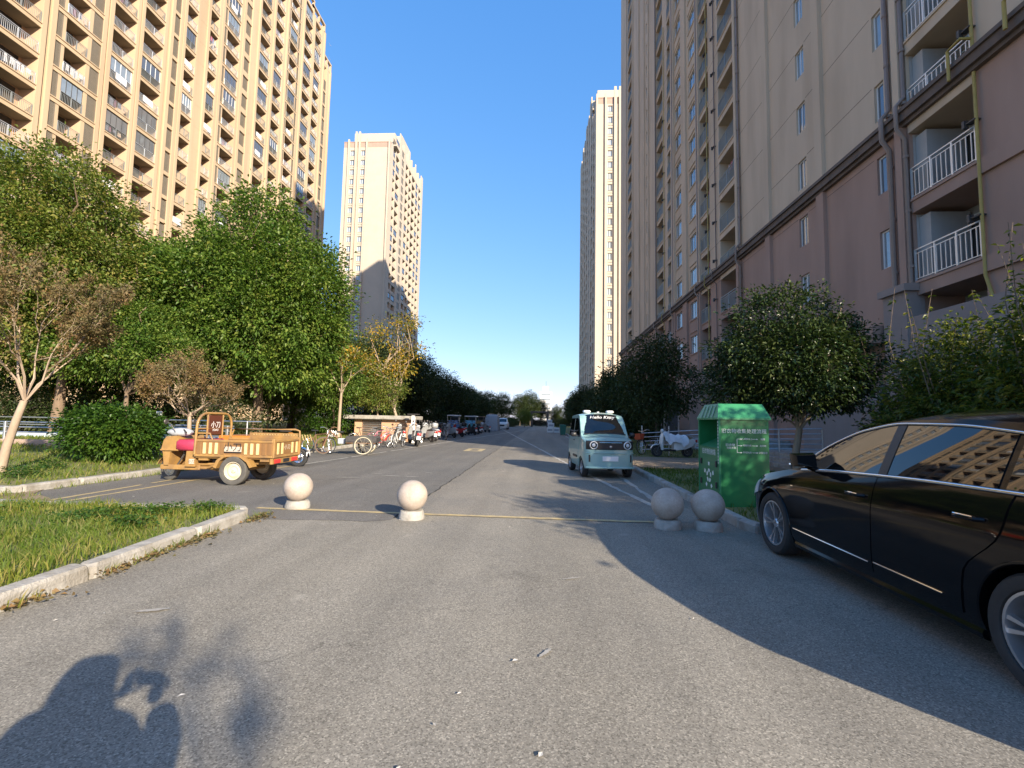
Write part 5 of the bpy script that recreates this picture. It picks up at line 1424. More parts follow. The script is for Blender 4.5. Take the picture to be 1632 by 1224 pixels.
# front mask, light bar, bumper lines
mk = []
for x in np.linspace(-.6, .6, 21):
    y = smooth_interp(abs(x), [(0, 1.235), (.3, 1.232), (.45, 1.222), (.54, 1.165), (.6, 1.105)])
    mk.append([(x, y, .725), (x, y + .016, .74), (x, y + .016, .93), (x, y - .03, .945)])
MB().grid(mk).obj('front_mask', M['blackpl'], van, smooth=40)
MB().cbox(-.29, 1.235, .885, .29, 1.262, .91, .006).obj('light_bar', M['chrome'], van)
MB().lathe([(.028, 0), (.028, .012), (.01, .016)], 18, Matrix.Translation((0, 1.25, .80)) @ Matrix.Rotation(-PI / 2, 4, 'X')).obj('badge', M['steel'], van, smooth=40)
bp_ = MB()
for z in (.28, .64):
    bp_.tube([(x, 1.215 - .5 * max(0, abs(x) - .33) ** 1.5 * 1.25 + (.03 if z < .5 else .015), z) for x in np.linspace(-.6, .6, 17)], .028 if z < .5 else .014, 8)
bp_.obj('bumper_lip', M['mint'], van, smooth=50)
MB().cbox(-.2, 1.215, .44, .2, 1.235, .56, .004).obj('number_plate', M['white'], van)
lp = MB()
for k, x in enumerate((-.15, -.1, -.02, .04, .1, .15)): lp.box(x - .018, 1.236, .465 + .003 * k, x + .018, 1.239, .535)
ws = []
for t in np.linspace(0.0, 1.0, 11):
    y = .17 + (.62 - .17) * t
    sec = [p for p in VS.section(y) if p[2] > smooth_interp(y, VS.rail) - .002 and abs(p[0]) < smooth_interp(y, VS.wr) * .97]
    z_ = smooth_interp(y, VS.top)
    ws.append([(x * (.52 + .03 * t), y + .012, z_ - .055 * abs(x) ** 3 - .012 + .014) for x in np.linspace(-1, 1, 11)])
wsc = MB().grid(ws).obj('windscreen', M['tint'], van, smooth=50)
MB().tube([(x * .55, .655 + .004, smooth_interp(.64, VS.top) - .03 * abs(x) ** 3 + .008) for x in np.linspace(-1, 1, 9)], .014, 6).obj('wiper_cowl', M['blackpl'], van, smooth=40)
# lettering lies along the top of the windscreen
ya, yb_ = .23, .37
za, zb_ = smooth_interp(ya, VS.top), smooth_interp(yb_, VS.top)
nrm_up = Vector((0, ya - yb_, za - zb_)).normalized()
Mt = frame(Vector((0.0, .30, smooth_interp(.30, VS.top) + .022)), (-1, 0, 0), nrm_up)
lettering('lettering', 'Hello Kitty', .15, M['white'], van, Mt, .002, shear=.3)
for x in (-.35, .3): MB().cbox(x - .1, -.3, 1.66, x + .1, -.12, 1.735, .03).obj('roof_lamp', M['white'], van, smooth=50)
MB().cbox(-.03, -.15, 1.67, .03, -.1, 1.70, .01).obj('aerial_base', M['white'], van)
MB().cbox(.12, .52, 1.1, .34, .58, 1.14, .012).obj('dash_note', M['white'], van)

# ------------------------------------------------------------------ yellow cargo tricycle (points to -x)
M['ochre'] = mat('ochre_paint', (.36, .21, .07), (.30, .17, .05), 7, .5, coat=.15, c3=(.2, .12, .06), c3scale=4)
M['ochre_dk'] = mat('dark_ochre_panel', (.24, .13, .05), (.2, .105, .04), 5, .5)
M['cream_stripe'] = mat('cream_stripe', (.72, .56, .28), (.64, .48, .22), 9, .5)
M['magenta'] = mat('pink_red_vinyl', (.42, .035, .085), (.36, .03, .07), 6, .5)
M['maroon'] = mat('maroon_panel', (.11, .035, .02), (.09, .03, .018), 5, .45)
M['cream_rim'] = mat('cream_wheel', (.62, .56, .42), (.55, .49, .36), 8, .55)
tr = thing('cargo_tricycle', 'ochre cargo tricycle with cream striped box, pink-red seat and arched backrest, parked side-on', 'tricycle', (-.13, 0, 0))
NY, FY = 9.32, 10.36        # near and far side of the box
bx0, bx1, bz0, bz1 = -6.88, -5.24, .575, .905
ym = (NY + FY) / 2
b = MB(); b.cbox(bx0, NY + .02, bz0 - .05, bx1, FY - .02, bz0 + .02, .01); b.obj('box_floor', M['ochre'], tr)
def box_side(y, out, name='side_panel'):
    b = MB()
    b.box(bx0, y - .012, bz0, bx1, y + .012, bz1, 1)
    for z in (bz0, bz1 - .03): b.cbox(bx0, y - .025, z - .015, bx1, y + .025, z + .035, .008)
    n = 12
    for i in range(n + 1):
        x = bx0 + .1 + (bx1 - bx0 - .15) * i / n
        if i in (5, 6, 7) and out < 0: continue
        b.prism([(x - .05, y), (x - .032, y + out * .03), (x + .032, y + out * .03), (x + .05, y)], 'z', bz0 + .04, bz1 - .05, 1)
    o = b.obj(name, [M['ochre'], M['ochre_dk']], tr)
    s = MB()
    for i in (1, 2, 3, 8, 9, 10):
        x = bx0 + .1 + (bx1 - bx0 - .15) * i / n
        s.box(x - .03, y + out * .031, bz0 + .05, x + .03, y + out * .036, bz1 - .06)
        if False: pass
    for i in (1, 2, 3, 8, 9, 10):
        x = bx0 + .1 + (bx1 - bx0 - .15) * i / n
        st = MB().box(x - .03, y + out * .0305, bz0 + .05, x + .03, y + out * .036, bz1 - .06).obj('stripe', M['cream_stripe'], o)
    return o
near = box_side(NY, -1); farp = box_side(FY, 1, 'far_panel')
# inner face of the far panel: leaning cream slats
for i in range(22):
    x = bx0 + .62 + i * .062
    MB().add([(x, FY - .02, bz1 - .03), (x + .028, FY - .02, bz1 - .03), (x - .012, FY - .03, bz1 + .10), (x - .04, FY - .03, bz1 + .10)], [(0, 1, 2, 3), (3, 2, 1, 0)]).obj('slat', M['cream_stripe'], farp, fix=False) if i not in (10, 17) else None
MB().box(bx0 + .5, FY - .028, bz1 + .0, bx1 - .02, FY - .012, bz1 + .125).obj('upper_panel', M['ochre'], tr)
pl = MB().cbox(-6.23, NY - .05, bz0 + .09, -5.87, NY - .03, bz1 - .13, .006).obj('logo_plate', M['cream'], tr)
MB().box(-6.23, NY - .053, bz0 + .085, -5.87, NY - .0505, bz0 + .10).obj('plate_edge', M['blackpl'], pl)
lettering('lettering', '小刀', .19, M['blackpl'], pl, frame(Vector((-6.05, NY - .0525, bz0 + .185)), (1, 0, 0), (0, 0, 1)), .001)
# tail gate
g = MB(); g.box(bx1 - .012, NY, bz0, bx1 + .012, FY, bz1, 1)
for z in (bz0, bz1 - .02): g.cbox(bx1 - .025, NY, z - .015, bx1 + .03, FY, z + .03, .008)
for y in (NY + .02, FY - .02): g.cbox(bx1 - .03, y - .03, bz0 - .02, bx1 + .035, y + .03, bz1 + .04, .008)
tg = g.obj('tailgate', [M['ochre'], M['ochre_dk']], tr)
for y in (NY + .16, NY + .32, NY + .72, NY + .90): MB().cbox(bx1 + .012, y - .035, bz0 + .05, bx1 + .026, y + .035, bz1 - .05, .004).obj('stripe', M['cream_stripe'], tg)
lettering('lettering', '小刀', .12, M['cream'], tg, frame(Vector((bx1 + .016, NY + .52, bz0 + .18)), (0, 1, 0), (0, 0, 1)), .001)
MB().cbox(bx1 - .06, NY + .0, .43, bx1 - .0, FY, .545, .01).obj('rear_bumper', M['ochre'], tr)
for y in (NY + .17, FY - .2): MB().cbox(bx1 - .005, y - .11, .445, bx1 + .025, y + .11, .53, .01).obj('tail_light', M['redlens'], tr)
MB().cbox(bx1 - .005, ym - .12, .45, bx1 + .012, ym + .12, .525, .006).obj('rear_plate', M['blackpl'], tr)
# top rails
rl = MB()
rl.tube([(bx0 + .05, FY, bz1 + .02), (bx0 + .12, FY, 1.10), (bx1 - .1, FY, 1.115), (bx1, FY, 1.08), (bx1 + .01, FY, bz1)], .02, 8)
rl.tube([(bx0 + .05, NY, 1.03), (bx0 + .30, NY, 1.03), (bx0 + .36, NY, bz1)], .016, 8)
rl.obj('top_rail', M['ochre'], tr, smooth=50)
# arched backrest
ar = MB()
def arch(y0, y1, z0, z1, r):
    P = [(y0, z0)]
    for a in np.linspace(PI, PI / 2, 6): P.append((y0 + r + r * math.cos(a), z1 - r + r * math.sin(a)))
    for a in np.linspace(PI / 2, 0, 6): P.append((y1 - r + r * math.cos(a), z1 - r + r * math.sin(a)))
    P.append((y1, z0)); return [(-6.87 + .03 * (p[1] - z0), p[0], p[1]) for p in P]
ar.tube(arch(NY - .02, FY + .02, .6, 1.44, .26), .026, 8)
ar.tube([(-6.855, NY + .0, 1.12), (-6.855, FY, 1.12)], .016, 8)
ar.tube([(-6.85, NY + .28, .92), (-6.85, NY + .28, 1.43)], .018, 8); ar.tube([(-6.85, FY - .28, .92), (-6.85, FY - .28, 1.43)], .018, 8)
ar.obj('backrest_frame', M['ochre'], tr, smooth=50)
bp2 = MB().cbox(-6.875, NY + .30, .98, -6.84, FY - .30, 1.40, .02).obj('backrest_panel', M['maroon'], tr)
for sx, dx in ((1, -6.838), (-1, -6.877)):
    lettering('lettering', '小刀', .15, M['white'], bp2, frame(Vector((dx + .0, ym, 1.19)), (0, sx, 0), (0, 0, 1)), .001)
    lettering('lettering', 'XDAO', .065, M['white'], bp2, frame(Vector((dx, ym, 1.085)), (0, sx, 0), (0, 0, 1)), .001)
# cab floor, battery box, seat, fairing
c = MB(); c.cbox(-7.68, NY + .14, .29, -6.3, FY - .14, .345, .015); c.cbox(-7.70, NY + .12, .27, -6.85, NY + .17, .37, .012); c.obj('footboard', M['ochre'], tr)
c = MB(); c.prism([(-7.12, .345), (-6.9, .345), (-6.9, .66), (-7.10, .66)], 'y', NY + .06, FY - .06); c.obj('seat_base', M['ochre'], tr)
pl2 = MB().cbox(-7.03, NY + .045, .40, -6.92, NY + .062, .50, .004).obj('logo_plate', M['cream'], tr)
lettering('lettering', '小刀', .07, M['blackpl'], pl2, frame(Vector((-6.975, NY + .044, .45)), (1, 0, 0), (0, 0, 1)), .0008)
MB().cbox(-7.36, NY + .05, .665, -6.89, FY - .05, .885, .045).obj('seat', M['magenta'], tr, smooth=50)
fa = MB()
prof = [(-7.62, .345), (-7.66, .62), (-7.70, .68), (-7.66, .86), (-7.60, .945), (-7.40, .96), (-7.32, .90), (-7.36, .80), (-7.38, .68), (-7.50, .62), (-7.52, .345)]
fa.loft([[(x, y, z) for x, z in prof] for y in (NY + .12, NY + .2, FY - .2, FY - .12)])
fa.obj('front_fairing', M['ochre'], tr, smooth=30)
MB().cbox(-7.70, NY + .08, .655, -7.30, FY - .08, .685, .01).obj('fairing_ledge', M['ochre'], tr)
MB().tube([(-7.40, NY + .22, .35), (-7.28, NY + .25, .6), (-7.42, NY + .24, .92)], .02, 6).obj('brake_lever', M['darkmetal'], tr, smooth=40)
hb = MB()
hb.tube([(-7.5, ym, .9), (-7.45, ym, 1.06)], .03, 8)
hb.tube([(-7.18, NY + .12, 1.03), (-7.32, NY + .22, 1.09), (-7.45, ym, 1.04), (-7.32, FY - .22, 1.09), (-7.18, FY - .12, 1.03)], .018, 8)
hb.obj('handlebar', M['darkmetal'], tr, smooth=50)
MB().loft([[(-7.52 + .26 * math.cos(a) * k + .1, NY + .16 + dy, 1.03 + .09 * math.sin(a) * k) for a in np.linspace(0, 2 * PI, 12, endpoint=False)] for dy, k in ((0, .5), (.06, 1), (.16, 1.0), (.24, .6))]).obj('hand_muff', M['pl_grey'] if 'pl_grey' in M else M['steel'], tr, smooth=50)
for y in (NY + .12, FY - .12):
    mi = MB(); mi.tube([(-7.42, y, 1.05), (-7.50, y - .03, 1.2), (-7.58, y - .04, 1.24)], .008, 6); mi.lathe([(.005, -.012), (.055, -.01), (.06, 0), (.05, .015), (.005, .018)], 14, Matrix.Translation((-7.6, y - .04, 1.25)) @ Matrix.Rotation(PI / 2, 4, 'Y')); mi.obj('mirror', M['darkmetal'], tr, smooth=40)
MB().cbox(-7.74, ym - .09, .78, -7.64, ym + .09, .9, .03).obj('headlight', M['lens'], tr, smooth=50)
fk = MB()
for y in (ym - .09, ym + .09): fk.tube([(-7.56, y, .72), (-7.70, y, .42), (-7.78, y, .27)], [.03, .032, .024], 8)
fk.obj('front_fork', M['white'], tr, smooth=40)
MB().loft([[(-7.78 + r * math.cos(a), y, .26 + r * math.sin(a)) for a in np.linspace(PI * .9, PI * .05, 10)] + [(-7.78 + (r - .012) * math.cos(a), y, .26 + (r - .012) * math.sin(a)) for a in np.linspace(PI * .05, PI * .9, 10)] for y, r in ((ym - .07, .27), (ym - .03, .285), (ym + .03, .285), (ym + .07, .27))]).obj('mudguard', M['ochre'], tr, smooth=40)
w = wheel(tr, (-7.78, ym, .255), .255, .09, -1, M['rubber_dusty'], M['cream_rim'], 0, rimf=.62); w.rotation_euler.z = PI / 2 - .25
for y, sg in ((NY - .0, 1), (FY - .0, -1)):
    w = wheel(tr, (-6.03, y + (.02 if sg > 0 else -.02), .29), .29, .14, 1, M['rubber_dusty'], M['cream_rim'], 0, rimf=.63); w.rotation_euler.z = -PI / 2 if sg > 0 else PI / 2
    f = MB(); f.prism([(-6.42, .36), (-6.36, .50), (-6.22, .6), (-6.20, .56), (-6.3, .48), (-6.36, .34)], 'y', y - .08, y + .08); f.prism([(-5.84, .6), (-5.68, .50), (-5.60, .38), (-5.66, .36), (-5.73, .47), (-5.88, .57)], 'y', y - .08, y + .08); f.obj('mudguard', M['ochre'], tr)
ch = MB()
ch.tube([(-6.9, NY + .2, .38), (-5.4, NY + .2, .44)], .03, 6); ch.tube([(-6.9, FY - .2, .38), (-5.4, FY - .2, .44)], .03, 6)
ch.tube([(-6.03, NY, .29), (-6.03, FY, .29)], .045, 8); ch.tube([(-6.65, NY + .1, .33), (-6.35, NY + .06, .42), (-6.45, NY + .06, .56)], .022, 6)
ch.tube([(-6.75, NY + .3, .28), (-6.1, NY + .1, .2)], .012, 6)
for x in (-6.72, -5.42): ch.box(x - .1, NY + .04, .48, x + .1, NY + .1, .545)
ch.obj('chassis', M['ochre'], tr, smooth=40)
MB().cbox(-6.7, ym - .25, .26, -6.35, ym + .25, .5, .02).obj('battery_box', M['darkmetal'], tr)
# ------------------------------------------------------------------ stone ball bollards
def ball_mesh(seed):
    mb = MB(); n = 20
    prof = [(.214 * math.sin(PI * i / n), .318 - .214 * math.cos(PI * i / n)) for i in range(1, n)]
    mb.lathe(prof, 36)
    r2 = random.Random(seed)
    for i, p in enumerate(mb.v):                       # worn, slightly uneven stone
        k = 1 + .006 * math.sin(p[0] * 23 + seed) * math.sin(p[2] * 31 + seed * 2) + r2.uniform(-.0025, .0015) - (.03 if r2.random() < .006 else 0)
        mb.v[i] = (p[0] * k, p[1] * k, .318 + (p[2] - .318) * k)
    return mb.mesh('ball', M['granite'], 60)
def plinth_mesh(seed):
    r2 = random.Random(seed); mb = MB(); rings = []
    for r, z in ((.182, -.01), (.186, .04), (.176, .09), (.16, .118), (.05, .118)):
        rings.append([(r * (1 + .04 * math.sin(k * 1.7 + seed) + r2.uniform(-.07, .025)) * math.cos(2 * PI * k / 18), r * (1 + r2.uniform(-.07, .025)) * math.sin(2 * PI * k / 18), z + (r2.uniform(-.008, .006) if r > .1 else 0)) for k in range(18)])
    mb.loft(rings); return mb.mesh('plinth', M['kerb'], 40)
balls = [ball_mesh(q) for q in range(4)]
for i, (x, y, lab) in enumerate(((-3.72, 7.22, 'pale sunlit stone ball bollard nearest the grass corner on the yellow line'), (-1.8, 6.74, 'pale sunlit stone ball bollard standing alone in the middle of the road'), (1.74, 6.66, 'shaded stone ball bollard on the road, the left one of the close pair'), (2.27, 6.63, 'shaded stone ball bollard beside the kerb in front of the green bin'))):
    t = thing('ball_bollard', lab, 'bollard', (x, y, .004), i * 1.3, 'stone ball bollards across the road')
    put('ball', balls[i], t); put('plinth', plinth_mesh(i), t)

# ------------------------------------------------------------------ green clothes bin
M['green_paint'] = mat('green_enamel', (.010, .155, .05), (.013, .175, .058), 4, .38, coat=.2)
M['green_top'] = mat('pale_green_enamel', (.04, .24, .105), (.035, .21, .09), 5, .4)
M['bin_white'] = mat('white_lettering', (.72, .76, .72), rough=.6)
bn = thing('clothes_bin', 'tall green metal clothes collection bin with a pitched lid and white lettering', 'collection bin', (0, 0, 0))
X0, X1, YN, YF, Zb, Zt = 2.86, 3.63, 7.8, 8.76, .1, 1.49
b = MB()
b.box(X0 + .3, YN, Zb, X1, YF, Zt)                     # rear part
b.box(X0, YN, Zb, X0 + .3, YN + .03, Zt); b.box(X0, YF - .03, Zb, X0 + .3, YF, Zt)
b.box(X0, YN + .03, Zb, X0 + .3, YF - .03, 1.03)
b.obj('body', M['green_paint'], bn)
b = MB(); b.prism([(X0 + .0, 1.032), (X0 + .299, 1.17), (X0 + .299, 1.032)], 'y', YN + .031, YF - .031); b.obj('chute', M['green_top'], bn)
b = MB()
b.loft([[(X0 - .028, YN - .028, Zt), (X1 + .028, YN - .028, Zt), (X1 + .028, YF + .028, Zt), (X0 - .028, YF + .028, Zt)],
        [(X0 - .028, YN - .028, Zt + .03), (X1 + .028, YN - .028, Zt + .03), (X1 + .028, YF + .028, Zt + .03), (X0 - .028, YF + .028, Zt + .03)],
        [(X0 + .05, YN + .16, Zt + .26), (X1 - .02, YN + .16, Zt + .26), (X1 - .02, YF - .16, Zt + .26), (X0 + .05, YF - .16, Zt + .26)]])
b.obj('lid', M['green_top'], bn)
for k in range(4):
    y = YN + .2 + k * .17
    MB().add([(X0 - .04, y, Zt + .035), (X0 - .04, y + .06, Zt + .035), (X0 + .03, y + .06, Zt + .235), (X0 + .03, y, Zt + .235)], [(0, 1, 2, 3)]).obj('lid_rib', M['green_paint'], bn)
for y in (YN - .001, YF + .001):
    MB().cbox(X0 - .012, y - .012, Zb, X0 + .02, y + .012, Zt, .005).obj('corner_edge', M['green_top'], bn)
for k in range(14):
    MB().box(X0 - .0135, YN + .014, .78 + k * .05, X0 - .006, YN + .034, .815 + k * .05).obj('hinge_tab', M['bin_white'], bn)
for z in (.72, .38): MB().cbox(X0 - .02, YN + .1, z, X0, YN + .16, z + .1, .006).obj('lock', M['blackpl'], bn); MB().cbox(X0 - .02, YF - .14, z, X0, YF - .08, z + .1, .006).obj('lock', M['blackpl'], bn)
yf = YN - .003
def ftext(s, x, z, size, al='CENTER'): lettering('lettering', s, size, M['bin_white'], bn, frame(Vector((x, yf, z)), (1, 0, 0), (0, 0, 1)), .0008, al)
ftext('旧衣物收集处理流程', (X0 + X1) / 2 - .0, 1.305, .078)
ftext('旧衣物', X0 + .17, 1.085, .05); ftext('分拣处理', X0 + .185, 1.04, .036)
for z, a, c in ((1.185, '八成新以上', '捐赠'), (1.08, '可再利用', '再利用'), (.97, '不可利用', '环保处理')):
    MB().box(X0 + .275, yf - .001, z - .003, X0 + .33, yf + .001, z + .003).add([(X0 + .33, yf - .001, z - .012), (X0 + .355, yf - .001, z), (X0 + .33, yf - .001, z + .012)], [(0, 1, 2)]).obj('arrow', M['bin_white'], bn)
    MB().box(X0 + .51, yf - .001, z - .003, X0 + .575, yf + .001, z + .003).add([(X0 + .575, yf - .001, z - .012), (X0 + .60, yf - .001, z), (X0 + .575, yf - .001, z + .012)], [(0, 1, 2)]).obj('arrow', M['bin_white'], bn)
    ftext(a, X0 + .43, z, .034); ftext(c, X0 + .675, z, .034)
MB().box(X0 + .272, yf - .001, .967, X0 + .278, yf + .001, 1.188).obj('bracket_line', M['bin_white'], bn)
def ltext(s, y, z, size): lettering('lettering', s, size, M['bin_white'], bn, frame(Vector((X0 - .003, y, z)), (0, -1, 0), (0, 0, 1)), .0008)
ltext('旧衣物回收箱', (YN + YF) / 2, .945, .105)
lettering('lettering', '旧衣物', .09, M['bin_white'], bn, frame(Vector((X0 + .296, (YN + YF) / 2 - .1, 1.36)), (0, -1, 0), (0, 0, 1)), .0008)
lettering('lettering', '回收箱', .06, M['bin_white'], bn, frame(Vector((X0 + .296, (YN + YF) / 2 - .1, 1.27)), (0, -1, 0), (0, 0, 1)), .0008)
# recycling emblem: ring of petals
em = MB()
for k in range(5):
    a = 2 * PI * k / 5 + .3; cy, cz = (YN + YF) / 2 + .0, .55
    def P(r, an): return (X0 - .004, cy - r * math.cos(an), cz + r * math.sin(an))
    em.add([P(.06, a - .5), P(.11, a - .5), P(.12, a), P(.11, a + .4), P(.06, a + .4)], [(0, 1, 2, 3, 4)])
    em.add([P(.17, a - .18), P(.23, a - .15), P(.23, a + .18), P(.17, a + .15)], [(0, 1, 2, 3)])
em.obj('emblem', M['bin_white'], bn)
ltext('爱心', (YN + YF) / 2 + .05, .25, .09)

# ------------------------------------------------------------------ garage ramp: low wall, rails, pale inner wall
M['ramp_brick'] = mat('pinkish_ramp_render', (.33, .23, .18), (.38, .28, .22), 1.2, .9, world=True)
rw_ = thing('ramp_wall', 'low pinkish parapet wall of the garage ramp with steel rails on top, left of the round shrub', 'wall', (0, 0, 0))
MB().cbox(-30, 13.4, .1, -8.7, 13.62, .56, .02).obj('parapet', M['ramp_brick'], rw_)
for z in (.78, .93, 1.08): MB().tube([(-30, 13.5, z), (-9.0, 13.5, z)], .022, 6).obj('rail', M['steel'], rw_, smooth=40)
for k in range(12):
    x = -9.2 - k * 1.75
    MB().cbox(x - .035, 13.46, .55, x + .035, 13.54, 1.1, .01).obj('post', M['steel'], rw_)
iw = thing('ramp_inner_wall', 'blue-white painted far wall of the garage ramp behind the rails', 'wall', (0, 0, 0))
M['paleblue'] = mat('pale_blue_paint', (.52, .58, .64), (.46, .53, .6), 1, .6, world=True)
MB().box(-30, 15.6, -.4, -9.5, 15.8, .66).obj('panel', M['paleblue'], iw)
MB().box(-14.4, 15.585, .15, -13.0, 15.599, .52).obj('notice', mat('blue_notice', (.05, .12, .35), rough=.5), iw)
for z in (.95, 1.2): MB().tube([(-30, 15.7, z), (-9.5, 15.7, z)], .022, 6).obj('rail', M['steel'], iw, smooth=40)
for k in range(10): MB().tube([(-10 - k * 2.1, 15.7, .6), (-10 - k * 2.1, 15.7, 1.22)], .025, 6).obj('post', M['steel'], iw)
sg_ = thing('sign', 'small white square sign on a thin post by the round shrub', 'sign', (-11.0, 13.1, .1))
MB().cbox(-.09, -.015, 1.14, .09, .015, 1.38, .008).obj('board', M['white'], sg_); MB().tube([(0, .02, 0), (0, .02, 1.3)], .018, 6).obj('post', M['darkmetal'], sg_)

# ------------------------------------------------------------------ vent shed
sh = thing('vent_shed', 'low salmon vent shed with a thick slab roof and a louvred front, behind the bicycles', 'shed', (0, 0, 0))
sx0, sx1, sy = -11.15, -8.05, 28.0
MB().box(sx0, sy, 0, sx0 + .45, sy + 2.6, 1.32).box(sx1 - 1.45, sy, 0, sx1, sy + 2.6, 1.32).box(sx0 + .45, sy + .4, 0, sx1 - 1.45, sy + 2.6, 1.32).obj('wall', M['salmon'], sh)
MB().cbox(sx0 - .6, sy - .35, 1.33, sx1 + .3, sy + 3, 1.56, .03).obj('roof', M['kerb'], sh)
for k in range(9):
    MB().add([(sx0 + .46, sy + .12, .12 + k * .135), (sx1 - 1.46, sy + .12, .12 + k * .135), (sx1 - 1.46, sy + .02, .215 + k * .135), (sx0 + .46, sy + .02, .215 + k * .135), (sx0 + .46, sy + .14, .14 + k * .135), (sx1 - 1.46, sy + .14, .14 + k * .135), (sx1 - 1.46, sy + .04, .235 + k * .135), (sx0 + .46, sy + .04, .235 + k * .135)], [(0, 1, 2, 3), (4, 5, 6, 7), (3, 2, 6, 7), (0, 1, 5, 4)]).obj('slat', M['steel'], sh)
po = thing('marker_post', 'short white marker post with a flat cap at the right end of the shed', 'post', (-7.3, 27.0, 0))
MB().cbox(-.1, -.1, 0, .1, .1, 1.62, .02).obj('shaft', M['white'], po); MB().cbox(-.32, -.2, 1.63, .32, .2, 1.68, .01).obj('cap', M['darkmetal'], po)

# ------------------------------------------------------------------ two-wheelers
def spoked_wheel(parent, loc, r, tyre_m, rim_m, n=14, tr_=.018, rz=0.0):
    """upright wheel rolling along local x"""
    w = bpy.data.objects.new('wheel', None); COL.objects.link(w); w.parent = parent; w.location = loc; w.rotation_euler.z = rz
    def ring(rad, t, m, name):
        mb = MB(); k = 30; rings = []
        for i in range(k + 1):
            a = 2 * PI * i / k
            rings.append([((rad + t * math.cos(b)) * math.cos(a), t * .9 * math.sin(b), (rad + t * math.cos(b)) * math.sin(a)) for b in np.linspace(0, 2 * PI, 7)[:-1]])
        mb.loft(rings, caps=False); mb.obj(name, m, w, smooth=60)
    ring(r - tr_, tr_, tyre_m, 'tyre'); ring(r - tr_ * 2.3, tr_ * .55, rim_m, 'rim')
    sp = MB()
    for i in range(n):
        a = 2 * PI * i / n
        sp.tube([(.03 * math.cos(a), .02 * (-1) ** i, .03 * math.sin(a)), ((r - tr_ * 2.3) * math.cos(a + .1), 0, (r - tr_ * 2.3) * math.sin(a + .1))], .003 if tr_ < .03 else .012, 4, caps=False)
    sp.tube([(0, -.05, 0), (0, .05, 0)], .025, 8)
    sp.obj('spokes', rim_m, w)
    return w
def bicycle(label, loc, rz, frame_m, basket=False, lean=.12, group='parked bicycles'):
    t = thing('bicycle', label, 'bicycle', loc, rz, group); t.rotation_euler.x = lean
    R_ = .31
    spoked_wheel(t, (-.5, 0, R_), R_, M['rubber'], M['alloy']); spoked_wheel(t, (.5, 0, R_), R_, M['rubber'], M['alloy'])
    f = MB()
    bb, st, hd, ra = (-.06, 0, .29), (-.2, 0, .72), (.36, 0, .78), (-.5, 0, R_)
    f.tube([bb, st], .017, 6); f.tube([st, hd], .015, 6); f.tube([bb, (.39, 0, .66)], .019, 6)
    for s in (-.05, .05): f.tube([(bb[0], s * .4, bb[2]), (-.5, s, R_)], .010, 5); f.tube([(st[0], s * .3, st[2] - .05), (-.5, s, R_)], .009, 5)
    f.obj('frame', frame_m, t, smooth=40)
    k = MB(); k.tube([(.35, 0, .9), (.40, 0, .62)], .017, 6)
    for s in (-.05, .05): k.tube([(.40, s * .7, .62), (.5, s, R_)], .012, 5)
    k.obj('fork', M['alloy'], t, smooth=40)
    h = MB(); h.tube([(.2, -.28, .98), (.3, -.2, 1.0), (.35, 0, .93), (.3, .2, 1.0), (.2, .28, .98)], .012, 6); h.obj('handlebar', M['alloy'], t, smooth=40)
    s_ = MB(); s_.tube([(-.2, 0, .7), (-.235, 0, .86)], .013, 6); s_.loft([[(-.37, -.075, .86), (-.37, .075, .86), (-.37, .075, .90), (-.37, -.075, .90)], [(-.24, -.07, .86), (-.24, .07, .86), (-.24, .07, .905), (-.24, -.07, .905)], [(-.1, -.018, .875), (-.1, .018, .875), (-.1, .018, .90), (-.1, -.018, .90)]]); s_.obj('saddle', M['blackpl'], t, smooth=50)
    c = MB(); c.lathe([(.09, -.008), (.095, 0), (.09, .008)], 18, Matrix.Translation((-.06, -.05, .29)) @ Matrix.Rotation(PI / 2, 4, 'X')); c.tube([(-.06, -.06, .29), (.05, -.1, .18)], .01, 5); c.tube([(-.06, .06, .29), (-.17, .1, .40)], .01, 5); c.obj('crank', M['darkmetal'], t, smooth=40)
    mg = MB()
    for cx in (-.5, .5): mg.loft([[(cx + r * math.cos(a), y, R_ + r * math.sin(a)) for y, r in ((-.025, .33), (0, .34), (.025, .33))] for a in np.linspace(PI * .1 if cx < 0 else PI * .25, PI * .95, 12)], closed=False, caps=False)
    mg.obj('mudguard', frame_m, t, smooth=50)
    if basket:
        b = MB()
        for z in (.68, .78, .88): b.tube([(.45, -.14, z), (.7, -.14, z), (.7, .14, z), (.45, .14, z), (.45, -.14, z)], .006, 4)
        for (x, y) in ((.45, -.14), (.53, -.14), (.62, -.14), (.7, -.14), (.7, 0), (.7, .14), (.62, .14), (.53, .14), (.45, .14)): b.tube([(x, y, .66), (x, y, .9)], .005, 4)
        b.obj('basket', M['alloy'], t)
    else:
        b = MB()
        for s in (-.05, 0, .05): b.tube([(-.68, s, .66), (-.25, s, .66)], .006, 4)
        b.tube([(-.66, -.05, .66), (-.52, -.05, .34)], .006, 4); b.tube([(-.66, .05, .66), (-.52, .05, .34)], .006, 4)
        b.obj('rack', M['alloy'], t)
    return t
M['red_paint'] = mat('red_paint', (.45, .03, .03), rough=.3, coat=.4)
M['white_pl'] = mat('white_plastic', (.72, .72, .70), (.66, .66, .64), 5, .35, coat=.3)
M['blue_paint'] = mat('blue_paint', (.08, .2, .42), rough=.35, coat=.3)
M['teal_paint'] = mat('teal_paint', (.06, .30, .36), rough=.4)
M['pink_pl'] = mat('pink_plastic', (.55, .22, .3), rough=.4)
M['silver_pl'] = mat('silver_plastic', (.34, .35, .36), (.42, .43, .44), 3, .35, metal=.3)
bicycle('bicycle with red mudguards beside the pedal tricycle box', (-7.25, 21.6, 0), 1.25, M['red_paint'])
bicycle('white bicycle with a white rear wheel right of the red one', (-6.8, 22.7, 0), 1.45, M['white_pl'], lean=-.1)
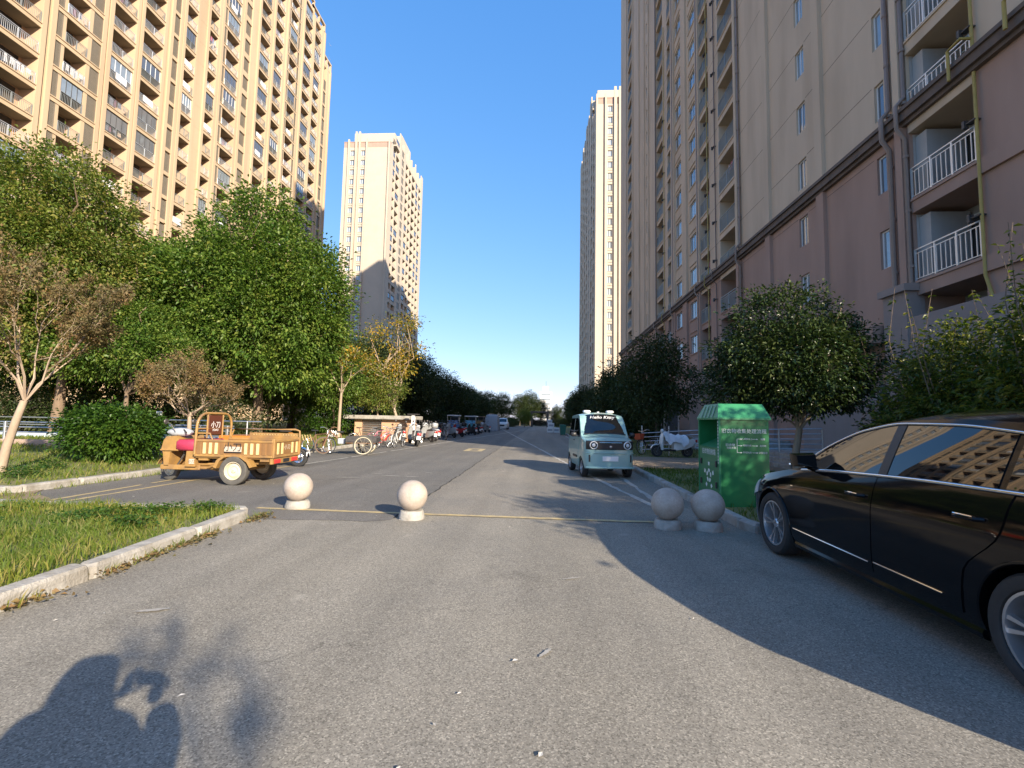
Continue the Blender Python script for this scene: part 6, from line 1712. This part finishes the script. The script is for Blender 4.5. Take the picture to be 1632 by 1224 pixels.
bicycle('dark upright bicycle against the louvres of the shed', (-9.3, 24.6, 0), .5, M['darkmetal'], True)
bicycle('pink framed bicycle standing behind the tricycle load bed', (-8.3, 24.2, 0), .9, M['pink_pl'], True)
bicycle('rusty bicycle leaning at the kerb left of the pedal tricycle', (-8.55, 17.9, 0), -.25, M['rust'], True, lean=-.15)

# pedal tricycle with a plank load bed
pt = thing('pedal_tricycle', 'rusty old pedal tricycle with large spoked wheels and a dark load bed', 'tricycle', (-7.35, 17.7, 0), 0.16)
for y in (-.42, .42): spoked_wheel(pt, (.72, y, .37), .37, M['rubber_dusty'], M['cream_rim'], 10, .028)
spoked_wheel(pt, (-.82, 0, .33), .33, M['rubber_dusty'], M['rust'], 12, .02, .5)
f = MB()
f.tube([(.72, -.45, .37), (.72, .45, .37)], .025, 6); f.tube([(-.58, 0, .98), (-.72, 0, .6)], .022, 6)
f.tube([(-.6, 0, .88), (-.1, 0, .40), (.2, 0, .42)], .026, 6); f.tube([(-.1, 0, .4), (-.22, 0, .8)], .02, 6)
f.tube([(.1, -.36, .46), (1.15, -.36, .46)], .022, 6); f.tube([(.1, .36, .46), (1.15, .36, .46)], .022, 6); f.tube([(.2, -.36, .45), (.2, .36, .45)], .022, 6)
for s in (-.06, .06): f.tube([(-.72, s * .6, .6), (-.82, s, .33)], .014, 5)
f.obj('frame', M['rust'], pt, smooth=40)
MB().tube([(-.42, -.3, 1.0), (-.52, -.15, 1.03), (-.58, 0, .98), (-.52, .15, 1.03), (-.42, .3, 1.0)], .014, 6).obj('handlebar', M['rust'], pt, smooth=40)
MB().cbox(-.34, -.09, .82, -.1, .09, .88, .025).obj('saddle', M['blackpl'], pt, smooth=50)
lb_ = MB(); lb_.cbox(.08, -.40, .48, 1.2, .40, .52, .006)
for y in (-.40, .40): lb_.cbox(.08, y - .015, .52, 1.2, y + .015, .70, .006)
lb_.cbox(.08, -.40, .52, .11, .40, .70, .006); lb_.cbox(1.17, -.40, .52, 1.2, .40, .66, .006)
lb_.obj('load_bed', M['darkmetal'], pt)
MB().cbox(-.28, -.16, .40, .0, -.04, .62, .03).obj('pannier', M['pl_grey'], pt)

def scooter(label, loc, rz, pm, seat_m=None, box=None, cover=None, lean=.1, group='parked scooters', plate=True):
    """step-through scooter, nose at +x"""
    t = thing('motor_scooter', label, 'scooter', loc, rz, group); t.rotation_euler.x = lean
    for x in (-.58, .62):
        w = wheel(t, (x, 0, .22), .22, .09, -1, M['rubber'], M['alloy'], 5, False, .62); w.rotation_euler.z = PI / 2
    b = MB()
    b.loft([[(x, -w_, z0), (x, w_, z0), (x, w_ * 1.05, (z0 + z1) / 2), (x, w_ * .75, z1), (x, -w_ * .75, z1), (x, -w_ * 1.05, (z0 + z1) / 2)] for x, w_, z0, z1 in ((-.92, .05, .56, .70), (-.75, .13, .42, .72), (-.45, .17, .30, .70), (-.12, .16, .26, .68), (-.02, .13, .26, .6))])
    b.obj('tail_body', pm, t, smooth=50)
    fl = MB(); fl.cbox(-.1, -.16, .22, .42, .16, .29, .02); fl.obj('footboard', M['blackpl'], t)
    s = MB()
    s.loft([[(x, -w_, z), (x + .06, 0, z + .01), (x, w_, z), (x - .05, w_ * .9, z), (x - .03, 0, z), (x - .05, -w_ * .9, z)] for x, w_, z in ((.42, .15, .26), (.46, .19, .5), (.43, .17, .72), (.36, .10, .92), (.33, .05, 1.0))])
    s.obj('leg_shield', pm, t, smooth=50)
    MB().loft([[(.62 + r * math.cos(a), y, .23 + r * math.sin(a)) for y, r in ((-.065, .25), (0, .275), (.065, .25))] for a in np.linspace(PI * .12, PI * .92, 10)], closed=False, caps=False).obj('front_mudguard', pm, t, smooth=60)
    k = MB()
    for y in (-.06, .06): k.tube([(.44, y * .6, .62), (.62, y, .22)], .018, 6)
    k.obj('fork', M['darkmetal'], t)
    se = MB(); se.loft([[(x, -w_, .69), (x, w_, .69), (x, w_ * .9, z), (x, -w_ * .9, z)] for x, w_, z in ((-.78, .09, .76), (-.6, .14, .80), (-.3, .14, .78), (-.06, .10, .74))]); se.obj('seat', seat_m or M['blackpl'], t, smooth=50)
    h = MB(); h.tube([(.18, -.33, 1.02), (.28, -.2, 1.06), (.34, 0, 1.03), (.28, .2, 1.06), (.18, .33, 1.02)], .016, 6); h.obj('handlebar', M['darkmetal'], t, smooth=40)
    MB().cbox(.33, -.11, .93, .43, .11, 1.08, .04).obj('headlight', M['lens'], t, smooth=60)
    for y in (-.26, .26):
        MB().tube([(.27, y, 1.05), (.3, y * 1.1, 1.22)], .007, 5).lathe([(.005, -.01), (.05, -.008), (.055, 0), (.045, .012), (.005, .014)], 12, Matrix.Translation((.3, y * 1.12, 1.25)) @ Matrix.Rotation(-PI / 2, 4, 'Y')).obj('mirror', M['darkmetal'], t, smooth=40)
    MB().cbox(-.965, -.10, .58, -.90, .10, .69, .02).obj('tail_light', M['redlens'], t, smooth=60)
    if plate: MB().cbox(-.90, -.10, .36, -.885, .10, .54, .004).obj('number_plate', M['white'], t)
    MB().tube([(-.5, -.15, .25), (-.85, -.17, .3)], .04, 8).obj('exhaust', M['steel'], t, smooth=40)
    if box is not None: MB().cbox(-1.02, -.2, .82, -.66, .2, 1.16, .06).obj('top_box', box, t, smooth=50)
    if cover is not None:
        rng2 = np.random.default_rng(3)
        rows = []
        for i, x in enumerate(np.linspace(-.55, .38, 12)):
            zc = .86 + .28 * max(0, (x + .1)) ** 1.0 + .03 * math.sin(i * 2.1)
            rows.append([(x + .03 * math.sin(j * 1.3 + i), .27 * math.sin(a), zc - .40 * (1 - math.cos(a)) * (1.0 + .25 * math.sin(i * .9)) + .015 * math.sin(j * 2 + i)) for j, a in enumerate(np.linspace(-1.5, 1.5, 11))])
        MB().grid(rows).obj('cover_cloth', cover, t, smooth=70)
    return t
scooter('dark scooter with a bright red tail lamp and white plate, nearest of the scooters', (-6.35, 24.2, 0), 1.9, M['silver_pl'], lean=.1)
scooter('grey scooter just behind the red-tailed one, angled to the kerb', (-7.0, 26.2, 0), 2.2, M['silver_pl'], lean=-.08)
scooter('silver scooter with a pale leg shield right of the marker post', (-6.9, 28.6, 0), 2.4, M['silver_pl'])
scooter('pale silver scooter fourth along the scooter row', (-7.1, 30.2, 0), 2.5, M['silver_pl'], M['pl_grey'])
SC = [(-7.6, 33.5, 'red_paint', 'red scooter first in the shaded part of the row'), (-7.9, 35.5, 'pink_pl', 'pink scooter in the shaded part of the row'), (-7.6, 37.6, 'blackpl', 'black scooter in the shade beside the pink one'), (-7.5, 39.6, 'white_pl', 'white scooter in the shade before the blue-topped tricycles'), (-7.2, 41.4, 'blue_paint', 'blue scooter in the shaded row'), (-7.0, 43.2, 'silver_pl', 'silver scooter in the shaded row before the teal tricycle'), (-6.4, 46.5, 'blackpl', 'black scooter standing out in front of the teal tricycle')]
for i, (x, y, m_, lab) in enumerate(SC): scooter(lab, (x, y, 0), 2.2 + .15 * math.sin(i * 2.2), M[m_], lean=.1 * (-1) ** i, box=M['blackpl'] if i in (1, 4) else None)
MORE = ((-8.2, 27.4, 'silver_pl', 'grey scooter at the lawn edge beside the shed corner'), (-8.4, 29.6, 'blackpl', 'black scooter behind the silver ones at the lawn edge'), (-7.4, 31.8, 'silver_pl', 'grey scooter last of the sunlit row, just before the shadow'), (-8.5, 32.4, 'darkmetal', 'dark grey scooter at the lawn edge where the shadow begins'),
        (-6.9, 36.4, 'silver_pl', 'grey scooter in the shade in front of the pink one'), (-6.7, 38.6, 'red_paint', 'second red scooter, deeper in the shade'), (-8.6, 34.6, 'blackpl', 'black scooter behind the first red one in the shade'), (-8.5, 38.7, 'blue_paint', 'blue scooter at the lawn edge in the shade'), (-8.5, 42.4, 'blackpl', 'black scooter at the lawn edge before the blue canopy'), (-6.3, 43.8, 'darkmetal', 'dark grey scooter nearest the lane in the shade'), (-6.2, 49.6, 'red_paint', 'red scooter in front of the teal tricycle canopy'), (-6.0, 54.0, 'silver_pl', 'grey scooter in front of the brown-roofed tricycle'))
for i, (x, y, m_, lab) in enumerate(MORE): scooter(lab, (x, y, 0), 2.1 + .35 * math.sin(i * 1.7), M[m_], lean=.1 * (-1) ** i, box=M['silver_pl'] if i % 4 == 2 else None, seat_m=M['pl_grey'] if i % 3 == 1 else None)
bicycle('dark bicycle leaning among the silver scooters', (-7.9, 25.4, 0), 1.9, M['darkmetal'], True, lean=.18)
bicycle('grey bicycle with basket at the shadow edge of the scooter row', (-6.6, 32.6, 0), 2.0, M['silver_pl'], True, lean=.1)
scooter('white retro scooter under a white cloth cover behind the green bin', (5.15, 18.9, .115), PI + .1, M['white_pl'], mat('tan_seat', (.3, .2, .12), rough=.6), cover=M['cloth_w'], lean=.06, group='scooters by the entrance')
eb = bicycle('electric bicycle with an orange-red front basket beside the covered white scooter', (4.55, 20.2, .115), -2.4, M['darkmetal'], False, group='scooters by the entrance')
b = MB(); b.loft([[(.45, -.13, .62), (.68, -.13, .62), (.68, .13, .62), (.45, .13, .62)], [(.42, -.17, .86), (.74, -.17, .86), (.74, .17, .86), (.42, .17, .86)]]); b.obj('basket', mat('orange_red_plastic', (.5, .08, .03), rough=.5), eb)

# second, orange tricycle mostly hidden behind the ochre one
t2 = thing('cargo_tricycle', 'orange tricycle mostly hidden behind the ochre one, chrome front wheel showing', 'tricycle', (-7.4, 13.1, 0), 0)
M['orange_pt'] = mat('orange_paint', (.45, .17, .03), rough=.4, coat=.3)
for (x, y) in ((.62, 0), (-.85, -.4), (-.85, .4)):
    w = wheel(t2, (x, y, .26), .26, .1, -1, M['rubber'], M['chrome'], 0, rimf=.62); w.rotation_euler.z = PI / 2
MB().cbox(-1.45, -.48, .5, -.1, .48, .85, .02).obj('cargo_box', M['orange_pt'], t2)
MB().cbox(-.1, -.3, .3, .42, .3, .36, .02).obj('footboard', M['orange_pt'], t2); MB().cbox(-.1, -.2, .36, .2, .2, .72, .04).obj('seat', M['redlens'], t2, smooth=50)
f2 = MB(); f2.loft([[(x, -w_, z), (x + .06, 0, z), (x, w_, z), (x - .06, 0, z)] for x, w_, z in ((.42, .25, .33), (.48, .26, .6), (.40, .2, .85), (.34, .1, .95))]); f2.obj('front_fairing', M['orange_pt'], t2, smooth=50)
MB().tube([(.2, -.32, 1.0), (.33, 0, .98), (.2, .32, 1.0)], .016, 6).obj('handlebar', M['darkmetal'], t2)
MB().loft([[(.62 + r * math.cos(a), y, .27 + r * math.sin(a)) for y, r in ((-.07, .285), (0, .31), (.07, .285))] for a in np.linspace(PI * .0, PI * .9, 10)], closed=False, caps=False).obj('front_mudguard', M['chrome'], t2, smooth=60)
k2 = MB()
for y in (-.07, .07): k2.tube([(.44, y, .75), (.62, y, .26)], .02, 6)
k2.obj('fork', M['chrome'], t2); MB().cbox(.88, -.1, .30, .895, .1, .42, .004).obj('number_plate', M['white'], t2); MB().cbox(.4, -.1, .78, .5, .1, .92, .04).obj('headlight', M['lens'], t2, smooth=50)

def canopy_trike(label, loc, rz, body_m, roof_m, panel_m):
    t = thing('covered_tricycle', label, 'tricycle', loc, rz, 'canopied tricycles in the shade')
    for (x, y) in ((.95, 0), (-.7, -.5), (-.7, .5)):
        w = wheel(t, (x, y, .27), .27, .11, -1, M['rubber'], M['alloy'], 0, rimf=.6); w.rotation_euler.z = PI / 2
    MB().cbox(-1.25, -.55, .45, .1, .55, .95, .03).obj('cargo_box', body_m, t)
    MB().loft([[(x, -w_, z), (x, w_, z), (x - .08, w_, z), (x - .08, -w_, z)] for x, w_, z in ((.85, .35, .35), (.92, .38, .8), (.75, .34, 1.1))]).obj('front_fairing', body_m, t)
    MB().cbox(.1, -.4, .33, .85, .4, .4, .02).obj('footboard', body_m, t); MB().cbox(.1, -.35, .4, .4, .35, .8, .05).obj('seat', M['blackpl'], t)
    MB().cbox(-1.3, -.62, 1.72, .95, .62, 1.82, .04).obj('canopy', roof_m, t)
    for (x, y) in ((.75, -.36), (.75, .36), (-1.2, -.53), (-1.2, .53)): MB().tube([(x, y, .9), (x, y * 1.1, 1.74)], .02, 6).obj('canopy_post', M['steel'], t)
    MB().add([(.82, -.4, 1.05), (.82, .4, 1.05), (.72, .42, 1.72), (.72, -.42, 1.72)], [(0, 1, 2, 3)]).obj('windscreen', M['glass'], t)
    MB().cbox(-1.27, -.5, .95, -1.2, .5, 1.32, .02).obj('rear_panel', panel_m, t)
    MB().cbox(-1.0, -.35, .95, -.4, .3, 1.25, .05).obj('cargo', panel_m, t)
    MB().tube([(.55, -.35, 1.05), (.7, 0, 1.02), (.55, .35, 1.05)], .018, 6).obj('handlebar', M['darkmetal'], t)
canopy_trike('blue canopied tricycle in the shaded row, nearest of the three', (-8.2, 45, 0), 1.7, M['blue_paint'], M['white_pl'], M['blue_paint'])
canopy_trike('teal tricycle with a white canopy and bright blue panel in the shade', (-7.4, 51, 0), 1.6, M['teal_paint'], M['white_pl'], mat('sky_blue_panel', (.12, .42, .62), rough=.5))
canopy_trike('brown-roofed tricycle next to the grey covered vehicle', (-7.2, 57, 0), 1.5, M['darkmetal'], mat('brown_canopy', (.2, .13, .09), rough=.7), M['ochre'])
cv = thing('covered_vehicle', 'small vehicle wrapped in a grey dust sheet in the shade of the parking lane', 'covered vehicle', (-6.2, 61.5, 0))
rings = []
for z, k, f_ in ((0, 1.0, .12), (.5, .97, .10), (1.1, .93, .07), (1.7, .88, .05), (2.0, .80, .03), (2.12, .55, .02), (2.14, .05, 0)):
    rings.append([((.85 * k + f_ * math.sin(j * 5.1)) * max(-1, min(1, 1.5 * math.cos(2 * PI * j / 40))), (1.3 * k + f_ * math.sin(j * 4.3)) * max(-1, min(1, 1.5 * math.sin(2 * PI * j / 40))), z) for j in range(40)])
MB().loft(rings).obj('sheet', M['pl_grey'], cv, smooth=70)
# white suv far along the parking lane
suv = thing('suv_car', 'white suv parked nose-out far down the left side past the grey dust sheet', 'car', (-5.8, 74, 0))
suv.rotation_euler.z = PI
S2 = Shell(-2.2, 2.2, W=[(-2.2, .7), (-2.0, .85), (1.8, .88), (2.1, .8), (2.2, .6)], belt=[(-2.2, 1.05), (0, 1.08), (1.0, 1.05), (2.0, .92), (2.2, .8)],
    rail=[(-2.2, 1.2), (-1.9, 1.62), (0, 1.68), (.5, 1.55), (1.05, 1.1), (2.0, .95), (2.2, .82)], top=[(-2.2, 1.25), (-1.9, 1.7), (0, 1.76), (.45, 1.65), (1.2, 1.14), (2.0, 1.0), (2.2, .86)],
    wr=[(-2.2, .55), (0, .62), (1.1, .7), (2.2, .5)], z0=[(-2.2, .35), (2.2, .32)], low=[(0, .95), (.3, 1), (.7, .99), (1, .95)])
S2.body(40, M['white_pl'], suv, [(1.35, .34), (-1.35, .34)], .39, .28)
for ya in (1.35, -1.35):
    for sg in (-1, 1): wheel(suv, (sg * .76, ya, .34), .34, .2, sg, M['rubber'], M['alloy'], 5, False, .65)
for sg in (-1, 1):
    S2.patch(sg, list(np.linspace(-1.7, .85, 14)), lambda y: smooth_interp(y, S2.belt) + .03, lambda y: smooth_interp(y, S2.rail) - .08, 5, .008).obj('side_window', M['tint'], suv, smooth=40)
    MB().cbox(sg * .45, 2.02, .78, sg * .75, 2.16, .92, .03).obj('headlight', M['lens'], suv)
S2.top_glass(.48, 1.16, .88, .012).obj('windscreen', M['tint'], suv, smooth=50)
MB().cbox(-.4, 2.15, .5, .4, 2.215, .75, .02).obj('grille', M['blackpl'], suv)
# white crates and wheelie bins on the right
def crate(label, loc, s):
    t = thing('storage_box', label, 'box', loc, 0, 'white boxes stacked by the kerb')
    MB().cbox(-s[0] / 2, -s[1] / 2, 0, s[0] / 2, s[1] / 2, s[2], .02).obj('shell', M['white'], t)
    MB().cbox(-s[0] * .38, -s[1] / 2 - .01, s[2] * .3, s[0] * .38, -s[1] / 2 + .01, s[2] * .7, .006).obj('label_panel', M['pl_grey'], t)
crate('lower left white box of the stack at the street end', (1.25, 60, .004), (.75, .6, .62)); crate('lower right white box of the stack at the street end', (2.05, 60, .004), (.75, .6, .62))
crate('middle white box of the stack', (1.35, 60, .626), (.8, .55, .55)); crate('top white box of the stack', (1.2, 60, 1.178), (.6, .5, .42))
def wheelie(label, loc):
    t = thing('wheelie_bin', label, 'bin', loc, 0, 'green wheelie bins')
    MB().loft([[(-.22, -.26, .06), (.22, -.26, .06), (.22, .26, .06), (-.22, .26, .06)], [(-.29, -.33, .98), (.29, -.33, .98), (.29, .33, .98), (-.29, .33, .98)]]).obj('body', mat('dark_green_plastic', (.02, .14, .10), rough=.5), t)
    MB().cbox(-.31, -.36, .98, .31, .36, 1.06, .03).obj('lid', mat('bin_lid_green', (.03, .17, .12), rough=.5), t)
    for x in (-.2, .2):
        w = wheel(t, (x, .26, .1), .1, .05, 1, M['rubber'], M['darkmetal'], 0, rimf=.5)
for k, (x, y) in enumerate(((2.3, 48), (2.35, 50.5))): wheelie(('nearer green wheelie bin at the right kerb beside the white boxes', 'farther green wheelie bin at the right kerb')[k], (x, y, .004))
# ramp railing by the entrance
rr_ = thing('ramp_railing', 'steel access ramp railing of horizontal bars behind the green bin', 'railing', (0, 0, 0))
for k, z in enumerate((.55, .72, .89, 1.06, 1.23)): MB().tube([(4.3, 20.4, z - .25), (6.2, 18.8, z - .05), (9.3, 16.3, z + .1)], .018, 6).obj('bar', M['steel'], rr_, smooth=40)
for (x, y) in ((4.3, 20.4), (5.2, 19.6), (6.2, 18.8), (7.2, 18.0), (8.3, 17.1), (9.3, 16.3)): MB().tube([(x, y, .1), (x, y, 1.3)], .025, 6).obj('post', M['steel'], rr_)
st = thing('entrance_steps', 'pale concrete steps beside the access ramp behind the green bin', 'steps', (0, 0, 0))
for k in range(3): MB().cbox(7.4 + .32 * k, 14.6, .1, 10.5, 18.4, .24 + .13 * k, .01).obj('step', M['kerb'], st) if k == 0 else MB().cbox(7.4 + .32 * k, 14.6 + .02 * k, .24 + .13 * (k - 1) + .001, 10.5, 18.4 - .02 * k, .24 + .13 * k, .01).obj('step', M['kerb'], st)
gt = thing('gate', 'dark gate between posts closing the far end of the street', 'gate', (0, 0, 0))
for x in (-2.0, 1.7): MB().cbox(x - .25, 111.7, 0, x + .25, 112.3, 3.3, .03).obj('post', M['darkmetal'], gt)
MB().cbox(-2.4, 111.6, 3.31, 2.1, 112.4, 3.7, .03).obj('lintel', M['darkmetal'], gt)
for i in range(14): MB().box(-1.7 + i * .245, 111.97, .1, -1.66 + i * .245, 112.03, 1.7).obj('bar', M['darkmetal'], gt)
MB().box(-1.75, 111.96, 1.7, 1.45, 112.04, 1.78).obj('rail', M['darkmetal'], gt)

# ------------------------------------------------------------------ the photographer (casts the long shadow at lower left)
def skin_body(name, verts, edges, m, parent, sub=2, root=0):
    me = bpy.data.meshes.new(name)
    me.from_pydata([v[:3] for v in verts], edges, [])
    o = bpy.data.objects.new(name, me); COL.objects.link(o)
    sk = o.modifiers.new('skin', 'SKIN'); sk.use_smooth_shade = True
    for i, v in enumerate(verts):
        me.skin_vertices[0].data[i].radius = (v[3], v[4] if len(v) > 4 else v[3])
        me.skin_vertices[0].data[i].use_root = (i == root)
    sb_ = o.modifiers.new('sub', 'SUBSURF'); sb_.levels = sub; sb_.render_levels = sub
    bake_mods(o); o.data.materials.clear(); o.data.materials.append(m); o.parent = parent
    o.data.polygons.foreach_set('use_smooth', [True] * len(o.data.polygons))
    return o
pe = thing('person', 'person in a dark jacket holding a phone up in both hands', 'person', (0, 0, 0))
M['jacket'] = mat('dark_jacket', (.03, .035, .05), (.045, .05, .065), 9, .85)
M['trousers'] = mat('dark_trousers', (.02, .02, .024), (.03, .03, .035), 9, .85)
M['skin'] = mat('skin', (.52, .33, .24), (.56, .36, .27), 12, .5)
M['hair'] = mat('black_hair', (.012, .01, .009), rough=.5)
hx, hy = -.165, -.29
bv = [(hx, hy - .02, .86, .2, .16), (hx, hy - .03, 1.02, .21, .165), (hx, hy - .02, 1.18, .225, .17), (hx, hy, 1.31, .17, .14), (hx, hy + .01, 1.40, .12, .12),
      (hx - .21, hy + .0, 1.30, .1, .1), (hx - .27, hy + .1, 1.12, .075, .075), (hx - .005, hy + .20, 1.34, .062, .062),
      (hx + .20, hy + .0, 1.29, .1, .1), (hx + .32, hy + .07, 1.10, .078, .078), (hx + .225, hy + .21, 1.34, .065, .065),
      (hx - .09, hy - .02, .80, .1, .1), (hx - .1, hy, .46, .072, .072), (hx - .11, hy - .04, .09, .05, .05), (hx - .115, hy + .1, .04, .045, .04),
      (hx + .09, hy - .02, .80, .1, .1), (hx + .1, hy, .46, .072, .072), (hx + .11, hy - .04, .09, .05, .05), (hx + .115, hy + .1, .04, .045, .04)]
bv += [(hx - .15, hy + .16, 1.24, .07, .07), (hx + .30, hy + .15, 1.21, .08, .08)]
be = [(0, 1), (1, 2), (2, 3), (3, 4), (3, 5), (5, 6), (6, 19), (19, 7), (3, 8), (8, 9), (9, 20), (20, 10), (0, 11), (11, 12), (12, 13), (13, 14), (0, 15), (15, 16), (16, 17), (17, 18)]
skin_body('body', bv, be, M['jacket'], pe)
hd = MB()
n = 16
rings = []
for z, rx, ry, oy in ((-.12, .045, .05, .0), (-.10, .06, .07, .02), (-.06, .072, .085, .02), (0, .078, .098, .01), (.05, .077, .1, 0), (.09, .066, .086, -.005), (.118, .04, .055, -.01), (.128, .01, .012, -.01)):
    rings.append([(hx + rx * math.cos(2 * PI * k / n), hy + .03 + oy + ry * math.sin(2 * PI * k / n), 1.51 + z) for k in range(n)])
hd.loft(rings)
hd.loft([[(hx - .012, hy + .13, 1.53), (hx + .012, hy + .13, 1.53), (hx, hy + .128, 1.54)], [(hx - .018, hy + .135, 1.49), (hx + .018, hy + .135, 1.49), (hx, hy + .155, 1.485)], [(hx - .014, hy + .12, 1.475), (hx + .014, hy + .12, 1.475), (hx, hy + .13, 1.474)]])
for sg in (-1, 1): hd.loft([[(hx + sg * .077, hy + .02, 1.49), (hx + sg * .077, hy + .05, 1.49), (hx + sg * .092, hy + .02, 1.5)], [(hx + sg * .077, hy + .0, 1.53), (hx + sg * .077, hy + .05, 1.53), (hx + sg * .1, hy + .005, 1.54)]])
hd.obj('head', M['skin'], pe, smooth=60)
ha = MB(); rings = []
for z, rx, ry, oy in ((-.07, .08, .07, -.045), (0, .088, .085, -.03), (.05, .088, .108, -.006), (.1, .074, .098, -.008), (.135, .045, .065, -.01), (.147, .01, .015, -.01)):
    rings.append([(hx + rx * math.cos(2 * PI * k / n), hy + .03 + oy + ry * math.sin(2 * PI * k / n), 1.51 + z) for k in range(n)])
ha.loft(rings); ha.obj('hair', M['hair'], pe, smooth=60)
ho = MB(); rings = []
for z, rx, ry, oy in ((-.17, .16, .15, -.03), (-.08, .15, .15, -.05), (.02, .14, .15, -.05), (.09, .125, .14, -.045), (.15, .09, .10, -.05), (.175, .02, .03, -.05)):
    rings.append([(hx + rx * math.cos(2 * PI * k / 24), hy + .03 + oy + ry * math.sin(2 * PI * k / 24) * (.62 if math.sin(2 * PI * k / 24) > 0 else 1), 1.51 + z) for k in range(24)])
ho.loft(rings); ho.obj('hood', M['jacket'], pe, smooth=60)
ph = thing('phone', 'black phone held sideways in both raised hands', 'phone', (0, 0, 0))
MB().cbox(-.135, -.024, 1.375, .022, -.014, 1.45, .004).obj('casing', M['blackpl'], ph)
def hand(sg, wx, wy, wz):
    """palm behind the phone end, four fingers curled over its edge, thumb below"""
    v = [(wx, wy, wz, .034, .026), (wx - sg * .012, wy + .035, wz + .035, .04, .022), (wx - sg * .02, wy + .06, wz + .065, .036, .016)]
    e = [(0, 1), (1, 2)]
    skin_body('palm', v, e, M['skin'], pe, 1)
    for k in range(4):
        L = (.9, 1.05, 1.0, .8)[k]; bx = wx - sg * (.035 - .022 * k)
        skin_body('finger', [(bx, wy + .055, wz + .05, .009), (bx - sg * .012 * L, wy + .078, wz + .078 * L, .0085), (bx - sg * .02 * L, wy + .085, wz + .105 * L, .008), (bx - sg * .022 * L, wy + .068, wz + .118 * L, .007)], [(0, 1), (1, 2), (2, 3)], M['skin'], pe, 1)
    skin_body('thumb', [(wx - sg * .02, wy + .03, wz + .02, .011), (wx - sg * .05, wy + .055, wz + .018, .010), (wx - sg * .075, wy + .062, wz + .03, .008)], [(0, 1), (1, 2)], M['skin'], pe, 1)
hand(1, .03, -.10, 1.335); hand(-1, -.165, -.09, 1.345)

# slim tree behind the viewer whose few leafy tufts blur across the asphalt
npr = np.random.default_rng(77)
t = thing('slim_tree', 'slim sparse tree behind the viewer, its tufts shading the road softly', 'tree', (6.9, -8.6, 0))
C = []
TW = (((-2.53, 2.94), (-2.41, 2.77), (-2.27, 2.6)), ((-2.49, 3.26), (-2.4, 3.12), (-2.32, 2.99), (-2.21, 2.82), (-2.11, 2.66)), ((-1.91, 3.02), (-1.82, 2.79), (-1.84, 2.69), (-1.8, 2.6), (-1.77, 2.5)), ((-1.53, 2.58), (-1.47, 2.5), (-1.41, 2.42), (-1.37, 2.34), (-1.34, 2.27), (-1.27, 2.23), (-1.27, 2.14), (-1.36, 2.2)))
for w_ in TW:
    for gx, gy in w_: C.append((gx + 14 * .618 - 6.9, gy - 14 * .786 + 8.6, 14 * .437))
C = np.array(C)
P = np.repeat(C, 10, axis=0) + npr.normal(size=(len(C) * 10, 3)) * .045
put('crown', leaf_mesh('crown', P, npr.normal(size=P.shape), .085, M['leaf_bush'], npr), t)
put('trunk', limb_mesh('trunk', None, [(.5, -.6, 0), (.45, -.5, 2.0), (.3, -.3, 4.2), (.2, -.1, 5.6)], C[::3], .045, M['bark'], npr, .08, .006), t)
